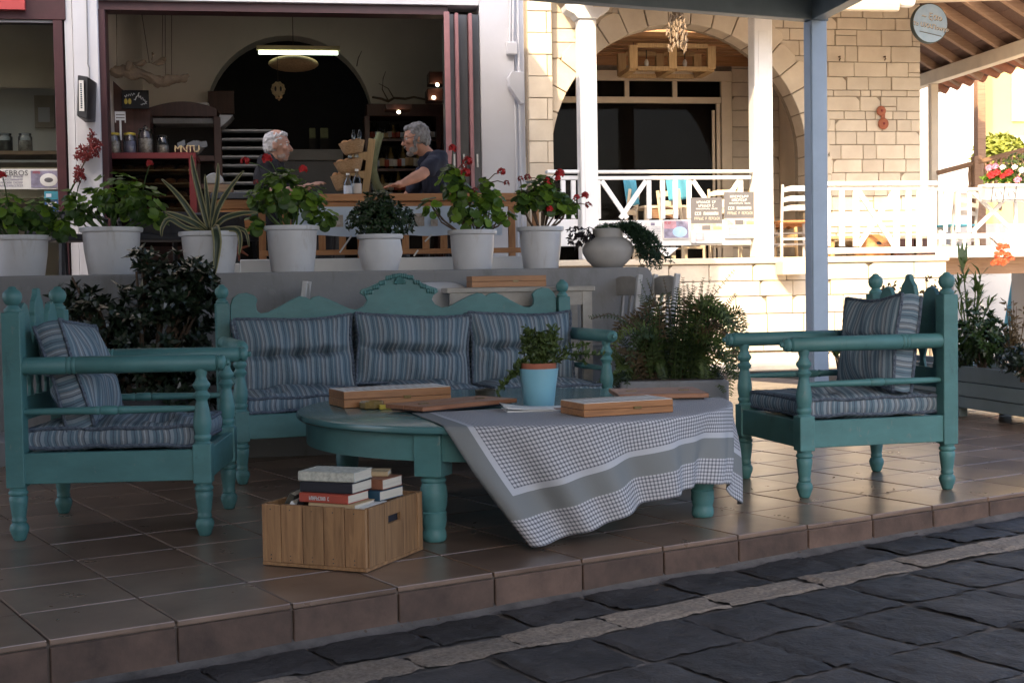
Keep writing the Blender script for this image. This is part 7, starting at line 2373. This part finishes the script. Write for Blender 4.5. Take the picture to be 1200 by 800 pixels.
for i in range(22):
    sd_ = rn.choice((-1, 1, 1))
    x1 = 792 + sd_ * rn.uniform(30, 72)
    y1 = rn.uniform(358, 405)
    x2 = 792 + sd_ * rn.uniform(60, 84)
    dy = rn.uniform(-.32, .05)
    frond([FP(790 + sd_ * 20, 450, 0), FP((792 + x1) / 2, y1 - 2, dy * .5), FP(x1, y1, dy), FP(x2, y1 + rn.uniform(20, 70), dy * 1.1)], rn.uniform(.05, .075), 'l_fern' if rn.random() < .8 else 'l_fernd', .2, 24)
for i in range(16):
    x1 = 792 + rn.uniform(-45, 60)
    frond([FP(790, 445, 0), FP((790 + x1) / 2 + 4, 395, -.02), FP(x1, rn.uniform(326, 350), rn.uniform(-.15, .15))], rn.uniform(.022, .034), rn.choice(('l_fern', 'l_fernd')), .1, 26)
lp = [FP(760, 395, -.1), FP(730, 372, -.2), FP(710, 366, -.28), FP(690, 372, -.3)]
m = MB()
m.tube(lp, .003, 4)
tag(m.build('runner', M['bark'], fern), None)

# dark shrub behind the left armchair
sc = AT(165, 480, 8.35)
shb = thing('dark_shrub', 'large dark glossy shrub behind the left armchair', 'shrub', (sc.x, 8.35, 0))
MB().lathe([(.24, 0), (.26, .01), (.33, .34), (.36, .36), (.36, .40), (.33, .40), (.30, .34), (0, .34)], n=30).build('tub', M['dark_chair'], shb, smooth=40)
rn = random.Random(97)
ks = 8.35 / FPX
def SP_(x, y): return ((x - 165) * ks, EYE - (y - 340) * ks)
m = MB()
br = MB()
for (x, y, rx, rz, n) in [(120, 385, 46, 46, 230), (190, 395, 60, 60, 330), (208, 342, 38, 36, 190), (172, 305, 22, 8, 22), (235, 375, 24, 60, 90), (110, 440, 40, 45, 150), (190, 455, 60, 45, 200), (95, 350, 22, 18, 44), (232, 325, 18, 20, 46)]:
    c = SP_(x, y)
    q = rosettes(rn, (c[0], rn.uniform(-.05, .05), c[1]), (rx * ks * 1.08, min(.36, rx * ks), rz * ks * 1.08), int(n * .55), 8, .075, .027, .8, .35)
    m.add(q.v, q.f)
    for i in range(5): br.tube([(0, 0, .30), (c[0] * .5, 0, .30 + (c[1] - .3) * .5), (c[0] + rn.uniform(-.1, .1), rn.uniform(-.1, .1), c[1] + rn.uniform(-.1, .15))], [.022, .014, .007], 6)
tag(m.build('foliage', M['l_dark'], shb, fix=False), kind='stuff')
br.build('branches', M['bark'], shb)

# planter at the right with its shrubs
pa, pb_ = Vector((3.66, 8.75, 0)), Vector((3.02, 11.6, 0))
dv = (pb_ - pa)
pn = thing('trough_planter', 'long grey blue trough planter on short feet at the right edge of the terrace', 'planter', pa, atan2(dv.y, dv.x))
Lp = dv.length
for (z0, z1, o_) in ((.075, .16, 0), (.165, .265, .010), (.270, .385, 0)):
    for s in (0, -.46): MB().box(0, Lp, s - .014 + o_ * (1 if s == 0 else -1), s + .014 + o_ * (1 if s == 0 else -1), z0, z1).build('board', M['planter'], pn, bevel=.004)
    for x in (0, Lp): MB().box(x - .014, x + .014, -.445, -.015, z0, z1).build('end_board', M['planter'], pn, bevel=.004)
MB().box(.02, Lp - .02, -.44, -.02, .08, .34).build('soil', M['soil'], pn)
for x in (.08, Lp * .5, Lp - .08):
    for y in (-.04, -.42): MB().box(x - .035, x + .035, y - .035, y + .035, 0, .078).build('foot', M['planter'], pn)
rn = random.Random(101)
def inp(f, off=-.23): 
    p = pa + dv * f
    q = Vector((-dv.y, dv.x, 0)).normalized() * off
    return p + q
def bush(name, label, px, py, Y, rx, rz, n, mt, k=7, L=.05, w=.020, base=.33, cat='shrub', group=None, up=.7, sh=.7):
    c = AT(px, py, Y)
    t = thing(name, label, cat, (c.x, Y, base), 0, group)
    kk = Y / FPX
    m = rosettes(rn, (0, 0, c.z - base), (rx * kk, min(.4, rx * kk), rz * kk), n, k, L, w, up, sh)
    tag(m.build('foliage', M[mt], t, fix=False), kind='stuff')
    b = MB()
    for i in range(9): b.tube([(rn.uniform(-.02, .02), 0, 0), (rn.uniform(-.4, .4) * rx * kk, rn.uniform(-.1, .1), (c.z - base) * .6), (rn.uniform(-.7, .7) * rx * kk, rn.uniform(-.15, .15), c.z - base + rn.uniform(-.3, .5) * rz * kk)], [.012, .008, .004], 5)
    b.build('branches', M['bark'], t)
    return t
bush('rounded_shrub', 'rounded dark green shrub in the trough planter right of the armchair', 1152, 398, 9.9, 33, 30, 260, 'l_shrub', L=.055, w=.022)
bush('low_shrub', 'low dark shrub at the far right end of the trough planter', 1200, 420, 9.2, 26, 16, 90, 'l_dark')
bush('low_shrub', 'sparse low plants in the trough between armchair post and rounded shrub', 1128, 420, 10.2, 18, 12, 60, 'l_dark')
bush('low_shrub', 'small sunlit plant behind the pale blue post near the ground', 984, 405, 11.5, 14, 9, 40, 'l_shrub', base=.02)
# tall oleander like plant
oc = AT(1138, 400, 10.4)
ol = thing('oleander', 'slender plant of long narrow leaves rising behind the armchair finial', 'plant', (oc.x, 10.4, .33))
m = MB()
ko = 10.4 / FPX
for (x, y) in [(1128, 300), (1122, 330), (1142, 330), (1150, 345), (1160, 352), (1128, 350), (1145, 320), (1118, 352)]:
    c = AT(x, y, 10.4)
    tip = Vector((c.x - oc.x, rn.uniform(-.1, .1), c.z - .33))
    m.tube([(0, 0, 0), tip * .6 + Vector((0, 0, .08)), tip], [.008, .006, .003], 5)
    for j in range(16):
        p = (tip * .6 + Vector((0, 0, .08))).lerp(tip, rn.random())
        leaf_quads(m, p, Vector((rn.uniform(-1, 1), rn.uniform(-1, 1), rn.uniform(-.1, 1.1))), Vector((0, 0, 1)), rn.uniform(.09, .17), .022, .3)
for j in range(3): leaf_quads(m, Vector((AT(1128, 318, 10.4).x - oc.x, 0, AT(1128, 318, 10.4).z - .33)), Vector(((j - 1) * .16, 0, 1)), Vector((0, -1, 0)), .22, .04, .1)
tag(m.build('foliage', M['l_shrub'], ol, fix=False), kind='stuff')
# reddish twiggy plant at the right edge
tc_ = AT(1190, 400, 9.7)
twg = thing('twiggy_plant', 'sparse reddish twiggy plant at the right edge above the trough', 'plant', (tc_.x, 9.7, .33))
m = MB()
for i in range(12):
    c = AT(1168 + rn.uniform(0, 40), 345 + rn.uniform(0, 40), 9.7)
    tip = Vector((c.x - tc_.x, rn.uniform(-.12, .12), c.z - .33))
    m.tube([(rn.uniform(-.05, .05), 0, 0), tip * .55, tip], [.006, .004, .002], 4)
    for j in range(18): leaf_quads(m, (tip * .3).lerp(tip, rn.random()), rv(rn) + Vector((0, 0, .3)), rv(rn), rn.uniform(.03, .05), .018, .3)
tag(m.build('foliage', M['l_fernd'], twg, fix=False), kind='stuff')
# thin stems by the armchair back
for (px_, label) in ((1045, 'thin dry weed behind the back of the right armchair'), (1094, 'taller thin dry weed between the armchair finials')):
    c = AT(px_, 330, 12.2)
    t = thing('dry_weed', label, 'plant', (c.x, 12.2, .0))
    m = MB()
    for i in range(6):
        tip = Vector((rn.uniform(-.12, .12), rn.uniform(-.1, .1), c.z + rn.uniform(-.12, .04)))
        m.tube([(0, 0, 0), tip * .5, tip], .004, 4)
        for j in range(7): leaf_quads(m, tip + rv(rn) * .04, rv(rn), rv(rn), .04, .025, .2)
    tag(m.build('foliage', M['l_fernd'], t, fix=False), kind='stuff')
# flowers in the flower box, orange bunch, dried bunch, sunlit bush
t = thing('box_flowers', 'red, pink and white flowers with leaves growing in the flower box', 'flowers', bw(B(1175, 215, FB)[0], FB, B(1175, 216, FB)[1]), BETA)
m = rosettes(rn, (0, 0, .06), (.33, .10, .13), 110, 6, .06, .03, .8, .3, -.2)
tag(m.build('foliage', M['l_ger'], t, fix=False), kind='stuff')
fm = {c: flower_mesh(M[c], 5, 16) for c in ('petal', 'petal_pink', 'petal_white')}
kf2 = FB / FPX
for (x, y, r, c) in [(1155, 206, 6, 'petal'), (1162, 203, 5, 'petal'), (1178, 203, 5.5, 'petal'), (1170, 207, 4.5, 'petal'), (1152, 197, 5, 'petal_pink'), (1160, 195, 4.5, 'petal_pink'), (1170, 196, 4, 'petal_white'), (1190, 212, 5, 'petal_pink'), (1196, 200, 5, 'petal_white'), (1186, 196, 4, 'petal_white')]:
    o = link('flower_head', fm[c], t)
    orient(o, Vector(((x - 1175) * kf2, -.10, (216 - y) * kf2)), Vector((0, -.6, 1)), Vector((0, 1, 0)), r * 2 * kf2)
m = rosettes(rn, (.28, .05, .22), (.26, .15, .22), 90, 6, .07, .03, .8, .3)
tag(m.build('tall_foliage', M['l_shrub'], t, fix=False), kind='stuff')
oc = B(1175, 300, HF + 1.0)
t = thing('orange_blossoms', 'bunch of orange blossoms hanging over the white deck edge', 'flowers', bw(oc[0], HF + 1.0, oc[1]), BETA)
om = flower_mesh(M['petal_orange'], 3, 16)
kq = (HF + 1) / FPX
for (x, y, r) in [(1172, 289, 6), (1180, 290, 6), (1174, 298, 6.5), (1182, 300, 6), (1170, 306, 6), (1178, 308, 6), (1164, 309, 5), (1187, 304, 5), (1167, 298, 4.5)]:
    o = link('blossom', om, t)
    orient(o, Vector(((x - 1175) * kq, 0, (300 - y) * kq)), Vector((rn.uniform(-.5, .5), -1, .6)), Vector((0, 1, 0)), r * 2 * kq)
MB().tube([(0, .1, .15), (0, .4, .30), (.2, 1.2, .35)], .01, 5).build('stem', M['bark'], t)
dc = B(104, 180, FD - .1)
t = thing('dried_flower_bunch', 'bunch of dried dark red flowers hanging under the loudspeaker', 'flowers', bw(dc[0], FD - .1, dc[1]), BETA)
m = MB()
kd = FD / FPX
for (x, y, rx, ry_, n) in [(108, 165, 4, 12, 110), (104, 178, 12, 9, 240), (97, 183, 10, 6, 140), (112, 172, 6, 9, 110), (93, 199, 5, 6, 80), (90, 205, 3, 4, 40)]:
    for i in range(n):
        v = rv(rn)
        p = Vector(((x - 104 + v.x * rx) * kd, v.y * .06, (180 - y + v.z * ry_) * kd))
        leaf_quads(m, p, rv(rn), rv(rn), rn.uniform(.014, .030), .018, .4)
tag(m.build('petals', M['petal_dry'], t, fix=False), kind='stuff')
MB().tube([((106 - 104) * kd, 0, 22 * kd), ((106 - 104) * kd, 0, 12 * kd), (0, 0, 0), ((94 - 104) * kd, 0, -20 * kd)], .006, 5).build('stem', M['bark'], t)
bush('sunlit_bush', 'yellow green sunlit bush behind the brown handrail', 1172, 176, 24, 24, 16, 200, 'l_yellow', L=.16, w=.08, base=2.2)
